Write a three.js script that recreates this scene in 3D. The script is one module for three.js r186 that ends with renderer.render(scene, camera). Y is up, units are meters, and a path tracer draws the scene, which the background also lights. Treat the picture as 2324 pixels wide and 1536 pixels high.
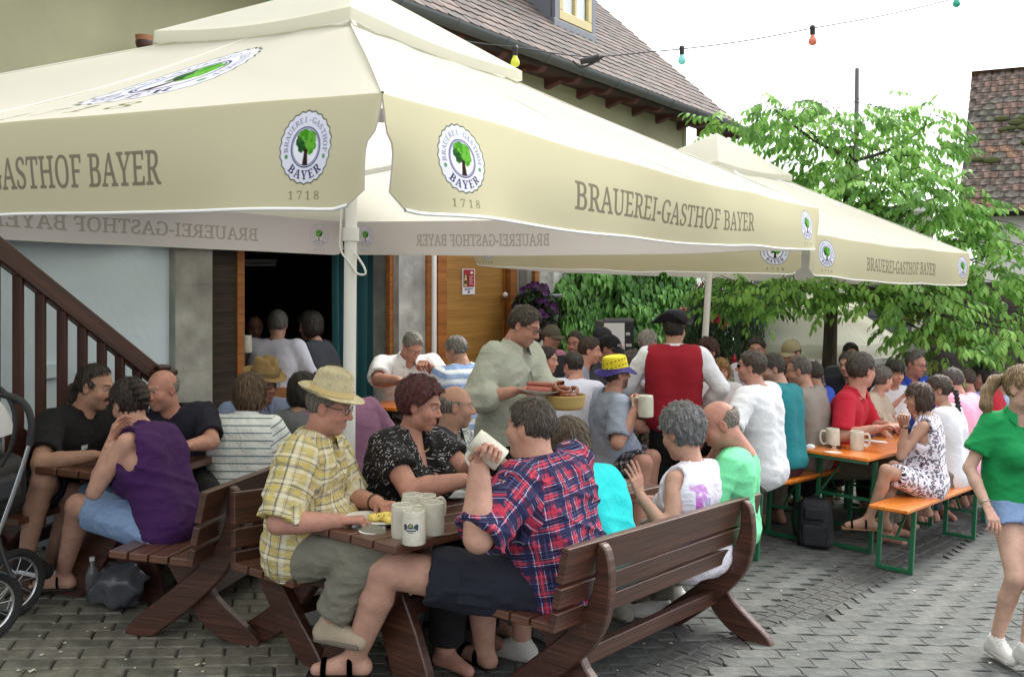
import * as THREE from 'three';
import { mergeGeometries, mergeVertices } from 'three/addons/utils/BufferGeometryUtils.js';
import { RoundedBoxGeometry } from 'three/addons/geometries/RoundedBoxGeometry.js';

// ---------------------------------------------------------------- camera, sky, sun, exposure
const F = 2300, CX = 1162, CY = 620, H0 = 1.83;             // focal length and horizon in photograph pixels, lens height in metres
const scene = new THREE.Scene();
const camera = new THREE.PerspectiveCamera(2 * Math.atan(916 / F) * 180 / Math.PI, 2324 / 1832, 0.05, 400);
camera.position.set(0, H0, 0); camera.lookAt(0, H0, -10);
camera.setViewOffset(2324, 1832, 0, 296, 2324, 1536);
const renderer = new THREE.WebGLRenderer();
renderer.toneMapping = THREE.LinearToneMapping;
renderer.toneMappingExposure = 1.34;
renderer.shadowMap.enabled = true;
const SUN = new THREE.Vector3(0.46, 0.70, -0.54).normalize();
{
  const w = 256, h = 128, a = new Float32Array(w * h * 4), d = new THREE.Vector3();
  for (let j = 0; j < h; j++) for (let i = 0; i < w; i++) {
    const th = (j + .5) / h * Math.PI, ph = (i + .5) / w * 2 * Math.PI;   // row 0 is the nadir of a DataTexture
    d.set(Math.cos(ph - Math.PI) * Math.sin(th), -Math.cos(th), Math.sin(ph - Math.PI) * Math.sin(th));
    const up = Math.max(0, d.y), s = Math.max(0, d.dot(SUN));
    const cloud = .06 * Math.sin(ph * 3 + 1.3) * Math.sin(th * 5) + .05 * Math.sin(ph * 7 + th * 9);
    const L = d.y < -.02 ? .3 : (.72 + .25 * up + 1.25 * Math.pow(.5 + .5 * d.dot(SUN), 1.8) + 1.2 * Math.pow(s, 10)) * (1 + cloud);
    a.set([L * .985, L, L * 1.03, 1], (j * w + i) * 4);
  }
  const t = new THREE.DataTexture(a, w, h, THREE.RGBAFormat, THREE.FloatType);
  t.mapping = THREE.EquirectangularReflectionMapping; t.magFilter = THREE.LinearFilter; t.needsUpdate = true;
  scene.background = t; scene.environment = t;
}
const sun = new THREE.DirectionalLight(new THREE.Color(1, .96, .88), 3.2);
sun.position.copy(SUN).multiplyScalar(40); sun.target.position.set(0, 0, -8); sun.position.add(sun.target.position);
sun.castShadow = true; sun.shadow.radius = 36; sun.shadow.mapSize.set(2048, 2048);
Object.assign(sun.shadow.camera, { left: -20, right: 20, top: 20, bottom: -20, near: 1, far: 90 });
scene.add(sun, sun.target);

// ---------------------------------------------------------------- helpers
const V = (x, y, z) => new THREE.Vector3(x, y, z), PI = Math.PI, R = d => d * PI / 180;
const clamp = (x, a, b) => Math.min(b, Math.max(a, x)), lerp = (a, b, t) => a + (b - a) * t, sst = (a, b, x) => { x = clamp((x - a) / (b - a), 0, 1); return x * x * (3 - 2 * x); };
function rng(s) { return () => { s = (s + 0x6D2B79F5) | 0; let t = Math.imul(s ^ (s >>> 15), 1 | s); t = (t + Math.imul(t ^ (t >>> 7), 61 | t)) ^ t; return ((t ^ (t >>> 14)) >>> 0) / 4294967296; }; }
const h3 = (x, y, z) => { let n = Math.imul(x, 374761393) + Math.imul(y, 668265263) + Math.imul(z, 2147483647 ^ 1013904223); n = Math.imul(n ^ (n >>> 13), 1274126177); return ((n ^ (n >>> 16)) >>> 0) / 4294967296 * 2 - 1; };
function noise(x, y, z = 0) {
  const X = Math.floor(x), Y = Math.floor(y), Z = Math.floor(z); x -= X; y -= Y; z -= Z;
  const u = x * x * (3 - 2 * x), v = y * y * (3 - 2 * y), w = z * z * (3 - 2 * z);
  const l = (a, b, t) => a + (b - a) * t, c = (i, j, k) => h3(X + i, Y + j, Z + k);
  return l(l(l(c(0, 0, 0), c(1, 0, 0), u), l(c(0, 1, 0), c(1, 1, 0), u), v), l(l(c(0, 0, 1), c(1, 0, 1), u), l(c(0, 1, 1), c(1, 1, 1), u), v), w);
}
const fbm = (x, y, z = 0, o = 4) => { let s = 0, a = .5; for (let i = 0; i < o; i++) { s += a * noise(x, y, z); x = x * 2.03 + 7.1; y = y * 2.03 + 3.7; z = z * 2.03 + 1.9; a *= .5; } return s; };
const P = (px, py, d) => V((px - CX) / F * d, H0 + (CY - py) / F * d, -d);           // a sight of the photograph at a depth in metres
const GA = .072, GB = .035;                                                         // the yard falls to the right and away
const G = (x, d) => .08 * Math.exp(-Math.pow((x - 1) / 1.2, 2) - Math.pow((d - 8.4) / 1.8, 2)) - (GA * clamp(x, -7, 9) + GB * (Math.min(d, 15) - 4.7));
const GP = (px, py) => { const d = (H0 - GB * 4.7) / ((py - CY) / F - GA * (px - CX) / F - GB), x = (px - CX) / F * d; return V(x, G(x, d), -d); };
const Gv = p => G(p.x, -p.z);
const onH = (px, py, h) => { const d = (H0 - h - GB * 4.7) / ((py - CY) / F - GA * (px - CX) / F - GB), x = (px - CX) / F * d; return V(x, h - GA * x - GB * (d - 4.7), -d); };
const SLOPE = new THREE.Quaternion().setFromUnitVectors(V(0, 1, 0), V(GA, 1, -GB).normalize());
const names = {};
const numbered = n => { const k = names[n] = (names[n] ?? -1) + 1; return k ? n + '_' + String(k).padStart(3, '0') : n; };
function tag(o, label, category, group) { o.userData.label = label; o.userData.category = category; if (group) o.userData.group = group; return o; }
function shadow(m) { m.castShadow = m.receiveShadow = true; return m; }
function thing(name, label, category, group, pos) { const o = new THREE.Group(); o.name = numbered(name); if (pos) o.position.copy(pos); scene.add(o); return tag(o, label, category, group); }
function mesh(name, g, m, parent = scene) { const o = shadow(new THREE.Mesh(Array.isArray(g) ? mergeG(g) : g, m)); o.name = parent === scene ? numbered(name) : name; parent.add(o); return o; }
function struct(o) { o.userData.kind = 'structure'; return o; }
function stuff(o) { o.userData.kind = 'stuff'; return o; }
function mergeG(l) {
  l = l.map(g => g.index ? g.toNonIndexed() : g);
  const keep = ['position', 'normal', 'uv'].filter(a => l.every(g => g.attributes[a]));
  if (l.every(g => g.attributes.color)) keep.push('color');
  for (const g of l) for (const a of Object.keys(g.attributes)) if (!keep.includes(a)) g.deleteAttribute(a);
  return mergeGeometries(l);
}
const tmpM = new THREE.Matrix4();
function place(g, p, rx = 0, ry = 0, rz = 0, s = 1) { g.applyMatrix4(tmpM.compose(p, new THREE.Quaternion().setFromEuler(new THREE.Euler(rx, ry, rz, 'YXZ')), typeof s === 'number' ? V(s, s, s) : s)); return g; }
function box(x0, x1, y0, y1, z0, z1, r = 0) {      // a chamfered box between two corners, uv in metres
  const w = x1 - x0, h = y1 - y0, d = z1 - z0;
  const g = r ? new RoundedBoxGeometry(w, h, d, 1, Math.min(r, w * .45, h * .45, d * .45)) : new THREE.BoxGeometry(w, h, d);
  g.translate((x0 + x1) / 2, (y0 + y1) / 2, (z0 + z1) / 2); return boxUV(g);
}
function boxUV(g, k = 1) {
  if (g.index) { g = g.toNonIndexed(); }
  const p = g.attributes.position, n = g.attributes.normal, uv = new Float32Array(p.count * 2);
  for (let i = 0; i < p.count; i += 3) {
    const ax = Math.abs(n.getX(i) + n.getX(i + 1) + n.getX(i + 2)), ay = Math.abs(n.getY(i) + n.getY(i + 1) + n.getY(i + 2)), az = Math.abs(n.getZ(i) + n.getZ(i + 1) + n.getZ(i + 2));
    for (let j = i; j < i + 3; j++) {
      const x = p.getX(j), y = p.getY(j), z = p.getZ(j);
      const q = ax > ay && ax > az ? [z, y] : ay > az ? [x, z] : [x, y];
      uv[j * 2] = q[0] * k; uv[j * 2 + 1] = q[1] * k;
    }
  }
  g.setAttribute('uv', new THREE.BufferAttribute(uv, 2)); return g;
}
function bar(a, b, w, h, r = .004, upv = V(0, 1, 0)) {   // a bar between two points; uv runs along it
  const L = a.distanceTo(b), g = box(-L / 2, L / 2, -h / 2, h / 2, -w / 2, w / 2, r);
  const x = b.clone().sub(a).normalize(), z = x.clone().cross(upv).normalize(), y = z.clone().cross(x);
  return g.applyMatrix4(tmpM.makeBasis(x, y, z).setPosition(a.clone().add(b).multiplyScalar(.5)));
}
function tube(pts, r, seg = 8, n = 0, closed = false) { return new THREE.TubeGeometry(new THREE.CatmullRomCurve3(pts, closed, 'centripetal'), n || pts.length * 6, r, seg, closed); }
function rod(a, b, r1, r2 = r1, seg = 10, open = false) {
  const g = new THREE.CylinderGeometry(r2, r1, a.distanceTo(b), seg, 1, open);
  return g.applyMatrix4(tmpM.compose(a.clone().add(b).multiplyScalar(.5), new THREE.Quaternion().setFromUnitVectors(V(0, 1, 0), b.clone().sub(a).normalize()), V(1, 1, 1)));
}
function extr(pts, depth, bevel = .006, centre = true) {     // outline in xy pushed along z
  const s = new THREE.Shape(pts.map(p => new THREE.Vector2(p[0], p[1])));
  const g = new THREE.ExtrudeGeometry(s, { depth: depth - 2 * bevel, bevelEnabled: bevel > 0, bevelSize: bevel, bevelThickness: bevel, bevelOffset: -bevel, bevelSegments: 1, curveSegments: 6 });
  g.translate(0, 0, (centre ? -depth / 2 : 0) + bevel); return g;
}
function spline(pts, n = 24) { const c = new THREE.CatmullRomCurve3(pts.map(p => V(p[0], p[1], 0)), true, 'centripetal'); return c.getPoints(n).slice(0, -1).map(p => [p.x, p.y]); }
// ---- textures
function tex(t, sx = 1, sy = sx) { t.wrapS = t.wrapT = THREE.RepeatWrapping; t.repeat.set(1 / sx, 1 / sy); t.magFilter = THREE.LinearFilter; t.needsUpdate = true; return t; }
function dataTex(w, h, fn, sx, sy, srgb = true) {
  const a = new Uint8Array(w * h * 4);
  for (let j = 0; j < h; j++) for (let i = 0; i < w; i++) { const c = fn(i / w, j / h); a.set([clamp(c[0], 0, 1) * 255, clamp(c[1], 0, 1) * 255, clamp(c[2], 0, 1) * 255, 255], (j * w + i) * 4); }
  const t = new THREE.DataTexture(a, w, h); if (srgb) t.colorSpace = THREE.SRGBColorSpace; return tex(t, sx, sy);
}
function tnoise(u, v, f, o = 4, sx = 1, sy = 1, seed = 0) {   // tiling noise
  let s = 0, a = .5;
  for (let k = 0; k < o; k++) {
    const fx = f * sx * 2 ** k, fy = f * sy * 2 ** k, x = u * fx, y = v * fy, X = Math.floor(x), Y = Math.floor(y), dx = x - X, dy = y - Y;
    const q = (i, j) => h3(((X + i) % fx + fx) % fx, ((Y + j) % fy + fy) % fy, seed + k * 17), w = dx * dx * (3 - 2 * dx), z = dy * dy * (3 - 2 * dy);
    s += a * lerp(lerp(q(0, 0), q(1, 0), w), lerp(q(0, 1), q(1, 1), w), z); a *= .5;
  }
  return s;
}
function canvasTex(w, h, draw, sx = 1, sy = 1, clampEdge = false) {
  const c = document.createElement('canvas'); c.width = w; c.height = h; draw(c.getContext('2d'), w, h);
  const t = new THREE.CanvasTexture(c); t.colorSpace = THREE.SRGBColorSpace; tex(t, sx, sy); if (clampEdge) t.wrapS = t.wrapT = THREE.ClampToEdgeWrapping; return t;
}
const smooth = g => { g = g.clone(); g.deleteAttribute('uv'); g.deleteAttribute('normal'); g = mergeVertices(g, 1e-4); g.computeVertexNormals(); return g; };
const C = (r, g, b) => new THREE.Color().setRGB(r, g, b), S = h => new THREE.Color(h);
const std = (color, rough = .8, o = {}) => new THREE.MeshStandardMaterial({ color: color.isColor ? color : S(color), roughness: rough, ...o });
const phys = (color, rough = .8, o = {}) => new THREE.MeshPhysicalMaterial({ color: color.isColor ? color : S(color), roughness: rough, ...o });
const mott = (c, amp, f, seed, sx, sy = sx, w = 256, ax = 1, ay = 1, o = 5) => dataTex(w, w, (u, v) => { const n = 1 + amp * tnoise(u, v, f, o, ax, ay, seed) * 2; return [c[0] * n, c[1] * n, c[2] * n]; }, sx, sy);
const bumpCache = {};
const bumpTex = (f, seed, s, ax = 1, ay = 1, w = 256, o = 5) => bumpCache[[f, seed, s, ax, ay, w, o]] ??= dataTex(w, w, (u, v) => { const n = .5 + tnoise(u, v, f, o, ax, ay, seed); return [n, n, n]; }, s, s, false);
function woodMat(c, dark, size, rough, coat = 0, seed = 1) {     // grain along u
  const f = (u, v) => { const n = tnoise(u, v, 4, 5, 1, 12, seed), m = tnoise(u, v, 3, 3, 1, 3, seed + 5), t = clamp(.5 + n * .9 + m * .5, 0, 1); return [lerp(dark[0], c[0], t), lerp(dark[1], c[1], t), lerp(dark[2], c[2], t)]; };
  return phys(C(1, 1, 1), rough, { map: dataTex(512, 256, f, size * 1.3, size / 4), bumpMap: bumpTex(4, seed, size / 3, 1, 10), bumpScale: .0008, clearcoat: coat, clearcoatRoughness: .3 });
}
// ---- fields: capsules joined by a smooth minimum and meshed by surface nets
class Field {
  constructor(prims, cell, pad = .02) {
    this.c = cell; const lo = [1e9, 1e9, 1e9], hi = [-1e9, -1e9, -1e9];
    for (const p of prims) if (!p.sub) for (const q of [p.a, p.b]) { const r = Math.max(p.r1, p.r2) + pad; [q.x, q.y, q.z].forEach((v, i) => { lo[i] = Math.min(lo[i], v - r); hi[i] = Math.max(hi[i], v + r); }); }
    this.lo = lo; this.n = lo.map((l, i) => Math.ceil((hi[i] - l) / cell) + 2);
    this.v = new Float32Array(this.n[0] * this.n[1] * this.n[2]).fill(.15);
    for (const p of prims) this.add(p);
  }
  add(p) {
    const { lo, n, c, v } = this, k = p.k ?? .03, e = Math.max(p.r1, p.r2) + k + 3 * c;
    const a = p.a, b = p.b, bx = b.x - a.x, by = b.y - a.y, bz = b.z - a.z, bb = bx * bx + by * by + bz * bz || 1e-9, L = Math.sqrt(bb), fl = p.flat, fs = (p.fs ?? 1) - 1;
    const I = (m, M, i) => [Math.max(0, Math.floor((m - e - lo[i]) / c)), Math.min(n[i] - 1, Math.ceil((M + e - lo[i]) / c))];
    const [i0, i1] = I(Math.min(a.x, b.x), Math.max(a.x, b.x), 0), [j0, j1] = I(Math.min(a.y, b.y), Math.max(a.y, b.y), 1), [k0, k1] = I(Math.min(a.z, b.z), Math.max(a.z, b.z), 2);
    for (let q = k0; q <= k1; q++) for (let j = j0; j <= j1; j++) {
      let o = (q * n[1] + j) * n[0] + i0; const Y = lo[1] + j * c - a.y, Z = lo[2] + q * c - a.z;
      for (let i = i0; i <= i1; i++, o++) {
        let x = lo[0] + i * c - a.x, y = Y, z = Z;
        if (fl) { const t = (x * fl.x + y * fl.y + z * fl.z) * fs; x += fl.x * t; y += fl.y * t; z += fl.z * t; }
        const hr = (x * bx + y * by + z * bz) / bb, h = hr < 0 ? 0 : hr > 1 ? 1 : hr, ex = x - bx * h, ey = y - by * h, ez = z - bz * h;
        let d = Math.sqrt(ex * ex + ey * ey + ez * ez) - (p.r1 + (p.r2 - p.r1) * h);
        if (p.flatB && hr > 1) d = Math.max(d, (hr - 1) * L);
        const u = v[o];
        if (p.sub) { const s = -d, g = k > 0 ? Math.max(k - Math.abs(u - s), 0) / k : 0; v[o] = Math.max(u, s) + g * g * k * .25; }
        else { const g = k > 0 ? Math.max(k - Math.abs(u - d), 0) / k : 0; v[o] = Math.min(u, d) - g * g * k * .25; }
      }
    }
  }
  static fn(lo, hi, cell, fn) { const o = Object.create(Field.prototype); o.c = cell; o.lo = lo; o.n = lo.map((l, i) => Math.ceil((hi[i] - l) / cell) + 2); o.v = new Float32Array(o.n[0] * o.n[1] * o.n[2]); let k = 0; for (let q = 0; q < o.n[2]; q++) for (let j = 0; j < o.n[1]; j++) for (let i = 0; i < o.n[0]; i++) o.v[k++] = fn(lo[0] + i * cell, lo[1] + j * cell, lo[2] + q * cell); return o; }
  each(fn, band = .06) { const { lo, n, c, v } = this; let o = 0; for (let q = 0; q < n[2]; q++) for (let j = 0; j < n[1]; j++) for (let i = 0; i < n[0]; i++, o++) if (v[o] < band) v[o] = fn(v[o], lo[0] + i * c, lo[1] + j * c, lo[2] + q * c); return this; }
  mesh() {
    const { lo, n, c, v } = this, [nx, ny, nz] = n, map = new Int32Array(v.length).fill(-1), pos = [], idx = [];
    const off = [0, 1, nx, nx + 1, nx * ny, nx * ny + 1, nx * ny + nx, nx * ny + nx + 1];
    const E = [[0, 1], [2, 3], [4, 5], [6, 7], [0, 2], [1, 3], [4, 6], [5, 7], [0, 4], [1, 5], [2, 6], [3, 7]];
    for (let k = 0; k < nz - 1; k++) for (let j = 0; j < ny - 1; j++) for (let i = 0, o = (k * ny + j) * nx; i < nx - 1; i++, o++) {
      let m = 0; for (let t = 0; t < 8; t++) if (v[o + off[t]] < 0) m |= 1 << t;
      if (m === 0 || m === 255) continue;
      let x = 0, y = 0, z = 0, s = 0;
      for (const [a, b] of E) { const va = v[o + off[a]], vb = v[o + off[b]]; if ((va < 0) === (vb < 0)) continue; const t = va / (va - vb); x += lerp(a & 1, b & 1, t); y += lerp(a >> 1 & 1, b >> 1 & 1, t); z += lerp(a >> 2, b >> 2, t); s++; }
      map[o] = pos.length / 3; pos.push(lo[0] + (i + x / s) * c, lo[1] + (j + y / s) * c, lo[2] + (k + z / s) * c);
    }
    const quad = (a, b, cc, d, f) => { if (a < 0 || b < 0 || cc < 0 || d < 0) return; f ? idx.push(a, b, cc, a, cc, d) : idx.push(a, cc, b, a, d, cc); };
    for (let k = 1; k < nz - 1; k++) for (let j = 1; j < ny - 1; j++) for (let i = 1, o = (k * ny + j) * nx + 1; i < nx - 1; i++, o++) {
      const s = v[o] < 0;
      if (s !== v[o + 1] < 0) quad(map[o], map[o - nx], map[o - nx - nx * ny], map[o - nx * ny], !s === false);
      if (s !== v[o + nx] < 0) quad(map[o], map[o - nx * ny], map[o - 1 - nx * ny], map[o - 1], !s === false);
      if (s !== v[o + nx * ny] < 0) quad(map[o], map[o - 1], map[o - 1 - nx], map[o - nx], !s === false);
    }
    const g = new THREE.BufferGeometry(); g.setAttribute('position', new THREE.Float32BufferAttribute(pos, 3)); g.setIndex(idx); g.computeVertexNormals(); return g;
  }
}
const cap = (a, b, r1, r2 = r1, k = .03, o = {}) => ({ a, b, r1, r2, k, ...o });
// ---------------------------------------------------------------- shared materials
const M = {
  plasterUp: std(C(1, 1, 1), .95, { map: mott([.635, .63, .515], .05, 4, 3, 3.1), bumpMap: bumpTex(16, 5, .8), bumpScale: .002 }),
  plasterLow: std(C(1, 1, 1), .95, { map: mott([.84, .90, .94], .04, 3, 8, 2.7), bumpMap: bumpTex(16, 5, .8), bumpScale: .002 }),
  stone: std(C(1, 1, 1), .9, { map: mott([.60, .60, .58], .14, 6, 11, 1.3), bumpMap: bumpTex(12, 15, .6), bumpScale: .004 }),
  whiteWall: std(C(1, 1, 1), .95, { map: mott([.86, .86, .83], .04, 4, 31, 3), bumpMap: bumpTex(16, 5, .8), bumpScale: .002 }),
  darkWood: woodMat([.34, .205, .15], [.22, .12, .085], 1.1, .42, .35, 2),
  darkWoodTop: woodMat([.42, .275, .20], [.30, .185, .135], 1.1, .36, .4, 7),
  stairWood: woodMat([.30, .15, .10], [.17, .08, .06], 1.2, .5, .2, 4),
  oldWood: woodMat([.26, .20, .16], [.10, .075, .06], .9, .8, 0, 6),
  frameWood: woodMat([.66, .42, .17], [.50, .29, .10], 1.2, .5, .2, 8),
  doorWood: woodMat([.68, .50, .23], [.58, .41, .17], 1.6, .55, .15, 9),
  beer: woodMat([.92, .55, .17], [.82, .42, .10], 1.4, .26, .5, 10),
  greenSteel: phys(C(.012, .13, .055), .38, { clearcoat: .4 }),
  darkSteel: std(C(.03, .035, .035), .45, { metalness: .6 }),
  white: phys(C(.78, .78, .76), .4, { clearcoat: .2 }),
  zinc: std(C(.16, .17, .19), .5, { metalness: .5 }),
  gutter: std(C(.09, .10, .10), .5, { metalness: .3 }),
  fence: woodMat([.74, .73, .71], [.56, .55, .53], 1.4, .9, 0, 13),
  shed: woodMat([.32, .28, .27], [.18, .155, .15], 1.5, .9, 0, 14),
  black: std(C(.012, .012, .013), .6),
  glass: phys(C(.95, .97, .97), .03, { transmission: 1, thickness: 0 }),
};
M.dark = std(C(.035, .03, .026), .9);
// ---------------------------------------------------------------- ground
const ground = (() => {
  const xs = [], ds = [];
  for (let x = -60; x < -8; x += 6) xs.push(x); for (let x = -8; x <= 10; x += .5) xs.push(x); for (let x = 12; x <= 90; x += 6) xs.push(x);
  for (let d = -40; d < -4; d += 4) ds.push(d); for (let d = -4; d <= 20; d += .5) ds.push(d); for (let d = 22; d <= 160; d += 8) ds.push(d);
  const pos = [], uv = [], idx = [];
  for (const d of ds) for (const x of xs) { pos.push(x, G(x, d) - .012, -d); uv.push(x, d); }
  for (let j = 0; j < ds.length - 1; j++) for (let i = 0; i < xs.length - 1; i++) { const a = j * xs.length + i, b = a + 1, c = a + xs.length, e = c + 1; idx.push(a, b, e, a, e, c); }
  const g = new THREE.BufferGeometry(); g.setAttribute('position', new THREE.Float32BufferAttribute(pos, 3)); g.setAttribute('uv', new THREE.Float32BufferAttribute(uv, 2)); g.setIndex(idx); g.computeVertexNormals();
  const o = struct(mesh('ground', g, std(C(1, 1, 1), .95, { map: mott([.275, .28, .27], .22, 8, 21, 1.4), bumpMap: bumpTex(16, 22, .5), bumpScale: .006 })));
  o.userData.label = 'grey sandy bedding between the courtyard pavers'; return o;
})();
{
  const rnd = rng(5), slope = new THREE.Quaternion().setFromUnitVectors(V(0, 1, 0), V(GA, 1, -GB).normalize());
  const gritB = bumpTex(16, 23, .35);
  const greys = [[.315, .325, .318], [.30, .312, .305], [.335, .34, .328], [.31, .317, .305]], browns = [[.43, .42, .375], [.46, .45, .40], [.40, .40, .36], [.44, .43, .39]];
  const pm = (c, s) => std(C(1, 1, 1), .82, { map: mott(c, .17, 6, s, .42), bumpMap: gritB, bumpScale: .0022 });
  const MG = greys.map((c, i) => pm(c, 40 + i)), MB = browns.map((c, i) => pm(c, 50 + i)), MK = [pm([.26, .262, .255], 60), pm([.28, .277, .265], 61)];
  function stone(out, h, inset) {       // outline (x,z) with a chamfered rim, top at y = 0
    const n = out.length, pos = [], idx = []; const add = (k, y) => out.forEach(p => pos.push(p[0] * k[0], y, p[1] * k[1]));
    const w = Math.max(...out.map(p => Math.abs(p[0]))), d = Math.max(...out.map(p => Math.abs(p[1])));
    add([1, 1], -h); add([1, 1], -inset); add([1 - inset * 1.1 / w, 1 - inset * 1.1 / d], 0);
    for (let r = 0; r < 2; r++) for (let i = 0; i < n; i++) { const a = r * n + i, b = r * n + (i + 1) % n; idx.push(a, a + n, b, b, a + n, b + n); }
    const c = pos.length / 3; pos.push(0, 0, 0); for (let i = 0; i < n; i++) idx.push(2 * n + i, c, 2 * n + (i + 1) % n);
    const g = new THREE.BufferGeometry(); g.setAttribute('position', new THREE.Float32BufferAttribute(pos, 3)); g.setIndex(idx); const q = g.toNonIndexed(); q.computeVertexNormals(); return boxUV(q);
  }
  const wave = (w, h, a) => {            // interlocking outline: opposite sides carry the same wave
    const o = [], N = 6; for (let i = 0; i < N; i++) { const t = i / N; o.push([-w / 2 + w * t, -h / 2 + a * Math.sin(t * 2 * PI)]); }
    for (let i = 0; i < 4; i++) { const t = i / 4; o.push([w / 2 + a * .6 * Math.sin(t * 2 * PI), -h / 2 + h * t]); }
    for (let i = N; i > 0; i--) { const t = i / N; o.push([-w / 2 + w * t, h / 2 + a * Math.sin(t * 2 * PI)]); }
    for (let i = 4; i > 0; i--) { const t = i / 4; o.push([-w / 2 + a * .6 * Math.sin(t * 2 * PI), -h / 2 + h * t]); }
    return o.map(p => [p[0] * .994, p[1] * .988]);
  };
  const rect = (w, h, j, s) => { const r = rng(s), o = [[-w / 2, -h / 2], [-w * .1, -h / 2], [w / 2, -h / 2], [w / 2, 0], [w / 2, h / 2], [w * .12, h / 2], [-w / 2, h / 2], [-w / 2, 0]]; return o.map(p => [p[0] * .955 + (r() - .5) * j, p[1] * .93 + (r() - .5) * j]); };
  const GW = [0, 1, 2].map(() => stone(wave(.235, .125, .010), .06, .003)), GR = [1, 2, 3, 4].map(s => stone(rect(.205, .125, .010, s), .06, .007)), GK = [5, 6, 7].map(s => stone(rect(.13, .085, .008, s), .06, .006));
  const kA = GP(2215, 1189), kB = GP(1560, 1500), kd = kB.clone().sub(kA).normalize(), kn = V(-kd.z, 0, kd.x).normalize();
  const kdist = (x, z) => (x - kA.x) * kn.x + (z - kA.z) * kn.z;             // signed distance from the dark stone row
  const lA = GP(380, 1400), lB = GP(640, 1560);
  const pieces = [];
  const lay = (kind, ang, w, h, geos, mats, inside) => {
    const c = Math.cos(ang), s = Math.sin(ang);
    for (let j = -80; j < 80; j++) for (let i = -48; i < 48; i++) {
      const u = (i + (j & 1 ? .5 : 0) + (kind === 'brown' ? .13 * h3(j, 3, 1) : 0)) * w, v = j * h, x = 1 + u * c - v * s, z = -6 + u * s + v * c, d = -z;
      if (d < 2.6 || d > 13) continue; const y = G(x, d), px = CX + x / d * F, py = CY + (H0 - y) / d * F;
      if (px < -260 || px > 2600 || py < 1130 || py > 1800 || !inside(x, z, px, py)) continue;
      pieces.push({ x, y: y + (rnd() - .5) * .005, z, ang: -ang + (rnd() - .5) * .02, tx: (rnd() - .5) * .012, tz: (rnd() - .5) * .012, g: geos[Math.floor(rnd() * geos.length)], m: mats[Math.floor(rnd() * mats.length)], vis: (px > 1250 && px < 2324 && py < 1536) || (px < 640 && px > 0 && py > 1360 && py < 1536) ? d : d + 20 });
    }
  };
  const left = (x, z) => { const px = CX + x / -z * F; return x < -.55 + (-z - 4) * .02; };
  lay('grey', R(-9), .235, .125, GW, MG, (x, z) => !left(x, z) && Math.abs(kdist(x, z)) > .145);
  lay('brown', R(-14), .205, .125, GR, MB, (x, z) => left(x, z));
  for (let i = -8; i < 62; i++) for (let r = -1; r <= 1; r++) {
    const p = kA.clone().addScaledVector(kd, (i + (r & 1) * .5) * .135).addScaledVector(kn, r * .092), d = -p.z, px = CX + p.x / d * F; if (d < 3 || left(p.x, p.z)) continue;
    pieces.push({ x: p.x, y: G(p.x, d) - .004, z: p.z, ang: -Math.atan2(kd.z, kd.x), tx: 0, tz: 0, g: GK[Math.floor(rnd() * 3)], m: MK[Math.floor(rnd() * 2)], vis: px < 2324 && px > 1300 ? d + .4 : d + 20 });
  }
  pieces.sort((a, b) => a.vis - b.vis);
  const q = new THREE.Quaternion(), e = new THREE.Euler(), rest = new Map();
  pieces.forEach((p, i) => {
    q.setFromEuler(e.set(p.tx, p.ang, p.tz)).premultiply(slope);
    if (i < 300) { const o = mesh('paver', p.g, p.m, ground); o.position.set(p.x, p.y, p.z); o.quaternion.copy(q); }
    else { const k = p.g.uuid + p.m.uuid; if (!rest.has(k)) rest.set(k, { g: p.g, m: p.m, l: [] }); rest.get(k).l.push(tmpM.clone().compose(V(p.x, p.y, p.z), q, V(1, 1, 1))); }
  });
  for (const r of rest.values()) { const o = shadow(new THREE.InstancedMesh(r.g, r.m, r.l.length)); r.l.forEach((m, i) => o.setMatrixAt(i, m)); o.name = 'paver_field'; stuff(o); ground.add(o); }
}
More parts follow.
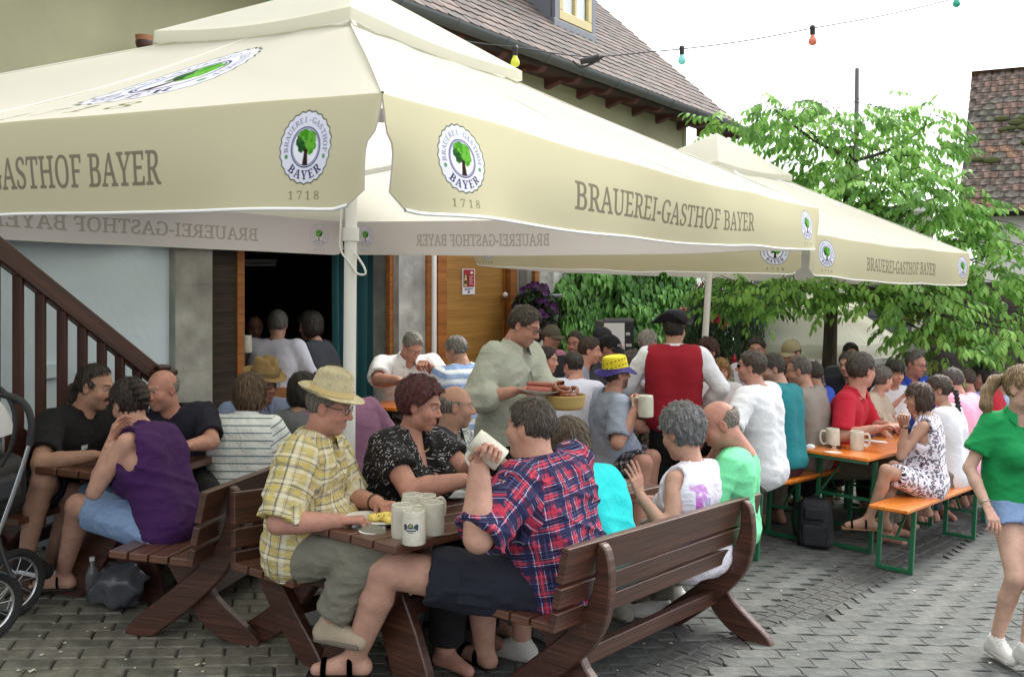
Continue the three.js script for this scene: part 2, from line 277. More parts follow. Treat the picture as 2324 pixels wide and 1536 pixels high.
// ---------------------------------------------------------------- the inn: wall frame t (along), h (up), o (out towards the yard)
const WX = -.67, WD = 9.8, UX = .524, UD = .852, NX = .852, ND = -.524;
const inn = thing('inn', 'cream plastered inn with a dark tiled roof, dormer and open barn doorway behind the parasols', 'building', null, V(WX, 0, -WD));
inn.rotation.y = Math.atan2(UD, UX);
const tAt = (px, o = 0) => { const r = (px - CX) / F; return (r * (WD + ND * o) - WX - NX * o) / (UX - r * UD); };
const hAt = (px, py, o = 0) => { const t = tAt(px, o), d = WD + UD * t + ND * o; return H0 + (CY - py) / F * d; };
const inW = (t, h, o) => V(WX + UX * t + NX * o, h, -(WD + UD * t + ND * o));        // the same point in the yard's axes
const hb = (name, t0, t1, h0, h1, o0, o1, m, parent = inn, r = 0) => mesh(name, box(t0, t1, h0, h1, o0, o1, r), m, parent);
{
  const a = tAt(383), b = tAt(470), c = tAt(905), e = tAt(965), f = tAt(988), g = tAt(1168), tE = tAt(1553);
  hb('wall', -9, a, -.8, 2.38, -.35, 0, M.plasterLow); hb('wall', -9, tE, 2.38, 4.3, -.35, .004, M.plasterUp);
  hb('stone_pier', a, b, -.8, 2.379, -.45, .06, M.stone, inn, .015);
  for (const y of [.55, 1.15, 1.75]) hb('pier_joint', a + .01, b - .01, y, y + .012, .0605, .063, M.stone);
  hb('wall', c, e, -.8, 2.378, -.3, 0, M.stone); hb('wall', g + .02, tE, -.8, 2.377, -.35, 0, M.whiteWall);
  hb('wall', e, g + .02, 2.12, 2.376, -.3, 0, M.whiteWall);
  hb('lintel', b, c, 2.14, 2.375, -.32, -.01, M.oldWood);
  // opening: old post, orange frame, curtain, jamb
  const p0 = tAt(474), p1 = tAt(536, -.1), p2 = tAt(553, -.1);
  hb('old_post', b + .001, p1, -.6, 2.139, -.32, -.1, M.oldWood, inn, .012); hb('door_frame', p1 + .001, p2, -.6, 2.138, -.24, -.09, M.frameWood, inn, .006);
  hb('door_frame', tAt(885, -.06), c - .001, -.6, 2.137, -.11, -.06, M.frameWood, inn, .006);
  {
    const t0 = tAt(752, -.33), t1 = tAt(905, -.33), N = 90, pos = [], uv = [], idx = [];
    for (let j = 0; j <= 8; j++) for (let i = 0; i <= N; i++) { const u = i / N, amp = .045 * (1 + .3 * noise(u * 9, j * .2)); pos.push(lerp(t0, t1, u), lerp(-.55, 2.12, j / 8), -.33 + amp * Math.sin(u * 46 + .5 * noise(u * 5, j * .3)) + .012 * noise(u * 30, j * .4)); uv.push(u * 2, j / 4); }
    for (let j = 0; j < 8; j++) for (let i = 0; i < N; i++) { const q = j * (N + 1) + i; idx.push(q, q + 1, q + N + 2, q, q + N + 2, q + N + 1); }
    const cg = new THREE.BufferGeometry(); cg.setAttribute('position', new THREE.Float32BufferAttribute(pos, 3)); cg.setAttribute('uv', new THREE.Float32BufferAttribute(uv, 2)); cg.setIndex(idx); cg.computeVertexNormals();
    const o = mesh('curtain', cg, phys(C(.012, .075, .085), .9, { sheen: .4, side: THREE.DoubleSide, bumpMap: bumpTex(16, 71, .2), bumpScale: .001 }), inn); o.userData.label = 'dark teal curtain drawn aside';
  }
  // dark room behind
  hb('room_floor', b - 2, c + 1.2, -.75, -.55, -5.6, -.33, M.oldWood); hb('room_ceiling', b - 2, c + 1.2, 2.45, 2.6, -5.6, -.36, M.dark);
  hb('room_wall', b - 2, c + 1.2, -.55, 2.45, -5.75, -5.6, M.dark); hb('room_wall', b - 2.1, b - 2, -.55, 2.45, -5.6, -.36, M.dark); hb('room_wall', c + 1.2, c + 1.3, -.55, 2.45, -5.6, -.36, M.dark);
  // ochre door with frame, pipe and knob
  hb('door_frame', e + .001, tAt(982), -.6, 2.119, -.2, .03, M.frameWood, inn, .006);
  mesh('rain_pipe', rod(V(tAt(985, .08), -.6, .08), V(tAt(985, .08), 3.9, .08), .024), M.white, inn);
  hb('door_frame', f, tAt(1005), -.6, 2.118, -.2, .035, M.frameWood, inn, .006); hb('door_frame', tAt(1152), g, -.6, 2.117, -.2, .04, M.frameWood, inn, .006);
  const door = hb('door', tAt(1005) + .002, tAt(1152) - .002, -.6, 2.116, -.14, -.03, M.doorWood, inn, .004); door.userData.label = 'closed ochre wooden door';
  for (const x of [1011, 1144]) hb('moulding', tAt(x, -.02) - .012, tAt(x, -.02) + .012, -.6, 2.1, -.031, -.012, M.frameWood, door);
  const kn = new THREE.SphereGeometry(.03, 14, 10); kn.translate(tAt(1144, 0), hAt(1144, 669), .012); mesh('door_knob', kn, M.white, door);
  hb('stone_block', tAt(1176), tAt(1238), hAt(1200, 668), 2.376, .005, .12, M.stone, inn, .02); hb('ledge', tAt(1172), tAt(1243), hAt(1200, 676), hAt(1200, 668), .005, .2, M.zinc, inn, .01);
  hb('beam_post', tAt(1186), tAt(1196), hAt(1200, 667), 2.35, .121, .16, M.frameWood, inn);
  for (const [x, y] of [[112, 850], [290, 848]]) { hb('wall_box', tAt(x) - .05, tAt(x) + .05, hAt(x, y + 8), hAt(x, y - 26), .001, .045, M.plasterLow, inn, .008); }
  hb('corner_board', tE - .07, tE + .02, -.8, 4.29, -.2, .03, M.plasterUp, inn);
  const gg0 = extr([[-.36, -.8], [-.36, 4.2], [-3.4, 7.1], [-6, 4.6], [-6, -.8]], .3, 0, false); gg0.rotateY(-PI / 2); gg0.scale(1, 1, 1); mesh('gable_wall', place(boxUV(gg0), V(tE, 0, 0)), M.plasterUp, inn);
  // roof: boarding, tiles, gutter, rafter tails
  const TP = .909, cosP = 1 / Math.hypot(1, TP), sinP = TP * cosP, tR = tAt(1695, .45), eH = 4.06, pitch = Math.atan(TP);
  const roof = new THREE.Group(); roof.name = 'roof'; inn.add(roof);
  const onRoof = (t, s, lift = 0) => V(t, eH + s * sinP + lift * cosP, .45 - s * cosP + lift * sinP);
  { const g2 = box(-8, tR, -.09, -.035, -6.9, .02); g2.rotateX(pitch); g2.translate(0, eH, .45); mesh('roof_boards', g2, M.oldWood, roof); }
  { // bay tails: rounded lower edge
    const rnd = rng(12), w = .175, row = .155, out = []; for (let i = 0; i <= 6; i++) { const q = PI * (1 + i / 6); out.push([w * .485 * Math.cos(q), .05 * Math.sin(q) + .05]); }
    out.push([w * .485, .30], [-w * .485, .30]);
    const tg = extr(out, .016, .003, false); tg.rotateX(-PI / 2); const tiles = [0, 1, 2].map(i => boxUV(tg.clone().rotateY((i - 1) * .012)));
    const cols = [[.36, .32, .305], [.39, .345, .325], [.32, .295, .285], [.43, .365, .335], [.35, .295, .275]];
    const mats = cols.map((c, i) => std(C(1, 1, 1), .85, { map: mott(c, .2, 5, 80 + i, .3), bumpMap: bumpTex(12, 90, .2), bumpScale: .002 }));
    const all = [];
    for (let r = 0; r < 34; r++) for (let t = -3.2 + (r & 1 ? w / 2 : 0); t < tR - .06; t += w) {
      const s = r * row - .02, p = onRoof(t, s, .028), wp = inW(p.x, p.y, p.z), d = -wp.z, px = CX + wp.x / d * F, py = CY - (wp.y - H0) / d * F;
      const dm = s > 1.55 && t > 5.1 - .2 && false; if (dm) continue;
      all.push({ p, vis: px > 850 && px < 1720 && py > 0 ? d : d + 50, a: (rnd() - .5) * .03, lift: rnd() * .006, g: tiles[Math.floor(rnd() * 3)], m: mats[Math.floor(Math.min(4.9, rnd() * rnd() * 6))] });
    }
    all.sort((x, y) => x.vis - y.vis); const rest = new Map(), q = new THREE.Quaternion(), e3 = new THREE.Euler();
    all.forEach((x, i) => {
      q.setFromEuler(e3.set(pitch - .075, x.a, 0, 'XYZ')); x.p.y += x.lift;
      if (i < 300) { const o = mesh('roof_tile', x.g, x.m, roof); o.position.copy(x.p); o.quaternion.copy(q); }
      else { const k = x.g.uuid + x.m.uuid; if (!rest.has(k)) rest.set(k, { g: x.g, m: x.m, l: [] }); rest.get(k).l.push(tmpM.clone().compose(x.p, q, V(1, 1, 1))); }
    });
    for (const r of rest.values()) { const o = shadow(new THREE.InstancedMesh(r.g, r.m, r.l.length)); r.l.forEach((m, i) => o.setMatrixAt(i, m)); o.name = 'tile_field'; stuff(o); roof.add(o); }
  }
  { // half-round gutter with joints
    const pts = []; for (let i = 0; i <= 10; i++) { const q = PI + i / 10 * PI; pts.push([.075 * Math.cos(q), .075 * Math.sin(q)]); } for (let i = 10; i >= 0; i--) { const q = PI + i / 10 * PI; pts.push([.068 * Math.cos(q), .068 * Math.sin(q)]); }
    const gg = extr(pts, tR + 4, 0, false); gg.rotateY(PI / 2); gg.translate(-4, eH + .02, .53); mesh('gutter', gg, M.gutter, roof);
    for (let t = -1.4; t < tR; t += .82) { const j = new THREE.TorusGeometry(.077, .006, 6, 14, PI); j.rotateZ(PI); j.rotateY(PI / 2); j.translate(t, eH + .02, .53); mesh('gutter_joint', j, M.zinc, roof); }
    const tailM = std(C(.10, .035, .03), .7), tw = [[0, .02], [.44, .02], [.44, -.02], [.38, -.07], [.29, -.07], [.21, -.03], [0, -.10]].map(p => [p[0], p[1]]);
    for (let t = -1.1; t < tR - .05; t += .78) { const tg = extr(tw, .11, .008); tg.rotateY(-PI / 2); place(tg, V(t, eH - .04, 0), 0, 0, 0); mesh('rafter_tail', tg, tailM, roof); }
    hb('eave_board', -4, tR, eH - .03, eH + .0, .0, .46, std(C(.07, .03, .026), .8), roof);
  }
  { // dormer
    const solve = (px, py) => { let lo = 0, hi = 5; for (let i = 0; i < 40; i++) { const s = (lo + hi) / 2, o = .45 - s * cosP; hAt(px, py, o) > eH + s * sinP ? lo = s : hi = s; } return .45 - lo * cosP; };
    const o1 = solve(1345, 98), t1 = tAt(1345, o1), t0 = tAt(1253, o1), hS = eH + (.45 - o1) * TP, dormer = new THREE.Group(); dormer.name = 'dormer'; roof.add(dormer);
    const tri = [[0, -.05], [0, 1.7], [-2.2, 1.9], [-2.2, 2.0]];
    for (const t of [t0, t1 - .05]) { const c2 = extr([[0, -.08], [0, 1.75], [-1.9, 1.85]], .05, 0, false); c2.rotateY(-PI / 2); c2.scale(1, 1, -1); c2.scale(1, 1, -1); place(c2, V(t + .05, hS, o1)); mesh('cheek', c2, M.zinc, dormer); }
    hb('sill_flashing', t0 - .03, t1 + .03, hS - .1, hS + .1, o1 - .02, o1 + .05, M.zinc, dormer, .01);
    hb('apron', t0 - .05, t1 + .1, hS - .13, hS - .1, o1 - .05, o1 + .14, std(C(.33, .15, .11), .8), dormer);
    hb('corner_post', t0, t0 + .1, hS + .101, hS + 1.7, o1 - .02, o1 + .045, M.zinc, dormer); hb('corner_post', t1 - .1, t1, hS + .101, hS + 1.7, o1 - .02, o1 + .045, M.zinc, dormer);
    hb('dormer_roof', t0 - .25, t1 + .25, hS + 1.7, hS + 1.8, o1 - 2.1, o1 + .3, M.zinc, dormer);
    const win = new THREE.Group(); win.name = 'window'; dormer.add(win); const cream = std(C(.62, .52, .26), .6);
    const wa = t0 + .11, wb = t1 - .11, hA = hS + .11, hB = hS + 1.66;
    hb('frame', wa, wb, hA, hA + .12, o1, o1 + .05, cream, win, .01); hb('frame', wa, wb, hB - .1, hB, o1, o1 + .05, cream, win, .01);
    hb('frame', wa, wa + .1, hA + .121, hB - .101, o1, o1 + .05, cream, win, .01); hb('frame', wb - .1, wb, hA + .121, hB - .101, o1, o1 + .05, cream, win, .01);
    hb('mullion', (wa + wb) / 2 - .02, (wa + wb) / 2 + .02, hA + .121, hB - .101, o1 + .005, o1 + .045, cream, win); hb('blind', wa + .1, wb - .1, hA + .12, hB - .1, o1 - .03, o1 - .01, std(C(.8, .8, .8), .8), win);
    hb('pane', wa + .1, wb - .1, hA + .12, hB - .1, o1 + .015, o1 + .02, phys(C(.9, .92, .92), .03, { transmission: 1, thickness: 0 }), win);
  }
}
// poster on the door
{
  const p = tag(mesh('poster', box(-.5, .5, -.5, .5, -.5, .5), [0, 1].map(() => M.white)[0]), 'small red poster with a bottle picture taped to the ochre door', 'poster');
  const t = canvasTex(128, 272, (c, w, h) => {
    c.fillStyle = '#e8e6ea'; c.fillRect(0, 0, w, h); c.fillStyle = '#a81c28'; c.fillRect(8, 8, w - 16, 186); c.fillStyle = '#6e1018'; c.fillRect(8, 60, 56, 134);
    c.fillStyle = '#d8c08a'; c.fillRect(24, 66, 16, 42); c.fillRect(18, 104, 28, 80); c.fillStyle = '#3c2414'; c.fillRect(20, 122, 24, 40); c.fillStyle = '#f3e3da'; c.beginPath(); c.arc(94, 40, 15, 0, 7); c.fill();
    c.fillStyle = '#f2c9c2'; for (let i = 0; i < 5; i++) c.fillRect(70, 78 + i * 20, 40 - (i % 2) * 10, 7); c.fillStyle = '#28357c'; c.fillRect(20, 206, 88, 9); c.fillRect(20, 222, 60, 7); c.beginPath(); c.arc(64, 248, 12, 0, 7); c.fill();
  }, 1, 1, true);
  const a = tAt(1050, -.02), b = tAt(1078, -.02), g = box(a, b, hAt(1064, 668, -.02), hAt(1064, 610, -.02), -.028, -.024);
  const pg = new THREE.PlaneGeometry(1, 1); p.geometry = mergeG([g]); p.position.copy(inn.position); p.rotation.copy(inn.rotation); p.material = std('#e8e6ea', .6);
  pg.scale(b - a, hAt(1064, 610, -.02) - hAt(1064, 668, -.02), 1); pg.translate((a + b) / 2, (hAt(1064, 610, -.02) + hAt(1064, 668, -.02)) / 2, -.0215); mesh('print', pg, std(C(1, 1, 1), .6, { map: t }), p);
}
// fluorescent tube inside
{
  const l = thing('ceiling_lamp', 'slim white fluorescent batten hanging inside the dark doorway', 'lamp', null, P(588, 597, 10.2)); l.rotation.y = R(10);
  mesh('housing', box(-.17, .17, .0, .04, -.04, .04, .006), std(C(.6, .62, .62), .5), l); mesh('tube', rod(V(-.16, -.018, 0), V(.16, -.018, 0), .014), std(C(.7, .74, .74), .4), l);
}
// ---------------------------------------------------------------- outdoor stair
{
  const st = thing('staircase', 'dark brown wooden stair railing climbing left along the pale wall', 'staircase');
  const o = .6, A = inW(tAt(352, o), hAt(352, 852, o), o), B = inW(tAt(-220, o), hAt(-220, 395, o), o), m = M.stairWood;
  mesh('handrail', bar(A, B, .07, .11, .012), m, st); const dn = V(0, -1.02, 0);
  mesh('stringer', bar(A.clone().add(dn), B.clone().add(dn), .06, .26, .01), m, st);
  for (const x of [310, 271, 230, 186, 140, 91, 40, -14, -72, -135]) { const k = (tAt(352, o) - tAt(x, o)) / (tAt(352, o) - tAt(-220, o)), p = A.clone().lerp(B, k); mesh('baluster', bar(p.clone().add(V(0, -1, 0)), p.clone().add(V(0, -.04, 0)), .04, .05, .005, V(1, 0, 0)), m, st); }
  mesh('newel_post', bar(A.clone().add(V(.03, -1.5, 0)), A.clone().add(V(.03, .0, 0)), .1, .1, .01, V(1, 0, 0)), m, st);
  mesh('newel_cap', [box(-.075, .075, 0, .035, -.075, .075, .01), box(-.05, .05, .035, .065, -.05, .05, .015)].map(g => place(g, A.clone().add(V(.03, 0, 0)), 0, inn.rotation.y)), m, st);
  const fp = P(326, 92, 6.6);
  const lat = new THREE.LatheGeometry([[.0, .02], [.045, .015], [.055, -.01], [.05, -.04], [.03, -.06], [.035, -.1], [.06, -.14], [.075, -.2], [.075, -.8], [0, -.8]].map(p => new THREE.Vector2(...p)), 16); lat.translate(fp.x, fp.y, fp.z);
  const n = tag(mesh('newel_finial', lat, M.stairWood), 'dark turned post top rising behind the near parasol against the cream wall', 'post');
  const cp = new THREE.CylinderGeometry(.056, .05, .045, 16); cp.translate(fp.x, fp.y + .01, fp.z); mesh('knob', cp, std(C(.32, .14, .06), .5), n);
}

{ const fp = P(328, 106, 6.6), t = tAt(328); hb('landing', t - 1.9, t + .25, fp.y - .86, fp.y - .80, .001, .62, M.stairWood, scene.children.find(o => o.name === 'inn')).userData.label = 'dark stair landing'; }

{ const r = rng(88), l = []; for (let i = 0; i < 46; i++) { const p = GP(i < 26 ? 1300 + r() * 1000 : r() * 560, i < 26 ? 1200 + r() * 330 : 1400 + r() * 130), g = new THREE.TetrahedronGeometry(.006 + r() * .009, 0); g.scale(1.3, .3, 1); place(g, p.add(V(0, .006, 0)), 0, r() * 6, 0); l.push(g); } stuff(mesh('litter', l, std(C(.55, .52, .42), .9), ground)); }
// ---------------------------------------------------------------- parasols
const CLOTH = [.73, .70, .47];
function emblem(c, x, y, rx, ry) {            // oval badge: scalloped white disc, ring of letters, tree
  c.save(); c.translate(x, y); c.scale(rx / 100, ry / 100);
  c.beginPath(); for (let i = 0; i <= 96; i++) { const a = i / 96 * 2 * PI, r = 101 + 2.5 * Math.cos(a * 24); c[i ? 'lineTo' : 'moveTo'](r * Math.cos(a), r * Math.sin(a)); } c.closePath(); c.fillStyle = '#e9eaf6'; c.fill(); c.lineWidth = 3.5; c.strokeStyle = '#56614f'; c.stroke();
  c.beginPath(); c.arc(0, 0, 56, 0, 7); c.fillStyle = '#f4f5fb'; c.fill(); c.lineWidth = 4; c.strokeStyle = '#55557d'; c.stroke(); c.beginPath(); c.arc(0, 0, 51, 0, 7); c.lineWidth = 2; c.stroke();
  c.textAlign = 'center'; c.textBaseline = 'middle';
  const ring = (s, r, a0, a1, px, col, flip) => { c.font = 'bold ' + px + 'px serif'; c.fillStyle = col; [...s].forEach((ch, i) => { const a = lerp(a0, a1, i / (s.length - 1)); c.save(); c.rotate(a); c.translate(0, flip ? r : -r); c.fillText(ch, 0, 0); c.restore(); }); };
  ring('BRAUEREI-GASTHOF', 77, -1.68, 1.68, 23, '#8d93a3'); ring('BAYER', 78, .68, -.68, 34, '#2e2a4a', true);
  c.fillStyle = '#6f9a72'; for (const s of [-1, 1]) { c.beginPath(); c.arc(s * 74, 26, 6.5, 0, 7); c.fill(); }
  c.fillStyle = '#3b2a26'; c.beginPath(); c.moveTo(-9, 50); c.lineTo(-4, 14); c.lineTo(-26, -8); c.lineTo(-22, -11); c.lineTo(-1, 6); c.lineTo(1, -18); c.lineTo(5, -18); c.lineTo(5, 6); c.lineTo(26, -6); c.lineTo(28, -2); c.lineTo(8, 16); c.lineTo(11, 50); c.fill();
  const r = rng(4); for (let i = 0; i < 130; i++) { const a = r() * 2 * PI, q = Math.sqrt(r()), tx = q * 36 * Math.cos(a) + 2, ty = -14 + q * 31 * Math.sin(a); if (ty > 4 && Math.abs(tx) < 14) continue; const lite = tx * .7 - ty * .4 > -2; c.fillStyle = lite ? (r() > .4 ? '#4f9d2e' : '#72bb45') : (r() > .4 ? '#2c5a2c' : '#3a7431'); c.beginPath(); c.arc(tx, ty, 4.5 + r() * 4, 0, 7); c.fill(); }
  c.restore();
}
const clothCss = 'rgb(212,207,174)';
function valanceTex(L, h, logos, text, inner) {
  return canvasTex(2048, 256, (c, w, hh) => {
    const k = w / L, q = hh / h; c.fillStyle = inner ? '#e2dde4' : clothCss; c.fillRect(0, 0, w, hh);  // inner version: pale lilac and faint print paint the light passing through
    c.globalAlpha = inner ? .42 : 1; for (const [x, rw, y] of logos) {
      emblem(c, x * k, hh * .45, rw * k, hh * .325);
      c.save(); c.translate(x * k, hh * .885); c.scale(k / q * rw / .075, 1); c.fillStyle = '#7b7d55'; c.font = '28px serif'; c.textAlign = 'center'; c.textBaseline = 'middle'; c.fillText('1 7 1 8', 0, 0); c.restore();
    }
    c.save(); c.font = 'bold 86px serif'; const tw = c.measureText('BRAUEREI-GASTHOF BAYER').width; c.translate(text[0] * k, hh * .735); c.scale((text[1] - text[0]) * k / tw, hh * .345 / 62); c.fillStyle = '#8c8672'; c.textBaseline = 'alphabetic'; c.font = '84px serif'; c.lineWidth = 2; c.strokeStyle = '#8c8672'; c.fillText('BRAUEREI-GASTHOF BAYER', 0, 0); c.strokeText('BRAUEREI-GASTHOF BAYER', 0, 0); c.restore();
  }, 1, 1, true);
}
const clothBump = bumpTex(3, 101, .5, 1, 2, 256, 5);
const throughLight = map => phys(map ? C(1, 1, 1) : C(.76, .72, .77), .95, { ...(map ? { map } : {}), transmission: .2, thickness: 0, specularIntensity: .03, side: THREE.DoubleSide });  // pale colour standing in for daylight through the single cloth
const fabric = (map, tr = .56) => phys(map ? C(1, 1, 1) : C(.72, .71, .61), .95, { ...(map ? { map } : {}), transmission: tr, thickness: 0, specularIntensity: .03, side: THREE.DoubleSide});
function sheet(nu, nv, fn) { // parametric sheet with uv 0..1
  const pos = [], uv = [], idx = []; for (let j = 0; j <= nv; j++) for (let i = 0; i <= nu; i++) { const p = fn(i / nu, j / nv); pos.push(p.x, p.y, p.z); uv.push(i / nu, 1 - j / nv); }
  for (let j = 0; j < nv; j++) for (let i = 0; i < nu; i++) { const q = j * (nu + 1) + i; idx.push(q, q + nu + 1, q + 1, q + 1, q + nu + 1, q + nu + 2); }
  const g = new THREE.BufferGeometry(); g.setAttribute('position', new THREE.Float32BufferAttribute(pos, 3)); g.setAttribute('uv', new THREE.Float32BufferAttribute(uv, 2)); g.setIndex(idx); g.computeVertexNormals(); return g;
}
function parasol(o) {   // corner N, side directions u and v (x, z), sizes L and W, edge height, valance
  const { N, u, v, L, W, val, rise, capU, capV } = o, um = thing('parasol', o.label, 'parasol', 'large cream parasols over the tables');
  const c4 = [[0, 0], [L, 0], [L, W], [0, W]].map(([a, b]) => N.clone().addScaledVector(u, a).addScaledVector(v, b)); c4.forEach((p, i) => p.y += (o.drop ?? [0, 0, 0, 0])[i]);
  const ctr = c4[0].clone().add(c4[2]).multiplyScalar(.5); um.position.set(ctr.x, Gv(ctr), ctr.z); const loc = p => p.clone().sub(um.position);
  const Y = V(0, 1, 0), apex = ctr.clone().addScaledVector(Y, rise + .12), in4 = c4.map((p, i) => { const a = (i === 1 || i === 2 ? 1 : -1) * capU * .93, b = (i > 1 ? 1 : -1) * capV * .93; return ctr.clone().addScaledVector(u, a).addScaledVector(v, b).addScaledVector(Y, rise * (o.capH ?? .79) + (p.y - ctr.y) * .3); });
  for (let i = 0; i < 4; i++) {
    const a = c4[i], b = c4[(i + 1) % 4], ia = in4[i], ib = in4[(i + 1) % 4], len = a.distanceTo(b);
    const pt = (s, t) => { const e = a.clone().lerp(b, s), q = ia.clone().lerp(ib, s), p = e.lerp(q, t); const sag = .05 * Math.sin(PI * s) * Math.sin(PI * t) + (o.sag ?? .02) * Math.sin(PI * s) * (1 - t) * (1 - t); p.y -= sag; p.y += .007 * noise(s * 9 + i * 5, t * 3); return loc(p); };
    mesh('canopy', sheet(26, 16, pt), o.panel && i === o.panel.i ? fabric(o.panel.map) : fabric(), um);
    const out = V(b.z - a.z, 0, a.x - b.x).normalize(); if (out.dot(a.clone().sub(ctr)) < 0) out.multiplyScalar(-1);
    const vt = o.tex[i], flip = (o.flip ?? 0);
    const g = sheet(72, 10, (s, t) => {
      const d = Math.min(s, 1 - s) * len, e = pt(s, 0), near = (s < .5 ? 1 : -1), ins = .026 * sst(.35, .55, t) + .02 * t;
      const hh = val * (1 - .16 * Math.pow(Math.max(0, 1 - d / .14), 3)); const ext = sst(0, .18, .18 - d < 0 ? 0 : .18 - d);
      const p = e.add(a.clone().sub(b).multiplyScalar(-near / len * ins * ext));
      const wv = (o.wave ?? .018) * t * (Math.sin(s * len * 2.1 + i * 2) + .6 * noise(s * len * 2.2, i * 3)) + .05 * t * t * Math.exp(-Math.pow((d - .35) / .2, 2)) * (o.curl ?? .6);
      p.addScaledVector(out, wv + .012 * Math.sin(PI * t)); p.y -= hh * t; return p;
    });
    const q = g.attributes.uv; for (let k = 0; k < q.count; k++) q.setX(k, o.mirror[i] ? 1 - q.getX(k) : q.getX(k));
    const vm = mesh('valance', g, fabric(vt, .3), um); { const g2 = g.clone(), p2 = g2.attributes.position, n2 = g2.attributes.normal; for (let k = 0; k < p2.count; k++) p2.setXYZ(k, p2.getX(k) - out.x * .005, p2.getY(k), p2.getZ(k) - out.z * .005); mesh('through_light_layer', g2, throughLight(o.inner?.[i]), vm); }  // added inner sheet, coloured to imitate the bright underside; the cloth is one layer
    const hem = []; for (let k = 1; k < 60; k++) { const j = 10 * 73 + Math.round(k * 1.2), P3 = g.attributes.position; hem.push(V(P3.getX(j), P3.getY(j) - .002, P3.getZ(j))); } mesh('piping', tube(hem, .005, 5, 90), std(C(.8, .8, .76), .8), vm);
    // vent cap panel above the opening
    const f = 1.12, k4 = j => { const s = in4[j % 4].clone().sub(ctr); s.x *= f; s.z *= f; return ctr.clone().add(s).addScaledVector(Y, .05); };
    const ka = k4(i), kb = k4(i + 1);
    mesh('vent_cap', sheet(12, 8, (s, t) => { const p = ka.clone().lerp(kb, s).lerp(apex.clone().addScaledVector(Y, .06), t); p.y -= .03 * Math.sin(PI * s) * (1 - t); return loc(p); }), fabric(), um);
    mesh('cap_valance', sheet(12, 2, (s, t) => { const p = ka.clone().lerp(kb, s); p.y -= .03 * Math.sin(PI * s) + .055 * t; return loc(p); }), fabric(), um);
    mesh('seam', tube([0, .25, .5, .75, 1].map(t => pt(0, t).add(V(0, .002, 0))), .004, 5, 24), std(C(.62, .60, .50), .9), um); mesh('seam', tube([0, .25, .5, .75, 1].map(t => pt(.5, t).add(V(0, .001, 0))), .0025, 4, 24), std(C(.66, .64, .54), .9), um);
    mesh('rib', bar(loc(apex.clone().addScaledVector(Y, -.16)), loc(a.clone().addScaledVector(Y, -.05).lerp(ctr, .02)), .022, .035, .003), M.white, um);
    const mid = a.clone().lerp(b, .5); mid.y -= .09; mesh('rib', bar(loc(apex.clone().addScaledVector(Y, -.17)), loc(mid.lerp(ctr, .03)), .022, .03, .003), M.white, um);
    mesh('strut', bar(loc(ctr.clone().addScaledVector(Y, .1)), loc(a.clone().lerp(apex, .5).addScaledVector(Y, -.08)), .02, .028, .003), M.white, um);
  }
  const foot = o.foot ?? ctr.clone(); foot.y = Gv(foot);
  mesh('pole', rod(loc(foot), loc(ctr.clone().addScaledVector(Y, rise - .05)), o.pr, o.pr * .97, 18), M.white, um);
  mesh('base_plate', box(-.4, .4, 0, .05, -.4, .4, .01), M.zinc, um);
  const at = y => loc(foot.clone().lerp(ctr.clone().addScaledVector(Y, rise - .05), (y - foot.y) / (ctr.y + rise - .05 - foot.y)));
  for (const y of [ctr.y + .1, ctr.y - .22]) { const p = at(y), g = new THREE.CylinderGeometry(o.pr * 1.32, o.pr * 1.32, .07, 18); g.translate(p.x, p.y, p.z); mesh('runner', g, M.white, um); }
  if (o.crank) { const p = at(ctr.y - .1), e = V(-.05, 0, .02); mesh('crank_wire', tube([p.clone().add(V(-.045, .14, .02)), p.clone().add(V(-.05, -.1, .03)), p.clone().add(V(-.05, -.2, .03)), p.clone().add(V(.0, -.27, .05)), p.clone().add(V(.045, -.33, .05)), p.clone().add(V(.085, -.33, .05)), p.clone().add(V(.08, -.3, .05)), p.clone().add(V(.03, -.22, .04))], .006, 6), M.white, um); }
  return um;
}
{
  const N = V(-.302, 2.256, -2.36), u = V(.474, 0, -.880), v = V(-.880, 0, -.474), L = 4.9, W = 3.9, val = .27;
  const along = (px, e) => { const r = (px - CX) / F; return (r * -N.z - N.x) / (e.x + r * e.z); };
  const lr = along(1033, u), lw = (along(1083, u) - along(985, u)) / 2, t0 = along(1295, u), t1 = along(1727, u), rr = along(1826, u);
  const ll = along(705, v), lvw = (along(650, v) - along(763, v)) / 2, tb = along(375, v);
  const A = valanceTex(L, val, [[lr, lw, 0], [Math.min(rr, L - .3), .16]], [t0, t1]);
  const B = valanceTex(W, val, [[W - ll, lvw], [ll, lvw]], [W - tb - 1.22, W - tb + .09]);
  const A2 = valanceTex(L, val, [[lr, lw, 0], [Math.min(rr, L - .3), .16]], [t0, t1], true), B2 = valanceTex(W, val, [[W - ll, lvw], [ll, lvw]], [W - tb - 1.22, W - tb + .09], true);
  const panel = canvasTex(1024, 512, (c, w, h) => { c.fillStyle = 'rgb(221,218,202)'; c.fillRect(0, 0, w, h); c.translate(0, h); c.scale(1, -1); emblem(c, w * .668, h * .50, 94, 158); c.fillStyle = '#7b7d55'; c.font = '60px serif'; c.textAlign = 'center'; c.fillText('1 7 1 8', w * .668, h * .93); }, 1, 1, true);
  parasol({ N, u, v, L, W, val, rise: .97, capU: .778, capV: .58, capH: .715, drop: [0, 0, 0, .10], inner: [0, 1].map(j => 0) && [null, B2, A2, B2], label: 'near large cream parasol with lettered valance over the dark picnic tables', tex: [A, B, A, B], mirror: [0, 1, 0, 0].map((m, i) => [0, 0, 0, 0][i]), panel: { i: 3, map: panel }, pr: .034, crank: true, foot: P(788, 1000, 5.30), wave: .02 });
}
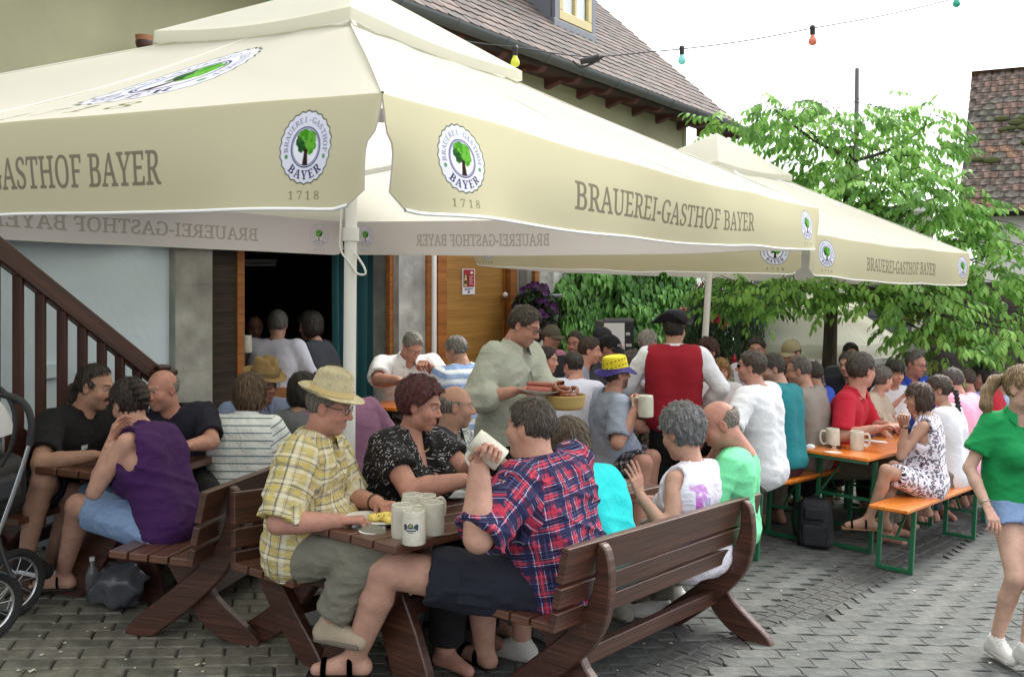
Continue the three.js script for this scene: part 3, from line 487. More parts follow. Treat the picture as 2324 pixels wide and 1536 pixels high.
{
  const d0 = 7.33, N = P(1832, 527, d0), ux = .70, u = V(ux, 0, -Math.sqrt(1 - ux * ux)), v = V(-u.z * -1, 0, -ux * -1); v.set(u.z, 0, -u.x);
  const L = 3.12, W = 3.55, val = .30;
  const T = valanceTex(L, val, [[.27, .12], [L - .2, .12]], [L * .30, L * .78]), T2 = valanceTex(W, val, [[.25, .12], [W - .25, .12]], [-9, -8]);
  parasol({ N, u, v, L, W, val, rise: .88, capU: .62, capV: .42, capH: .74, foot: P(1578, 860, 9.62), drop: [0, -.11, -.03, .09], label: 'second cream parasol with lettered valance further back beside the walnut tree', tex: [T, T, T, T2], mirror: [0, 0, 0, 0], pr: .031, wave: .012, curl: .3 });
}
{
  const N = P(1885, 782, 12.2), u = V(.9, 0, -.43), v = V(-.9, 0, -.43);
  parasol({ N, u, v, L: 1.2, W: 1.2, val: .17, rise: .5, capU: .3, capV: .3, label: 'small far white parasol behind the tree trunk by the grey fence', tex: [null, null, null, null], mirror: [0, 0, 0, 0], pr: .02, wave: .01 });
}
// ---------------------------------------------------------------- right-hand house, fences, mast
const farHouse = thing('tiled_house', 'white house with a mossy brown tiled roof at the right edge behind the tree', 'house');
{ const p = P(2176, 485, 17), q = new THREE.Group(); farHouse.position.set(p.x, 0, -17); farHouse.rotation.y = -R(30); }
{
  const d = 17, y0 = P(0, 485, d).y, y1 = P(0, 183, d + 2.2).y, xl = 0, xr = 7, k = Math.hypot(2.2, y1 - y0), an = Math.atan2(y1 - y0, 2.2);
  mesh('wall', box(xl + .25, xr, -1.2, y0 - .02, -6, -.35), M.whiteWall, farHouse);
  const roof = new THREE.Group(); roof.name = 'roof'; farHouse.add(roof);
  const sl = box(0, xr - xl, -.09, -.03, -k, 0); sl.rotateX(an - 0); place(sl, V(xl, y0, 0)); mesh('roof_boards', sl, M.oldWood, roof);
  const bs = box(0, xr - xl, -.09, -.03, 0, k); bs.rotateX(-an); place(bs, V(xl, y1 - k * Math.sin(an), -4.4)); mesh('roof_boards', bs, M.oldWood, roof);
  const rnd = rng(77), out = [], w = .23; for (let i = 0; i <= 6; i++) { const q = PI * (1 + i / 6); out.push([w * .485 * Math.cos(q), .025 * Math.sin(q) + .025]); } out.push([w * .485, .33], [-w * .485, .33]);
  const tg = extr(out, .022, .004, false); tg.rotateX(-PI / 2); boxUV(tg);
  const cs = [[.33, .31, .285], [.37, .325, .295], [.41, .335, .30], [.31, .305, .26], [.46, .36, .29]], ms = cs.map((c, i) => std(C(1, 1, 1), .9, { map: mott(c, .4, 5, 120 + i, .35), bumpMap: bumpTex(12, 90, .2), bumpScale: .003 }));
  const q = new THREE.Quaternion().setFromEuler(new THREE.Euler(an - .09, 0, 0)), rest = new Map(); let nIn = 0;
  const rows = Math.round(k / .155);
  for (let r = 0; r < rows; r++) for (let x = xl + (r & 1 ? w / 2 : 0) + .1; x < xr; x += w) {
    const s = r * k / rows, p = V(x, y0 + s * Math.sin(an) + rnd() * .008, -s * Math.cos(an)), px = p.x < 2.2 ? 0 : 9999, top = s / k > .8;
    const m = ms[rnd() < .06 ? 4 : top ? 1 + Math.floor(rnd() * 2) : Math.min(3, Math.floor(rnd() * 3.6))];
    if (px < 2330 && nIn < 300) { nIn++; const o = mesh('roof_tile', tg, m, roof); o.position.copy(p); o.quaternion.setFromEuler(new THREE.Euler(an - .09, (rnd() - .5) * .04, 0)); }
    else { if (!rest.has(m)) rest.set(m, []); rest.get(m).push(tmpM.clone().compose(p, q, V(1, 1, 1))); }
  }
  for (const [m, l] of rest) { const o = shadow(new THREE.InstancedMesh(tg, m, l.length)); l.forEach((x, i) => o.setMatrixAt(i, x)); o.name = 'tile_field'; stuff(o); roof.add(o); }
  const rg = new THREE.CylinderGeometry(.09, .09, .36, 10, 1, false, 0, PI); rg.rotateZ(PI / 2); rg.rotateX(-PI / 2);
  for (let x = xl; x < xr; x += .34) { const o = mesh('ridge_tile', rg, ms[x < xl + 2 ? 4 : 2], roof); o.position.set(x + .17, y1 + .03, -2.2); o.rotation.x = (rnd() - .5) * .1; }
  const mg = []; for (let i = 0; i < 26; i++) { const x = xl + .2 + rnd() * 2, s = (.2 + rnd() * .55) * k, g = new THREE.IcosahedronGeometry(.05 + rnd() * .06, 1); g.scale(1.4, .35, .8); place(g, V(x, y0 + s * Math.sin(an) + .03, -s * Math.cos(an) + .02), an, 0, 0); mg.push(g); }
  stuff(mesh('moss', mg, std(C(.05, .06, .015), 1), roof));
}
{ // pale house far behind the garden
  const h = thing('pale_house', 'pale rendered building glimpsed through the leaves behind the oleanders', 'house'), d = 21;
  mesh('wall', box(P(1560, 0, d).x, P(2120, 0, d).x, -1.5, 3.1, -d - 5, -d), M.whiteWall, h); mesh('roof', [box(P(1540, 0, d).x, P(2140, 0, d).x, 3.101, 3.2, -d - 5.2, -d + .4)], std(C(.8, .8, .8), .9), h);
  for (const x of [1640, 1760, 2020]) { mesh('window', box(P(x, 0, d).x - .45, P(x, 0, d).x + .45, .6, 1.9, -d, -d + .03), std(C(.1, .11, .12), .2), h); }
}
{ // grey board fence and dark shed
  const f = thing('board_fence', 'weathered pale grey vertical board fence behind the guests at the right', 'fence'), rnd = rng(31), d = 14.6;
  for (let px = 1560; px < 2192; px += 24) { const x = P(px, 0, d).x, y = G(x, d), top = P(px, 768 + rnd() * 5, d).y; const o = mesh('board', box(-.073, .073, y, top, -.012, .012, .004), M.fence, f); o.position.set(x, 0, -d + rnd() * .006); }
  for (const h of [.35, .95]) mesh('rail', box(P(1560, 0, d).x, P(2190, 0, d).x, G(4, d) + h, G(4, d) + h + .08, -d - .07, -d - .02), M.fence, f);
  const s = thing('wooden_shed', 'dark weathered wooden shed wall at the right edge under the leaves', 'shed'), d2 = 13.4;
  for (let px = 2192; px < 2560; px += 22) { const x = P(px, 0, d2).x; const o = mesh('board', box(-.062, .062, G(x, d2), P(px, 640, d2).y, -.015, .015, .004), M.shed, s); o.position.set(x, 0, -d2 + rnd() * .012); }
  mesh('back_wall', box(P(2192, 0, d2).x, P(2560, 0, d2).x, G(6, d2), P(0, 640, d2).y, -d2 - 1.4, -d2 - .03), M.shed, s);
  const mast = tag(mesh('roof_mast', rod(P(1943, 420, 15.5), P(1946, 155, 15.5), .042, .03), std(C(.16, .15, .17), .7)), 'thin dark mast standing above the tree crown against the sky', 'mast');
}
// ---------------------------------------------------------------- foliage
const leafG = (L, w, fold = .25, bend = .25, n = 4) => { // a folded leaf from the stalk along +y
  const pos = [], uv = [], idx = []; for (let i = 0; i <= n; i++) { const t = i / n, ww = w * Math.pow(Math.sin(PI * Math.min(.98, .04 + t * .96)), .8), y = L * t * (1 - bend * t * .3), z = -bend * L * t * t; pos.push(-ww, y, z + ww * fold, 0, y, z, ww, y, z + ww * fold); uv.push(0, t, .5, t, 1, t); }
  for (let i = 0; i < n; i++) for (const k of [0, 1]) { const a = i * 3 + k; idx.push(a, a + 1, a + 4, a, a + 4, a + 3); }
  const g = new THREE.BufferGeometry(); g.setAttribute('position', new THREE.Float32BufferAttribute(pos, 3)); g.setAttribute('uv', new THREE.Float32BufferAttribute(uv, 2)); g.setIndex(idx); g.computeVertexNormals(); return g;
};
const leafMat = (r, g, b, tr = .35) => phys(C(r, g, b), .6, { transmission: tr, thickness: 0, specularIntensity: .4, side: THREE.DoubleSide });
function scatter(name, g, mat, mats, parent, tint) { const o = shadow(new THREE.InstancedMesh(g, mat, mats.length)), c = new THREE.Color(); mats.forEach((m, i) => { o.setMatrixAt(i, m); if (tint) o.setColorAt(i, tint(i, c)); }); o.name = name; stuff(o); parent.add(o); return o; }
const qv = (yaw, pitch, roll) => new THREE.Quaternion().setFromEuler(new THREE.Euler(pitch, yaw, roll, 'YXZ'));
{ // walnut tree
  const t = thing('walnut_tree', 'bright green walnut tree with long compound leaves rising behind the second parasol', 'tree'), rnd = rng(99), d = 11;
  const bark = std(C(1, 1, 1), .95, { map: mott([.30, .27, .24], .3, 6, 140, .5), bumpMap: bumpTex(8, 141, .3, 2, 1), bumpScale: .012 });
  const base = GP(1880, 935); base.copy(P(1882, 960, d)); base.y = Gv(base); const fork = P(1893, 640, d), top = P(1935, 330, d);
  const limb = (pts, r0, r1) => { const n = pts.length * 5, g = new THREE.TubeGeometry(new THREE.CatmullRomCurve3(pts), n, 1, 9), p = g.attributes.position, c = new THREE.CatmullRomCurve3(pts); for (let i = 0; i <= n; i++) { const q = c.getPointAt(i / n), rr = lerp(r0, r1, i / n) * (1 + .1 * noise(i * .6, 3)); for (let j = 0; j <= 9; j++) { const k = i * 10 + j; p.setXYZ(k, q.x + (p.getX(k) - q.x) * rr, q.y + (p.getY(k) - q.y) * rr, q.z + (p.getZ(k) - q.z) * rr); } } g.computeVertexNormals(); return g; };
  mesh('trunk', limb([base, P(1884, 800, d), fork, P(1915, 520, d + .1), top], .105, .03), bark, t);
  const blobs = [[1920, 330, 11, 150, 110, 1], [1830, 290, 10.8, 110, 66, .8], [1758, 248, 10.7, 52, 24, .5], [2090, 300, 11.3, 85, 85, .7], [2010, 430, 10.6, 150, 100, 1.2], [1870, 470, 11.2, 130, 110, 1], [2110, 520, 10.9, 130, 80, 1], [2250, 580, 10.6, 120, 90, 1], [2230, 690, 10.9, 120, 95, 1.1], [2080, 690, 10.2, 130, 70, 1], [1960, 648, 10.6, 130, 56, 1], [1790, 660, 10.5, 130, 48, .9], [1690, 660, 10.9, 90, 62, .8], [2140, 770, 10.0, 80, 50, .6], [2280, 745, 10.1, 80, 50, .7], [1628, 268, 10.6, 22, 14, .2], [1692, 300, 11.0, 12, 8, .1], [2150, 440, 10.7, 95, 60, .8]];
  const twigs = [], lf = [[], [], []], LG = leafG(.092, .0205, .3, .3);
  blobs.forEach(([x, y, dd, rx, ry, w], bi) => {
    const c = P(x, y, dd), sx = rx / F * dd, sy = ry / F * dd, sz = Math.max(.4, sx * .75);
    const st = fork.clone().lerp(top, clamp((640 - y) / 330 - .15, .02, .9)); if (bi !== 15 && bi !== 16) twigs.push(limb([st, st.clone().lerp(c, .5).add(V(0, -.05, 0)), c], .026, .008));
    const nL = Math.round(sx * sy * (y < 450 ? 330 : 400) * (bi > 14 ? .9 : 1) + 8);
    for (let i = 0; i < nL; i++) {
      let a = rnd() * 2 * PI, b = Math.acos(2 * rnd() - 1), q = Math.cbrt(.12 + .88 * rnd()) * (1 + .25 * noise(Math.cos(a) * 2 + bi, Math.sin(a) * 2, b * 2));
      const p = c.clone().add(V(sx * q * Math.sin(b) * Math.cos(a), sy * q * Math.cos(b), sz * q * Math.sin(b) * Math.sin(a)));
      const yaw = Math.atan2(p.x - c.x, p.z - c.z) + (rnd() - .5) * 1.6, len = .2 + rnd() * .16, droop = .3 + rnd() * .5, dir = V(Math.sin(yaw), .55 - droop * 1.5 + (rnd() - .5) * .9, Math.cos(yaw)).normalize(), side = V(dir.z, 0, -dir.x).normalize(), kind = rnd() < .25 ? 2 : rnd() < .5 ? 1 : 0;
      if (rnd() < .25) twigs.push(tube([p.clone().addScaledVector(dir, -.22).add(V(0, -.03, 0)), p, p.clone().addScaledVector(dir, len)], .004, 4, 5));
      for (let k = 0; k < 9; k++) {
        const s = k === 8 ? 0 : k & 1 ? 1 : -1, f = k === 8 ? 1 : (Math.floor(k / 2) + 1) / 4.6, q2 = p.clone().addScaledVector(dir, len * f); q2.y -= droop * .25 * len * f * f;
        const ld = dir.clone().multiplyScalar(s ? .55 : 1).addScaledVector(side, s * .8).add(V(0, -.35 - droop * .5, 0)).normalize(), nn = V((rnd() - .5) * .7, 1, (rnd() - .5) * .7), xx = ld.clone().cross(nn).normalize(), zz = xx.clone().cross(ld), sc = .75 + rnd() * .55;
        lf[kind].push(new THREE.Matrix4().makeBasis(xx.multiplyScalar(sc), ld.multiplyScalar(sc), zz.multiplyScalar(sc)).setPosition(q2));
      }
    }
  });
  mesh('branches', twigs, bark, t);
  [[.20, .41, .08], [.29, .53, .12], [.13, .29, .06]].forEach((c, i) => scatter('crown', LG, leafMat(...c, .4), lf[i], t));
}
{ // ivy on the wall
  const iv = thing('wall_ivy', 'dense green climbing vine covering the white wall beyond the ochre door', 'climbing plant', null), rnd = rng(41), g = leafG(.105, .036, .2, .35), l = [[], [], []];
  const q0 = new THREE.Quaternion().setFromAxisAngle(V(0, 1, 0), inn.rotation.y), stems = [];
  for (let i = 0; i < 17000; i++) {
    const px = 1250 + rnd() * 325, py = 575 + rnd() * 275, edge = 1258 + 26 * noise(py * .02, 3) + (py < 660 ? (660 - py) * .35 : 0); if (px < edge) continue;
    const n = noise(px * .03, py * .03), o = .04 + .16 * (n * .5 + .5) * rnd() + (px > 1400 ? .12 * rnd() : 0), t = tAt(px, o), h = hAt(px, py, o); if (t > tAt(1553) + 2.2) continue;
    const p = inW(t, h, o), q = q0.clone().multiply(qv((rnd() - .5) * 1.2, -.35 + (rnd() - .5) * .7, PI + (rnd() - .5) * 1.1)), s = .7 + rnd() * .7;
    l[n + rnd() * .8 > .55 ? 1 : rnd() < .3 ? 2 : 0].push(new THREE.Matrix4().compose(p, q, V(s, s, s)));
  }
  [[.13, .31, .07], [.19, .41, .10], [.07, .18, .05]].forEach((c, i) => scatter('leaves', g, leafMat(...c, .25), l[i], iv));
  for (let i = 0; i < 14; i++) { const x = 1275 + i * 21, pts = []; for (let y = 860; y > 580; y -= 50) { const w = x + 18 * noise(y * .01, i); pts.push(inW(tAt(w, .02), hAt(w, y, .02), .02)); } stems.push(tube(pts, .008, 5)); } mesh('stems', stems, M.oldWood, iv);
  const w2 = thing('ivy_wall', 'garden wall behind the vine beyond the inn corner', 'wall'); { const a = inW(tAt(1553), 0, 0), o = struct(mesh('garden_wall', bar(V(a.x, .6, a.z), V(a.x + 1.2, .6, a.z - 1.9), .2, 3.2, .01), M.whiteWall)); scene.remove(w2); o.userData.label = 'pale garden wall continuing from the inn corner'; }
}
{ // sprigs growing over the eave corner come from the tree; hanging purple flowers beside the door
  const f = thing('flower_basket', 'hanging basket of purple petunias beside the ochre door', 'hanging flowers'), rnd = rng(61), l = [], fl = [], d = 10.6, g = leafG(.07, .02, .2, .3);
  mesh('basket', new THREE.SphereGeometry(.16, 16, 10).translate(...P(1215, 705, d).toArray()), M.oldWood, f);
  for (let i = 0; i < 1500; i++) { const a = rnd() * 2 * PI, q = Math.sqrt(rnd()), p = P(1214 + 48 * q * Math.cos(a), 705 + 62 * q * Math.sin(a), d + (rnd() - .5) * .5); const m = new THREE.Matrix4().compose(p, qv(rnd() * 6.3, rnd() * 2 - 1, PI + rnd() - .5), V(1, 1, 1)); l.push(m); if (rnd() < .14) fl.push(new THREE.Matrix4().compose(p.add(V(0, 0, .05)), qv(rnd() - .5, rnd() - .5, rnd() * 6), V(1, 1, 1))); }
  scatter('leaves', g, leafMat(.05, .10, .045, .2), l, f);
  scatter('blossoms', new THREE.ConeGeometry(.032, .03, 7, 1, true).rotateX(-PI / 2), std(C(.16, .06, .24), .7, { side: THREE.DoubleSide }), fl, f);
}
{ // oleanders
  const g = leafG(.13, .011, .15, .2, 3), fg = mergeG([0, 1, 2, 3, 4].map(i => { const p = leafG(.035, .013, .2, -.5, 2); p.rotateX(1); p.rotateY(i * 2 * PI / 5); return p; }));
  [[1650, 735, 12.6, 80, 110, 'tall oleander with red flowers right of the second parasol pole'], [1735, 760, 13, 62, 90, 'second red oleander beside the small far parasol'], [1590, 770, 12.8, 40, 80, 'dense oleander behind the parasol pole with few flowers']].forEach(([x, y, d, rx, ry, lab], b) => {
    const o = thing('oleander', lab, 'shrub', null), rnd = rng(200 + b), c = P(x, y, d), l = [[], []], fl = [], st = [];
    for (let i = 0; i < 330; i++) {
      const a = rnd() * 2 * PI, q = Math.sqrt(rnd()), p = c.clone().add(V(rx / F * d * q * Math.cos(a), ry / F * d * q * Math.sin(a), (rnd() - .5) * .6));
      for (let k = 0; k < 9; k++) l[rnd() < .5 ? 1 : 0].push(new THREE.Matrix4().compose(p.clone().add(V(0, (k - 4) * .025, 0)), qv(k * 2.4 + rnd(), .5 + rnd() * .6, 0), V(1, 1, 1)));
      if (rnd() < .09) for (let k = 0; k < 6; k++) fl.push(new THREE.Matrix4().compose(p.clone().add(V((rnd() - .5) * .1, .1 + rnd() * .07, .1 * rnd())), qv(rnd() * 6, rnd() * 2, 0), V(.9, .9, .9)));
      if (i % 8 === 0) { const bb = c.clone(); bb.y = Gv(c); st.push(tube([bb, bb.clone().lerp(p, .6).add(V(0, .1, 0)), p], .008, 5)); }
    }
    mesh('stems', st, M.oldWood, o); scatter('leaves', g, leafMat(.13, .20, .12, .15), l[0], o); scatter('leaves', g, leafMat(.08, .15, .08, .15), l[1], o); scatter('blossoms', fg, std(C(.55, .03, .06), .7, { side: THREE.DoubleSide }), fl, o);
  });
}
{ // low geraniums in front of the fence
  const rnd = rng(301); [[1838, 842, 'pink geranium clump just left of the tree trunk'], [1900, 838, 'pink geranium clump just right of the tree trunk']].forEach(([x, y, lab], b) => {
    const o = thing('geranium', lab, 'flowers'), l = [], fl = [], d = 12.4; for (let i = 0; i < 220; i++) { const p = P(x + (rnd() - .5) * 55, y + 12 + rnd() * 45, d + rnd() * .4); l.push(new THREE.Matrix4().compose(p, qv(rnd() * 6, rnd() * 2, 0), V(1, 1, 1))); }
    for (let i = 0; i < 24; i++) fl.push(new THREE.Matrix4().compose(P(x + (rnd() - .5) * 26, y - 2 + rnd() * 14, d), qv(rnd() * 6, rnd(), 0), V(1, 1, 1)));
    scatter('leaves', leafG(.09, .04, .2, .2, 3), leafMat(.09, .2, .05, .2), l, o); scatter('blossoms', new THREE.IcosahedronGeometry(.03, 1), std(C(.7, .05, .16), .7), fl, o);
  });
}
// ---------------------------------------------------------------- light string
{
  const pts = [P(560, -22, 5.2), P(730, 18, 5.5), P(1060, 94, 6.2), P(1168, 107, 6.3), P(1332, 128, 6.6), P(1480, 117, 6.9), P(1548, 111, 7.0), P(1700, 91, 7.3), P(1845, 64, 7.5), P(2010, 34, 7.8), P(2171, -4, 8.1), P(2420, -70, 8.6)];
  const s = thing('light_string', 'thin sagging cable of coloured bulbs crossing in front of the inn roof', 'string lights'); mesh('cable', tube(pts, .004, 6, 120), M.black, s);
  const pc = P(1335, 131, 6.58); mesh('splice', [rod(pc.clone().add(V(-.05, -.025, 0)), pc.clone().add(V(.07, .0, 0)), .018, .026), tube([pc.clone().add(V(-.1, -.02, 0)), pc.clone().add(V(-.05, -.06, 0)), pc.clone().add(V(.02, -.04, 0)), pc.clone().add(V(.1, .01, 0))], .008, 6)], M.black, s);
  const bulb = new THREE.LatheGeometry([[0, -.062], [.012, -.06], [.021, -.052], [.024, -.04], [.021, -.027], [.014, -.014], [.011, 0]].map(p => new THREE.Vector2(...p)), 16), sock = new THREE.LatheGeometry([[.011, -.004], [.0145, 0], [.014, .03], [.017, .034], [.013, .05], [0, .05]].map(p => new THREE.Vector2(...p)), 14);
  for (const [x, y, d, c, n, k] of [[1169, 108, 6.3, C(.75, .8, .06), 'yellow bulb', 1.05], [1548, 108, 7.0, C(.25, .72, .66), 'turquoise bulb', 1], [1845, 62, 7.5, C(.75, .25, .16), 'red bulb', 1.15], [2172, -20, 8.1, C(.05, .5, .35), 'green bulb', 1.1], [614, -18, 5.3, C(.05, .42, .2), 'green bulb', .9]]) {
    const b = new THREE.Group(); b.name = 'bulb'; b.position.copy(P(x, y, d)).add(V(0, -.045 * k, 0)); b.scale.setScalar(k * 1.15); s.add(b); b.userData.label = n; mesh('glass', bulb, phys(c, .15, { transmission: .25, thickness: 0 }), b); mesh('socket', sock, M.black, b);
  }
}
// ---------------------------------------------------------------- heavy picnic sets (x along the bench, y up, z away from the table)
const bx = (name, a, m, parent, r = .006) => mesh(name, box(...a, r), m, parent);
function frameAt(o, x, d, dirx, dird) { o.position.set(x, G(x, d) + .0, -d); o.quaternion.copy(SLOPE).multiply(new THREE.Quaternion().setFromAxisAngle(V(0, 1, 0), Math.atan2(dird, dirx))); return o; }
function heavyBench(L, s, label) {       // s = 1: the back is on the +z side; z = 0 is the line of the back's top edge
  const b = thing('picnic_bench', label, 'bench', null), Z = z => z * s, m = M.darkWood;
  const arm = spline([[.0, .735], [.035, .72], [.07, .56], [.04, .38], [-.10, .2], [-.30, .02], [-.33, 0], [-.46, 0], [-.45, .04], [-.24, .24], [-.07, .42], [-.01, .56]], 44);
  const leg = spline([[-.34, .395], [-.18, .395], [-.05, .2], [.17, .03], [.18, 0], [.03, 0], [-.12, .08], [-.25, .25]], 36);
  for (const x of [.24, L - .27]) {
    for (const [nm, out, dx] of [['back_support', arm, 0], ['leg', leg, .057]]) { const g = extr(out.map(p => [p[0] * s, p[1]]), .055, .007); g.rotateY(-PI / 2); mesh(nm, boxUV(place(g, V(x + dx, 0, 0))), m, b); }
    bx('seat_bearer', [x - .03, x + .03, .36, .405, ...[Z(-.44), Z(-.03)].sort((p, q) => p - q)], m, b);
  }
  for (const [h0, h1] of [[.60, .745], [.50, .585], [.405, .485]]) {
    const tilt = h => -.045 - (.745 - h) * .13, g = box(0, L, 0, h1 - h0, -.017, .017, .006); g.rotateX(s * .13); place(g, V(0, h0, Z(tilt(h0) + .02))); mesh('back_slat', g, m, b);
  }
  for (let i = 0; i < 4; i++) bx('seat_slat', [0, L, .405, .44, ...[Z(-.075 - i * .098), Z(-.075 - i * .098 - .088)].sort((p, q) => p - q)], M.darkWoodTop, b);
  bx('stretcher', [.24, L - .24, .16, .235, Z(-.15) - .022, Z(-.15) + .022], m, b);
  const bolts = []; for (const x of [.24, L - .27]) for (const h of [.69, .63]) { const g = new THREE.CylinderGeometry(.007, .007, .008, 8); g.rotateX(PI / 2); place(g, V(x, h, Z(.028 - (.69 - h) * .35))); bolts.push(g); } mesh('bolts', bolts, M.darkSteel, b);
  return b;
}
function heavyTable(L, z0, z1, label) {
  const t = thing('picnic_table', label, 'table'), n = 5, w = (z1 - z0) / n;
  for (let i = 0; i < n; i++) bx('tabletop_plank', [0, L, .66, .70, z0 + i * w + .004, z0 + (i + 1) * w - .004], M.darkWoodTop, t, .008);
  for (const x of [.3, L - .35]) { bx('bearer', [x - .035, x + .035, .6, .659, z0 + .03, z1 - .03], M.darkWood, t); for (const s of [-1, 1]) { const zc = (z0 + z1) / 2, g = extr(spline([[-.20 * s, .6], [-.06 * s, .6], [.30 * s, 0], [.14 * s, 0], [-.02 * s, .26]], 26), .05, .006); g.rotateY(-PI / 2); mesh('leg', boxUV(place(g, V(x + s * .027, 0, zc))), M.darkWood, t); } }
  bx('stretcher', [.3, L - .35, .26, .34, (z0 + z1) / 2 - .022, (z0 + z1) / 2 + .022], M.darkWood, t);
  return t;
}
const B0 = [.134, 3.94], BD = [.575, .818];
const setB = (x, z) => [B0[0] + BD[0] * x + BD[1] * z, B0[1] + BD[1] * x - BD[0] * z];
frameAt(heavyBench(2.03, 1, 'dark wooden picnic bench seen from behind with the plaid shirted man'), ...setB(0, .05), ...BD);
frameAt(heavyTable(2.35, -1.15, -.53, 'dark plank table with stoneware mugs between the yellow and red plaid shirted men'), ...setB(-.36, 0), ...BD);
frameAt(heavyBench(2.3, -1, 'dark wooden bench under the man in the yellow checked shirt'), ...setB(-.34, -1.56), ...BD);
const A0 = [-1.40, 4.55], AD = [.15, .989], setA = (x, z) => [A0[0] + AD[0] * x + AD[1] * z, A0[1] + AD[1] * x - AD[0] * z];
frameAt(heavyBench(2.2, 1, 'dark wooden bench under the woman in the purple top'), ...setA(-.05, 0), ...AD);
frameAt(heavyTable(2.0, -1.12, -.52, 'dark plank table between the ponytailed man and the woman in purple'), ...setA(.35, 0), ...AD);
frameAt(heavyBench(2.3, -1, 'dark wooden bench along the stair behind the ponytailed man'), ...setA(.3, -1.6), ...AD);
// ---------------------------------------------------------------- beer garden sets
function steelFrame(w, h, par, z, m) { // folding end frame in the xy plane at z: two legs, foot bar
  for (const s of [-1, 1]) bx('leg', [s * w / 2 - .016, s * w / 2 + .016, 0, h, z - .016, z + .016], m, par, .004);
  bx('foot_bar', [-w / 2 + .017, w / 2 - .017, .0, .03, z - .015, z + .015], m, par, .004);
}
const beerDir = [.612, .791];
function beerTable(x, d, L, label, o = {}) {
  const t = thing('beer_table', label, 'table', null), w = o.w ?? .52, m = o.m ?? M.greenSteel, h = .74 + (o.lift ?? 0);
  mesh('tabletop', box(-w / 2, w / 2, h - .028, h, -L, 0, .008).rotateY(0), M.beer, t);
  const bands = [box(-w / 2 + .02, w / 2 - .02, h - .05, h - .029, -.06, -.02), box(-w / 2 + .02, w / 2 - .02, h - .05, h - .029, -L + .02, -L + .06)]; mesh('underframe', bands, m, t);
  for (const z of [-.3, -L + .3]) { steelFrame(w * .82, h - .051, t, z, m); const s = z > -L / 2 ? -1 : 1; for (const q of [-1, 1]) mesh('brace', bar(V(q * w * .2, h - .05, z + s * .36), V(q * w * .36, h - .32, z), .006, .022, .001), m, t); bx('crossbar', [-w * .4, w * .4, h - .36, h - .335, z - .012, z + .012], m, t, .003); }
  const uv = t.children[0].geometry.attributes.uv; for (let i = 0; i < uv.count; i++) uv.setXY(i, uv.getY(i), uv.getX(i));
  const dir = o.dir ?? beerDir; t.position.set(x, G(x, d), -d); t.quaternion.copy(o.flat ? new THREE.Quaternion() : SLOPE).multiply(new THREE.Quaternion().setFromAxisAngle(V(0, 1, 0), Math.atan2(dir[1], dir[0]) - PI / 2)); return t;
}
function beerBench(x, d, L, label, o = {}) {
  const t = thing('beer_bench', label, 'bench', null), w = .27, m = o.m ?? M.greenSteel, h = .47 + (o.lift ?? 0);
  mesh('seat', box(-w / 2, w / 2, h - .028, h, -L, 0, .008), M.beer, t); const uv = t.children[0].geometry.attributes.uv; for (let i = 0; i < uv.count; i++) uv.setXY(i, uv.getY(i), uv.getX(i));
  for (const z of [-.22, -L + .22]) { steelFrame(w * .84, h - .03, t, z, m); const s = z > -L / 2 ? -1 : 1; mesh('brace', bar(V(0, h - .03, z + s * .3), V(0, h - .24, z), .02, .006, .001), m, t); bx('crossbar', [-w * .4, w * .4, h - .25, h - .23, z - .01, z + .01], m, t, .003); }
  const dir = o.dir ?? beerDir; t.position.set(x, G(x, d), -d); t.quaternion.copy(SLOPE).multiply(new THREE.Quaternion().setFromAxisAngle(V(0, 1, 0), Math.atan2(dir[1], dir[0]) - PI / 2)); return t;
}
beerTable(2.35, 7.53, 2.2, 'orange beer table on green legs with mugs and sunglasses at the right');
beerBench(2.57, 6.99, 2.2, 'orange beer bench on green legs under the woman in the patterned dress');
beerBench(1.97, 7.74, 2.2, 'empty near end of orange bench left of the table with sunglasses');
beerTable(1.22, 7.75, 2.2, 'orange beer table beside the man in the red waistcoat', { lift: .05, m: M.darkSteel });
beerBench(1.48, 6.95, 2.3, 'orange bench under the man with dark wraparound sunglasses', { lift: .05 });
beerBench(.42, 6.95, 2.2, 'orange bench under the man with the yellow and purple hat', { lift: .03, m: M.darkSteel });
beerTable(.28, 7.9, 2.2, 'orange table largely hidden behind the tray carrying man', { lift: .03, m: M.darkSteel });
beerBench(.02, 8.0, 2.2, 'orange bench behind the tray carrying man', { m: M.darkSteel });
beerTable(3.75, 9.5, 2.2, 'far orange beer table in the row beyond the patterned dress', {});
beerBench(4.35, 9.2, 2.2, 'far orange bench under the guest in pink', {});
beerBench(3.2, 9.6, 2.2, 'far orange bench under the guest in the blue shirt', {});
// table against the wall by the ochre door
beerTable(-.86, 7.45, 1.7, 'orange table by the ochre door where the white haired men eat', { lift: .13, w: .62, m: M.darkSteel, dir: [.45, .89], flat: true });
beerBench(-.30, 7.4, 1.5, 'orange bench under the man in the blue striped shirt', { lift: .1, m: M.darkSteel, dir: [.45, .89] });
// chair inside
{
  const c = thing('wooden_chair', 'light brown wooden chair with a shaped back inside the dark doorway', 'chair'), p = P(662, 900, 8.5), m = M.frameWood; c.position.set(p.x, G(p.x, 8.5), p.z); c.rotation.y = R(20);
  bx('seat', [-.2, .2, .42, .46, -.2, .2], m, c, .01); for (const x of [-.17, .17]) for (const z of [-.17, .17]) mesh('leg', rod(V(x * 1.1, 0, z * 1.1), V(x, .42, z), .018, .022, 8), m, c);
  const g = extr(spline([[-.09, .46], [.09, .46], [.07, .62], [.15, .72], [.2, .84], [.1, .9], [0, .87], [-.1, .9], [-.2, .84], [-.15, .72], [-.07, .62]], 40), .025, .005); g.rotateX(-.12); mesh('backrest', place(g, V(0, 0, .24)), m, c);
}
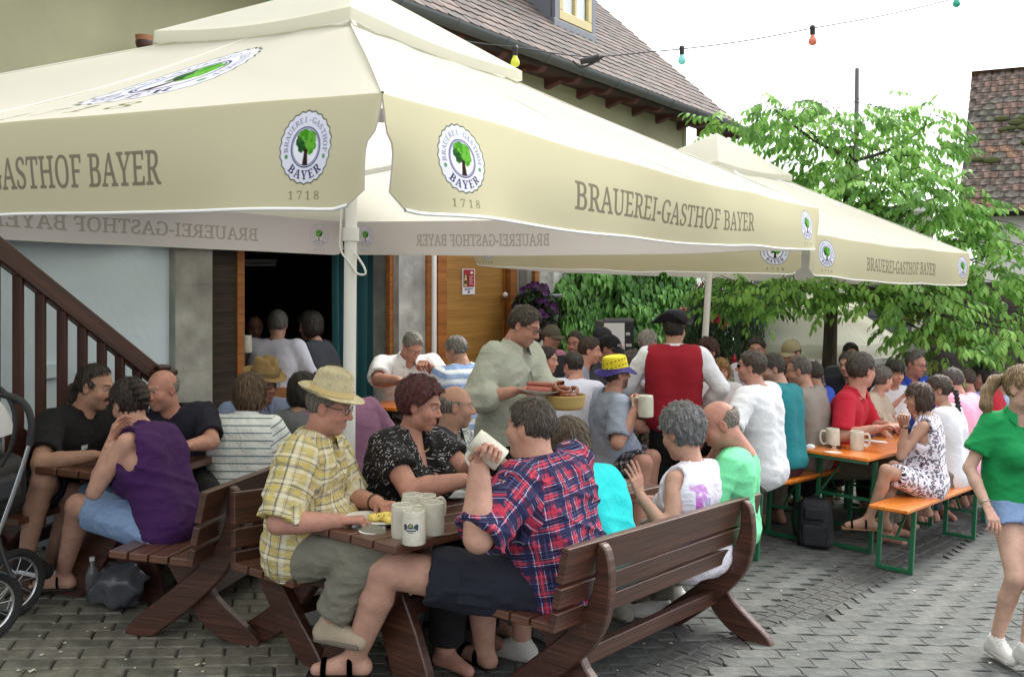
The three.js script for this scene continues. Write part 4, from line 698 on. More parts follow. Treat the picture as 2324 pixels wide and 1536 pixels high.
// ---------------------------------------------------------------- crockery
const mugMat = phys(C(1, 1, 1), .28, { map: mott([.82, .81, .75], .05, 5, 160, .3), clearcoat: .5, clearcoatRoughness: .2 });
const mugTex = canvasTex(128, 128, (c) => { c.fillStyle = '#d6d3c6'; c.fillRect(0, 0, 128, 128); c.fillStyle = '#39505a'; c.beginPath(); c.arc(64, 46, 17, 0, 7); c.fill(); c.fillStyle = '#b9a44c'; c.beginPath(); c.arc(64, 44, 9, 0, 7); c.fill(); c.fillStyle = '#2e4650'; for (const s of [-1, 1]) { c.beginPath(); c.moveTo(64 + s * 18, 52); c.quadraticCurveTo(64 + s * 34, 20, 64 + s * 50, 40); c.lineTo(64 + s * 46, 78); c.lineTo(64 + s * 30, 68); c.fill(); } c.fillRect(30, 72, 68, 9); c.fillRect(44, 86, 40, 5); c.fillRect(20, 58, 88, 6); }, 1, 1, true);
const mugProf = [[0, .004], [.040, .004], [.043, 0], [.047, .004], [.048, .03], [.0475, .115], [.045, .124], [.046, .131], [.044, .135], [.041, .133], [.041, .02], [0, .018]].map(p => new THREE.Vector2(...p));
const mugBody = new THREE.LatheGeometry(mugProf, 28), mugHandle = tube([V(.045, .112, 0), V(.07, .116, 0), V(.084, .095, 0), V(.082, .05, 0), V(.066, .026, 0), V(.046, .03, 0)], .0078, 8, 26), mugBadge = new THREE.CylinderGeometry(.0482, .0478, .075, 20, 1, true, -.85, 1.7);
function mug(p, turn, label, badge = null, s = 1) {
  const m = thing('beer_mug', label, 'mug', null, p); m.rotation.y = turn; m.scale.setScalar(s); mesh('body', mugBody, mugMat, m); mesh('handle', mugHandle, mugMat, m);
  if (badge !== null) { const b = mesh('emblem', mugBadge, std(C(1, 1, 1), .35, { map: mugTex }), m); b.position.y = .07; b.rotation.y = badge; }
  return m;
}
mug(onH(939, 1234, .702), R(100), 'grey stoneware mug with emblem, front one of the cluster on the dark table', -R(110), 1.0);
mug(onH(914, 1219, .702), R(-50), 'grey stoneware mug at the left of the cluster on the dark table', null, 1.0);
mug(onH(936, 1192, .702), R(60), 'grey stoneware mug hidden behind the others in the cluster', null, 1.0);
mug(onH(982, 1212, .702), R(178), 'grey stoneware mug with pale handle beside the plaid shirted man', null, 1.0);
mug(onH(966, 1194, .702), R(20), 'rear right stoneware mug of the cluster on the dark table', null, 1.0);
mug(onH(1891, 1016, .76), R(170), 'mug with its handle to the left beside the sunglasses on the orange table', null, 1.12);
mug(onH(1946, 1021, .76), R(-20), 'mug with its handle to the right on the white papers', null, 1.1);
mug(onH(1986, 976, .76), R(60), 'mug with small dark emblem behind the blue ashtray', -R(60), 1.1);
mug(onH(2004, 966, .76), R(30), 'farthest mug on the orange table before the red polo shirt', null, 1.1);
mug(P(557, 800, 8.6), R(90), 'pale mug glimpsed inside the doorway beside the orange frame', null, 1.1);
const china = phys(C(.80, .80, .77), .2, { clearcoat: .6 });
const plateG = new THREE.LatheGeometry([[0, .004], [.07, .003], [.075, 0], [.08, .004], [.105, .012], [.125, .019], [.127, .022], [.104, .017], [.078, .009], [0, .009]].map(p => new THREE.Vector2(...p)), 36);
function plate(p, label, s = 1, tilt = 0) { const o = thing('plate', label, 'plate', null, p); o.scale.setScalar(s); o.quaternion.copy(SLOPE); mesh('dish', plateG, china, o); return o; }
{
  const p = plate(onH(852, 1186, .702), 'white plate of yellow potatoes before the man in the yellow shirt', 1.05), pot = std(C(1, 1, 1), .6, { map: mott([.86, .77, .40], .12, 6, 170, .1) });
  [[.03, .0, .036], [-.03, .02, .03], [.0, -.04, .028], [.05, .04, .024], [-.05, -.02, .022]].forEach(([x, z, r], i) => { const g = new THREE.IcosahedronGeometry(r, 3), q = g.attributes.position; for (let k = 0; k < q.count; k++) { const n = 1 + .14 * noise(q.getX(k) * 60, q.getY(k) * 60 + i * 7, q.getZ(k) * 60); q.setXYZ(k, q.getX(k) * n * 1.2, q.getY(k) * n * .8, q.getZ(k) * n); } const g2 = boxUV(smooth(g)); g2.scale(.72, .72, .72); place(g2, V(x * .75 + .02, .01 + r * .45, z * .75)); mesh('potato', g2, pot, p); });
  const hb2 = []; for (let i = 0; i < 9; i++) { const g = new THREE.IcosahedronGeometry(.004, 0); place(g, V(.02 + .025 * Math.cos(i * 2.4), .036 + .004 * Math.sin(i), .03 * Math.sin(i * 2.4))); hb2.push(g); } stuff(mesh('herbs', hb2, std(C(.08, .12, .03), .9), p));
  const q = plate(onH(1012, 1128, .702), 'white plate with a knife before the red haired woman', 1.0); mesh('knife', [box(-.09, .02, .017, .019, -.008, .008), box(.02, .11, .016, .024, -.007, .007, .002)].map(g => g.rotateY(.5)), std(C(.6, .6, .62), .25, { metalness: 1 }), q);
  plate(P(975, 860, 7.75), 'white plate before the white haired man at the wall table', 1.15); plate(P(1000, 845, 8.1), 'second white plate further back on the wall table', 1.0);
}
const paper = std(C(.78, .79, .82), .85);
{
  const c = tag(mesh('coaster', [new THREE.CylinderGeometry(.048, .048, .003, 28)], std(C(.82, .82, .82), .8)), 'round blue and white coaster at the edge of the dark table', 'coaster'); c.position.copy(onH(840, 1206, .703)); c.quaternion.copy(SLOPE); mesh('print', new THREE.CylinderGeometry(.038, .038, .001, 24).translate(0, .002, 0), std(C(.13, .27, .48), .7), c);
  const n = tag(mesh('napkin', [box(-.07, .07, 0, .008, -.035, .035, .003), box(-.068, .066, .0085, .013, -.033, .03, .002)], paper), 'folded white paper napkin in front of the plate of potatoes', 'napkin'); n.position.copy(onH(838, 1196, .702)); n.quaternion.copy(SLOPE);
  mesh('border', box(-.07, .07, .0132, .0138, .018, .026), std(C(.2, .25, .55), .8), n);
  [[1930, 1005, .14, .1, .3, 'white paper sheet under the mugs on the orange table'], [1985, 1001, .1, .07, -.2, 'second white paper beside the blue ashtray'], [1892, 1026, .06, .035, .4, 'small white slip beside the sunglasses'], [1838, 1017, .04, .03, .8, 'crumpled white napkin at the near corner of the orange table']].forEach(([x, y, w, h, a, lab], i) => { const g = i === 3 ? (() => { const q = new THREE.IcosahedronGeometry(.035, 2), p = q.attributes.position; for (let k = 0; k < p.count; k++) { const n2 = 1 + .5 * noise(p.getX(k) * 50, p.getY(k) * 50, p.getZ(k) * 50); p.setXYZ(k, p.getX(k) * n2, Math.abs(p.getY(k)) * n2 * .8, p.getZ(k) * n2); } q.computeVertexNormals(); return q; })() : box(-w, w, 0, .002, -h, h); const o = tag(mesh('paper', g, paper), lab, 'paper'); o.position.copy(onH(x, y, .7605)); o.quaternion.copy(SLOPE).multiply(qv(a, 0, 0)); });
  const at = new THREE.LatheGeometry([[0, .003], [.05, .003], [.058, .012], [.062, .03], [.058, .032], [.05, .012], [0, .01]].map(p => new THREE.Vector2(...p)), 26), as = tag(mesh('ashtray', at, phys(C(.04, .05, .26), .25, { clearcoat: .6 })), 'round dark blue ashtray among the mugs on the orange table', 'ashtray'); as.position.copy(onH(1969, 992, .76)); as.quaternion.copy(SLOPE);
  const gl = thing('sunglasses', 'dark sunglasses lying on the near end of the orange table', 'sunglasses', null, onH(1893, 1019, .763)); gl.quaternion.copy(SLOPE).multiply(qv(-.5, 0, 0));
  for (const s of [-1, 1]) { const l = new THREE.SphereGeometry(.028, 14, 8, 0, 2 * PI, 0, .9); l.scale(1, .5, .8); place(l, V(s * .036, .012, 0), -1.2); mesh('lens', l, phys(C(.02, .012, .01), .08, { clearcoat: 1 }), gl); mesh('temple', tube([V(s * .064, .024, 0), V(s * .068, .012, -.08), V(s * .05, .004, -.13)], .0035, 6), M.black, gl); }
  mesh('bridge', tube([V(-.012, .02, .01), V(0, .026, .012), V(.012, .02, .01)], .003, 6), M.black, gl);
}
// ---------------------------------------------------------------- backpack, bags, pram
{
  const b = thing('backpack', 'black backpack standing on the pavers by the green table leg', 'backpack', null, GP(1851, 1248)); b.rotation.y = R(-22); const m = std(C(.016, .017, .022), .7, { bumpMap: bumpTex(16, 181, .1), bumpScale: .002 });
  const body = new RoundedBoxGeometry(.27, .37, .17, 5, .06), p = body.attributes.position; for (let i = 0; i < p.count; i++) { const y = p.getY(i), k = 1 - .16 * sst(.0, .19, y) + .03 * noise(p.getX(i) * 14, y * 14, p.getZ(i) * 14); p.setXYZ(i, p.getX(i) * k, y, p.getZ(i) * k); } body.computeVertexNormals(); body.translate(0, .185, 0); mesh('body', boxUV(body), m, b);
  mesh('front_pocket', boxUV(new RoundedBoxGeometry(.19, .17, .06, 4, .028).translate(0, .11, .085)), m, b); mesh('top_pocket', boxUV(new RoundedBoxGeometry(.15, .1, .05, 4, .022).translate(0, .27, .07)), m, b);
  mesh('zip', tube([V(-.09, .04, .116), V(-.088, .19, .115), V(.088, .19, .115), V(.09, .04, .116)], .004, 6, 40), M.darkSteel, b); mesh('strap', tube([V(-.1, .33, -.06), V(-.16, .28, -.05), V(-.165, .12, -.05), V(-.12, .03, -.05)], .012, 8), m, b); mesh('handle', tube([V(-.03, .36, -.03), V(0, .395, -.03), V(.03, .36, -.03)], .008, 8), m, b);
}
{
  const bag = (label, pts, m, name, parent) => { };
  const film = phys(C(.13, .14, .16), .22, { transmission: .4, thickness: 0, side: THREE.DoubleSide });
  const g = new THREE.IcosahedronGeometry(.17, 5), p = g.attributes.position; for (let i = 0; i < p.count; i++) { const x = p.getX(i), y = p.getY(i), z = p.getZ(i), n = 1 + .34 * noise(x * 14, y * 14, z * 14) + .2 * Math.abs(noise(x * 30, y * 30, z * 30)); p.setXYZ(i, x * n * 1.1, Math.max(-.13, y * n * .9), z * n * .8); } const sg = smooth(g);
  const o = tag(mesh('plastic_bag', sg, film), 'crumpled grey plastic bag under the bench beside the sandalled foot', 'bag'); o.position.copy(GP(268, 1378)).add(V(0, .1, 0)); o.scale.setScalar(.68);
  const c = thing('drink_carton', 'red and white carton sticking up behind the plastic bag', 'carton', null, GP(196, 1334)); c.rotation.set(.1, .4, -.35); bx('body', [-.035, .035, 0, .13, -.03, .03], std(C(.75, .74, .72), .5), c, .004); bx('band', [-.0355, .0355, .06, .115, -.0305, .0305], std(C(.45, .03, .04), .5), c, .003); mesh('lid', rod(V(0, .13, 0), V(0, .15, 0), .012), M.white, c);
  const bt = new THREE.LatheGeometry([[0, 0], [.03, 0], [.033, .01], [.033, .13], [.026, .16], [.012, .185], [.012, .21], [0, .21]].map(q => new THREE.Vector2(...q)), 18), b = thing('water_bottle', 'small clear bottle standing beside the plastic bag', 'bottle', null, GP(208, 1362)); mesh('body', bt, phys(C(.8, .85, .88), .08, { transmission: .9, thickness: 0 }), b); mesh('cap', rod(V(0, .205, 0), V(0, .225, 0), .014), M.white, b);
}
{ // pram at the left edge
  const s = thing('pram', 'black pram with a silver frame and spoked wheels at the left edge', 'pram'), d = 4.55, al = std(C(.62, .63, .65), .25, { metalness: .9 }), blk = std(C(.014, .014, .016), .6), tyre = std(C(.03, .032, .032), .8, { bumpMap: bumpTex(8, 190, .05), bumpScale: .003 });
  const Q = (x, y, dz = 0) => P(x, y, d + dz);
  mesh('handlebar', tube([Q(-120, 905), Q(-40, 892), Q(40, 898), Q(78, 918), Q(93, 960), Q(88, 1010)], .016, 10, 40), blk, s); mesh('push_rod', tube([Q(88, 1008), Q(72, 1060), Q(30, 1180), Q(-10, 1280)], .0105, 10), al, s); mesh('push_rod', tube([P(30, 930, d + .45), P(20, 1060, d + .45), P(-10, 1200, d + .45)], .0105, 10), al, s);
  const hood = new THREE.SphereGeometry(.27, 24, 16, 0, 2 * PI, 0, 1.7); place(hood, Q(-62, 1000, .2), 0, 0, .3, V(.75, 1.05, 1)); mesh('hood', hood, std(C(.55, .55, .58), .8, { side: THREE.DoubleSide }), s); const rim = new THREE.TorusGeometry(.27, .012, 8, 30, 2.2); place(rim, Q(-62, 1000, .0), 0, 0, -.6, V(.76, 1.06, 1)); mesh('hood_trim', rim, blk, s);
  mesh('seat_shell', new RoundedBoxGeometry(.45, .3, .4, 4, .08).translate(...Q(-60, 1110, .25).toArray()), blk, s); const pk = new RoundedBoxGeometry(.16, .12, .1, 3, .03); mesh('pouch', place(pk, Q(22, 1110, .05), 0, .3, .2), blk, s);
  mesh('axle', tube([Q(60, 1312), Q(30, 1300), Q(-30, 1290)], .012, 8), M.darkSteel, s); mesh('frame_rod', tube([Q(8, 1180), Q(25, 1250), Q(48, 1310)], .012, 8), M.darkSteel, s);
  const wheel = (c, r, yaw) => { const w = new THREE.Group(); w.name = 'wheel'; w.position.copy(c); w.rotation.y = yaw; s.add(w); mesh('tyre', new THREE.TorusGeometry(r - .02, .02, 12, 36), tyre, w); mesh('rim', new THREE.TorusGeometry(r - .042, .008, 8, 36), al, w); const sp = []; for (let i = 0; i < 10; i++) { const a = i / 10 * 2 * PI; sp.push(rod(V(0, 0, .01 * (i & 1 ? 1 : -1)), V((r - .045) * Math.cos(a), (r - .045) * Math.sin(a), 0), .003, .003, 5)); } mesh('spokes', sp, al, w); mesh('hub', rod(V(0, 0, -.03), V(0, 0, .03), .02), al, w); };
  wheel(GP(52, 1402).add(V(0, .165, 0)), .168, R(62)); wheel(GP(-6, 1455).add(V(0, .155, .0)), .16, R(55)); wheel(P(-190, 1300, 5.2), .168, R(60)); s.position.x = -.045;
}
{ // drinks board at the back
  const b = thing('menu_board', 'white board with a red round emblem and a black list column before the vine', 'sign'), d = 10.4, x0 = P(1370, 0, d).x, x1 = P(1440, 0, d).x, yt = P(0, 726, d).y; b.position.set((x0 + x1) / 2, 0, -d); b.rotation.y = R(8); const w = (x1 - x0) / 2, yb = G(x0, d);
  bx('frame', [-w, w, yt - .02, yt + .015, -.05, .01], M.zinc, b, .004); bx('cabinet', [-w, w, yb, yt - .021, -.45, -.002], std(C(.1, .11, .12), .5), b, .006);
  const t = canvasTex(128, 256, (c) => { c.fillStyle = '#eef0f6'; c.fillRect(0, 0, 128, 256); c.fillStyle = '#1c1d22'; c.fillRect(88, 0, 40, 256); c.fillStyle = '#c02a2a'; c.beginPath(); c.arc(62, 44, 15, 0, 7); c.fill(); c.strokeStyle = '#f3dada'; c.lineWidth = 2; c.beginPath(); c.arc(62, 44, 10, 0, 7); c.stroke(); c.fillStyle = '#cfd0d4'; for (let i = 0; i < 12; i++) c.fillRect(93, 16 + i * 19, 18 + (i * 7) % 12, 5); c.fillStyle = '#9098a8'; c.fillRect(36, 40, 8, 3); c.fillRect(80, 40, 6, 3); }, 1, 1, true);
  const g = new THREE.PlaneGeometry(w * 2, yt - yb - .03); g.translate(0, (yt + yb) / 2 - .015, .003); mesh('print', g, std(C(1, 1, 1), .4, { map: t }), b);
}
// ---------------------------------------------------------------- people: one continuous skin each, hair and clothes as children
const smin = (a, b, k) => { const h = Math.max(k - Math.abs(a - b), 0) / k; return Math.min(a, b) - h * h * k * .25; }, smax = (a, b, k) => -smin(-a, -b, k);
const ell = (x, y, z, cx, cy, cz, a, b, c) => { x = (x - cx) / a; y = (y - cy) / b; z = (z - cz) / c; return (Math.sqrt(x * x + y * y + z * z) - 1) * Math.min(a, b, c); };
const seg = (x, y, z, ax, ay, az, bx, by, bz, r1, r2) => { x -= ax; y -= ay; z -= az; bx -= ax; by -= ay; bz -= az; const h = clamp((x * bx + y * by + z * bz) / (bx * bx + by * by + bz * bz), 0, 1); return Math.hypot(x - bx * h, y - by * h, z - bz * h) - lerp(r1, r2, h); };
const HEADS = {};
function headMesh(kind, cell) {       // origin between the ears, z forward
  const key = kind + cell; if (HEADS[key]) return HEADS[key];
  const fem = kind === 'f', fat = kind === 'fat', jw = fem ? .052 : fat ? .066 : .058, nk = fem ? .047 : fat ? .066 : .057;
  const fn = (x, y, z) => {
    const X = Math.abs(x);
    let d = ell(x, y, z, 0, .028, -.012, .073, .090, .093);
    d = smin(d, ell(x, y, z, 0, -.045, .02, jw, .066, .066), .03); d = smin(d, ell(X, y, z, .034, -.06, -.005, .026, .03, .035), .03);
    d = smin(d, ell(x, y, z, 0, -.098, .054, fem ? .017 : .022, .017, .019), .024);
    d = smin(d, ell(X, y, z, .035, -.024, .049, .028, .026, .026), .022);
    if (fat) d = smin(d, ell(x, y, z, 0, -.108, .022, .05, .03, .045), .03);
    d = smin(d, seg(x, y, z, 0, .020, .077, 0, -.024, .103, .0075, fem ? .0095 : .0125), .014);
    d = smin(d, ell(X, y, z, .0125, -.028, .090, .0085, .0075, .011), .008);
    d = smin(d, seg(X, y, z, .008, .030, .080, .038, .031, .066, .0085, .0075), .016);
    d = smax(d, -ell(X, y, z, .031, .010, .093, .019, .013, .016), .012);
    d = Math.min(d, ell(X, y, z, .031, .010, .0685, .0135, .0125, .0125));
    d = smin(d, seg(X, y, z, .018, .0215, .080, .043, .018, .068, .0045, .004), .005);
    d = smin(d, seg(X, y, z, 0, -.0595, .0845, .021, -.063, .074, .0065, .003), .006);
    d = smin(d, seg(X, y, z, 0, -.0715, .0825, .017, -.068, .075, .0072, .003), .006);
    d = smax(d, -seg(X, y, z, 0, -.0652, .093, .024, -.066, .080, .0022, .0018), .003);
    d = smin(d, ell(X - Math.max(0, y) * .12, y, z + (X - .078) * .5, .077, .0, -.014, .0085, .031, .019), .006); d = smax(d, -ell(X, y, z, .087, .003, -.008, .006, .016, .009), .004);
    return smin(d, seg(x, y, z, 0, -.05, -.026, 0, -.2, -.052, nk, nk * 1.12), .03);
  };
  const g = Field.fn([-.12, -.2, -.15], [.12, .14, .14], cell, fn).mesh(), p = g.attributes.position, n = p.count, w = new Float32Array(n * 5);
  for (let i = 0; i < n; i++) {
    const x = p.getX(i), y = p.getY(i), z = p.getZ(i), X = Math.abs(x);
    w[i * 5] = z > .06 && X < .024 && y < -.052 && y > -.079 ? (1 - sst(.012, .024, X)) * (1 - sst(.006, .013, Math.abs(y + .0655))) : 0;                // lips
    w[i * 5 + 1] = z > .05 ? (1 - sst(.0035, .0075, Math.abs(y - .0345 + (X - .03) * (X - .03) * 6))) * sst(.008, .016, X) * (1 - sst(.042, .054, X)) : 0;   // brows
    const de = Math.hypot(X - .031, y - .010, z - .0685); w[i * 5 + 2] = de < .0148 && z > .07 ? (Math.hypot(X - .031, y - .0105) < .0062 ? 2 : Math.abs(y - .010) < .0048 ? 1 : 0) : 0; // eyes
    w[i * 5 + 3] = y < -.032 && z > -.01 && y > -.13 ? sst(-.03, -.05, y) * sst(-.01, .03, z) : 0;                                                          // beard area
    w[i * 5 + 4] = z > .04 ? (1 - sst(.01, .05, Math.hypot(X - .036, y + .022))) + .8 * (1 - sst(.006, .028, Math.hypot(X, y + .022))) : X > .07 ? .7 : 0;      // rosy
  }
  return HEADS[key] = { g, w };
}
const HANDS = {};
function handMesh(style, cell) {   // wrist at 0, fingers +z, back +y, thumb +x (a right hand seen palm down)
  const key = style + cell; if (HANDS[key]) return HANDS[key];
  const c = { relax: .34, flat: .1, hold: .80, pinch: .62 }[style], pr = [];
  [[-.030, .80, .0075], [-.0105, .95, .0084], [.0095, 1.02, .0088], [.029, .93, .0086]].forEach(([x, s, r], i) => {
    pr.push(cap(V(x * .55, 0, .008), V(x, .002, .086 - Math.abs(i - 2) * .003), .0125, .0108, .012));
    let p = V(x, .002, .086 - Math.abs(i - 2) * .003), a = 0, spread = x * (c > .5 ? 1.2 : 3.2); const cc = style === 'pinch' ? (i === 3 ? .5 : .8) : c + .05 * (1.5 - i) * (c < .5 ? 1 : 0);
    [[.046, 1.25, r * 1.06], [.027, 1.5, r * .98], [.021, .8, r * .88]].forEach(([l, k, rr], j) => { a += k * cc + .06; const q = p.clone().add(V(spread * l * (j ? .3 : 1) * 4 * .25, -Math.sin(a) * l * s, Math.cos(a) * l * s)); pr.push(cap(p, q, rr, rr * .92, j ? .003 : .008)); p = q; });
  });
  pr.push(cap(V(.012, -.006, .012), V(.026, -.012, .045), .015, .013, .012));
  const t0 = V(.026, -.01, .038), t1 = t0.clone().add(V(.024, -.010 - .014 * c, .028)), t2 = t1.clone().add(V(.010 - .026 * c, -.006 - .012 * c, .026));
  pr.push(cap(t0, t1, .0115, .0098, .008), cap(t1, t2, .0096, .0082, .003), cap(V(0, 0, -.03), V(0, 0, .012), .026, .026, .01, { flat: V(0, 1, 0), fs: 1.35 }));
  return HANDS[key] = new Field(pr, cell, .012).mesh();
}
function hairMesh(h, cell, seed) {
  const { style: s } = h, th = h.th ?? ({ short: .009, thin: .005, bald: .004, full: .018, bob: .018, curly: .028, tight: .008, crop: .006, mop: .022 }[s]), amp = h.amp ?? (s === 'curly' ? .010 : s === 'bald' || s === 'crop' ? .0016 : .0035), back = h.back ?? 0;
  const zmax = y => y < -.03 ? lerp(-.055, -.022, clamp((y + .1) / .07, 0, 1)) : y < .012 ? lerp(-.022, .006, (y + .03) / .042) : y < .045 ? lerp(.006, .045, (y - .012) / .033) : y < .075 ? lerp(.045, .060, (y - .045) / .03) : lerp(.060, .11, clamp((y - .075) / .03, 0, 1));
  const fn = (x, y, z) => {
    const X = Math.abs(x), nn = amp * (noise(x * 46 + seed, y * 20, z * 46) + .6 * noise(x * 110, y * 42 + seed, z * 110));
    let d = ell(x, y, z, 0, .032 + th * .3, -.018, .0755 + th, .0905 + th, .0965 + th);
    if (s === 'bob' || s === 'mop') { d = smin(d, ell(x, y, z, 0, -.03, -.028, .080 + th * .7, h.len ?? .085, .076 + th * .6), .04); const fr = h.fringe ?? .048; let c = z - (y > fr ? .2 : X > .055 ? .032 : y > .02 ? .03 : .012); c = Math.min(c, Math.max(c, .0)); d = smax(d, c, .015); return d + nn; }
    if (s === 'curly') d = smin(d, ell(x, y, z, 0, -.005, -.035, .085 + th * .5, .08, .075 + th * .4), .03);
    if (s === 'bald' || s === 'thin') { const lim = s === 'bald' ? .03 + .03 * sst(.02, -.09, z) : .2; d = smax(d, y - lim - .01 * noise(x * 30, z * 30, seed), .02); }
    const rec = (s === 'thin' ? .034 : s === 'bald' ? .012 : 0) + back;
    d = smax(d, z - zmax(y) + rec * sst(.02, .06, y) + .006 * noise(x * 60, y * 60, seed + 5), .012); d = smax(d, -(y + (h.nape ?? .078)), .02);
    d = smax(d, -ell(X, y, z, .085, -.002, -.008, .02, .032, .022), .006);
    return d + nn;
  };
  const g = Field.fn([-.16, -.17, -.18], [.16, .19, .15], cell, fn).mesh(), p = g.attributes.position, uv = new Float32Array(p.count * 2);
  for (let i = 0; i < p.count; i++) { uv[i * 2] = Math.atan2(p.getX(i), -p.getZ(i)) * .1 + p.getY(i) * .1; uv[i * 2 + 1] = p.getY(i) + Math.hypot(p.getX(i), p.getZ(i)) * .6; } g.setAttribute('uv', new THREE.BufferAttribute(uv, 2)); if (h.nolocks) return g;
  // loose locks over the mass, combed away from the crown
  const rnd = rng(Math.round(seed * 10)), nrm = g.attributes.normal, N = Math.round((cell < .005 ? 1200 : cell < .007 ? 900 : 420) * (s === 'bald' || s === 'crop' ? .5 : 1)), pos = [], uvs = [], idx = [], wh = V(.015, .16, -.06), len0 = h.lock ?? ({ short: .024, thin: .03, bald: .014, full: .017, bob: .06, curly: .03, tight: .03, crop: .010, mop: .055 }[s]);
  for (let i = 0; i < N; i++) {
    const k = Math.floor(rnd() * p.count), a = V(p.getX(k), p.getY(k), p.getZ(k)), n = V(nrm.getX(k), nrm.getY(k), nrm.getZ(k)); if (a.y < -.11) continue;
    const t = a.clone().sub(wh); t.addScaledVector(n, -t.dot(n)).normalize(); if (s === 'curly') t.add(V(rnd() - .5, rnd() - .5, rnd() - .5).multiplyScalar(1.6)).normalize(); else t.add(V(rnd() - .5, rnd() - .5, rnd() - .5).multiplyScalar(.3)).normalize();
    const l = len0 * (.6 + .8 * rnd()), w = t.clone().cross(n).normalize().multiplyScalar(.0012 + .0012 * rnd() + cell * .12), lift = .0015 + (s === 'curly' ? .006 : .003) * rnd(), b = a.clone().addScaledVector(n, -.001), m = a.clone().addScaledVector(t, l * .55).addScaledVector(n, lift), e = a.clone().addScaledVector(t, l).addScaledVector(n, lift * .5 - l * l * 4), o0 = pos.length / 3, uu = rnd();
    for (const [q, f] of [[b, 1], [m, .9], [e, .15]]) for (const sg of [-1, 1]) { pos.push(q.x + w.x * sg * f, q.y + w.y * sg * f, q.z + w.z * sg * f); uvs.push(uu, uu * 3 + q.y); }
    idx.push(o0, o0 + 1, o0 + 3, o0, o0 + 3, o0 + 2, o0 + 2, o0 + 3, o0 + 5, o0 + 2, o0 + 5, o0 + 4);
  }
  const lk = new THREE.BufferGeometry(); lk.setAttribute('position', new THREE.Float32BufferAttribute(pos, 3)); lk.setAttribute('uv', new THREE.Float32BufferAttribute(uvs, 2)); lk.setIndex(idx); lk.computeVertexNormals();
  return mergeG([g, lk]);
}
const strand = bumpTex(6, 210, .12, 14, 1, 256, 4), hairMats = {}, hairTone = dataTex(256, 256, (u, v) => { const n = .8 + .5 * tnoise(u, v, 5, 5, 14, 1, 211); return [n, n, n]; }, .14, .2);
const hairMat = c => hairMats[c] ??= phys(S(c).lerp(S('#8f8074'), .12), .55, { map: hairTone, bumpMap: strand, bumpScale: .004, sheen: .2 });
const clothB = dataTex(256, 256, (u, v) => { const r = 1 - Math.abs(tnoise(u, v, 6, 4, 1, 1, 221)) * 2.2, n = .55 * r + .25 * (.5 + tnoise(u, v, 48, 2, 1, 1, 222)); return [n, n, n]; }, .45, .45, false), clothMats = {};
const cloth = (c, o = {}) => clothMats[JSON.stringify([c, o])] ??= phys(Array.isArray(c) ? C(...c) : S(c), o.rough ?? .92, { bumpMap: clothB, bumpScale: (o.b ?? .006) * .6, sheen: o.sheen ?? .15, side: THREE.DoubleSide });
const printed = (draw, size, o = {}) => phys(C(1, 1, 1), .92, { map: canvasTex(256, 256, draw, size, size), bumpMap: clothB, bumpScale: o.b ?? .006, side: THREE.DoubleSide });
const skinMat = phys(C(1, 1, 1), .47, { vertexColors: true, sheen: .1, specularIntensity: .5, bumpMap: bumpTex(24, 230, .08, 1, 1, 128, 3), bumpScale: .0006 });
const TONE = { fair: [.56, .36, .28], pink: [.53, .31, .235], tan: [.42, .25, .18], red: [.48, .255, .195] };
const glassesM = phys(C(.03, .025, .022), .3), lensM = phys(C(.97, .97, .97), .03, { transmission: 1, thickness: 0 }), darkLens = phys(C(.008, .008, .009), .06, { clearcoat: 1 });
function ik(a, t, l1, l2, pole) { const d = t.clone().sub(a), L = clamp(d.length(), Math.abs(l1 - l2) + .02, l1 + l2 - .004); d.normalize(); const c = (l1 * l1 + L * L - l2 * l2) / (2 * l1 * L), pl = pole.clone().addScaledVector(d, -pole.dot(d)).normalize(); return { e: a.clone().addScaledVector(d, c * l1).addScaledVector(pl, Math.sqrt(Math.max(0, 1 - c * c)) * l1), w: a.clone().addScaledVector(d, L) }; }
const checkLog = [];
let personN = 0;
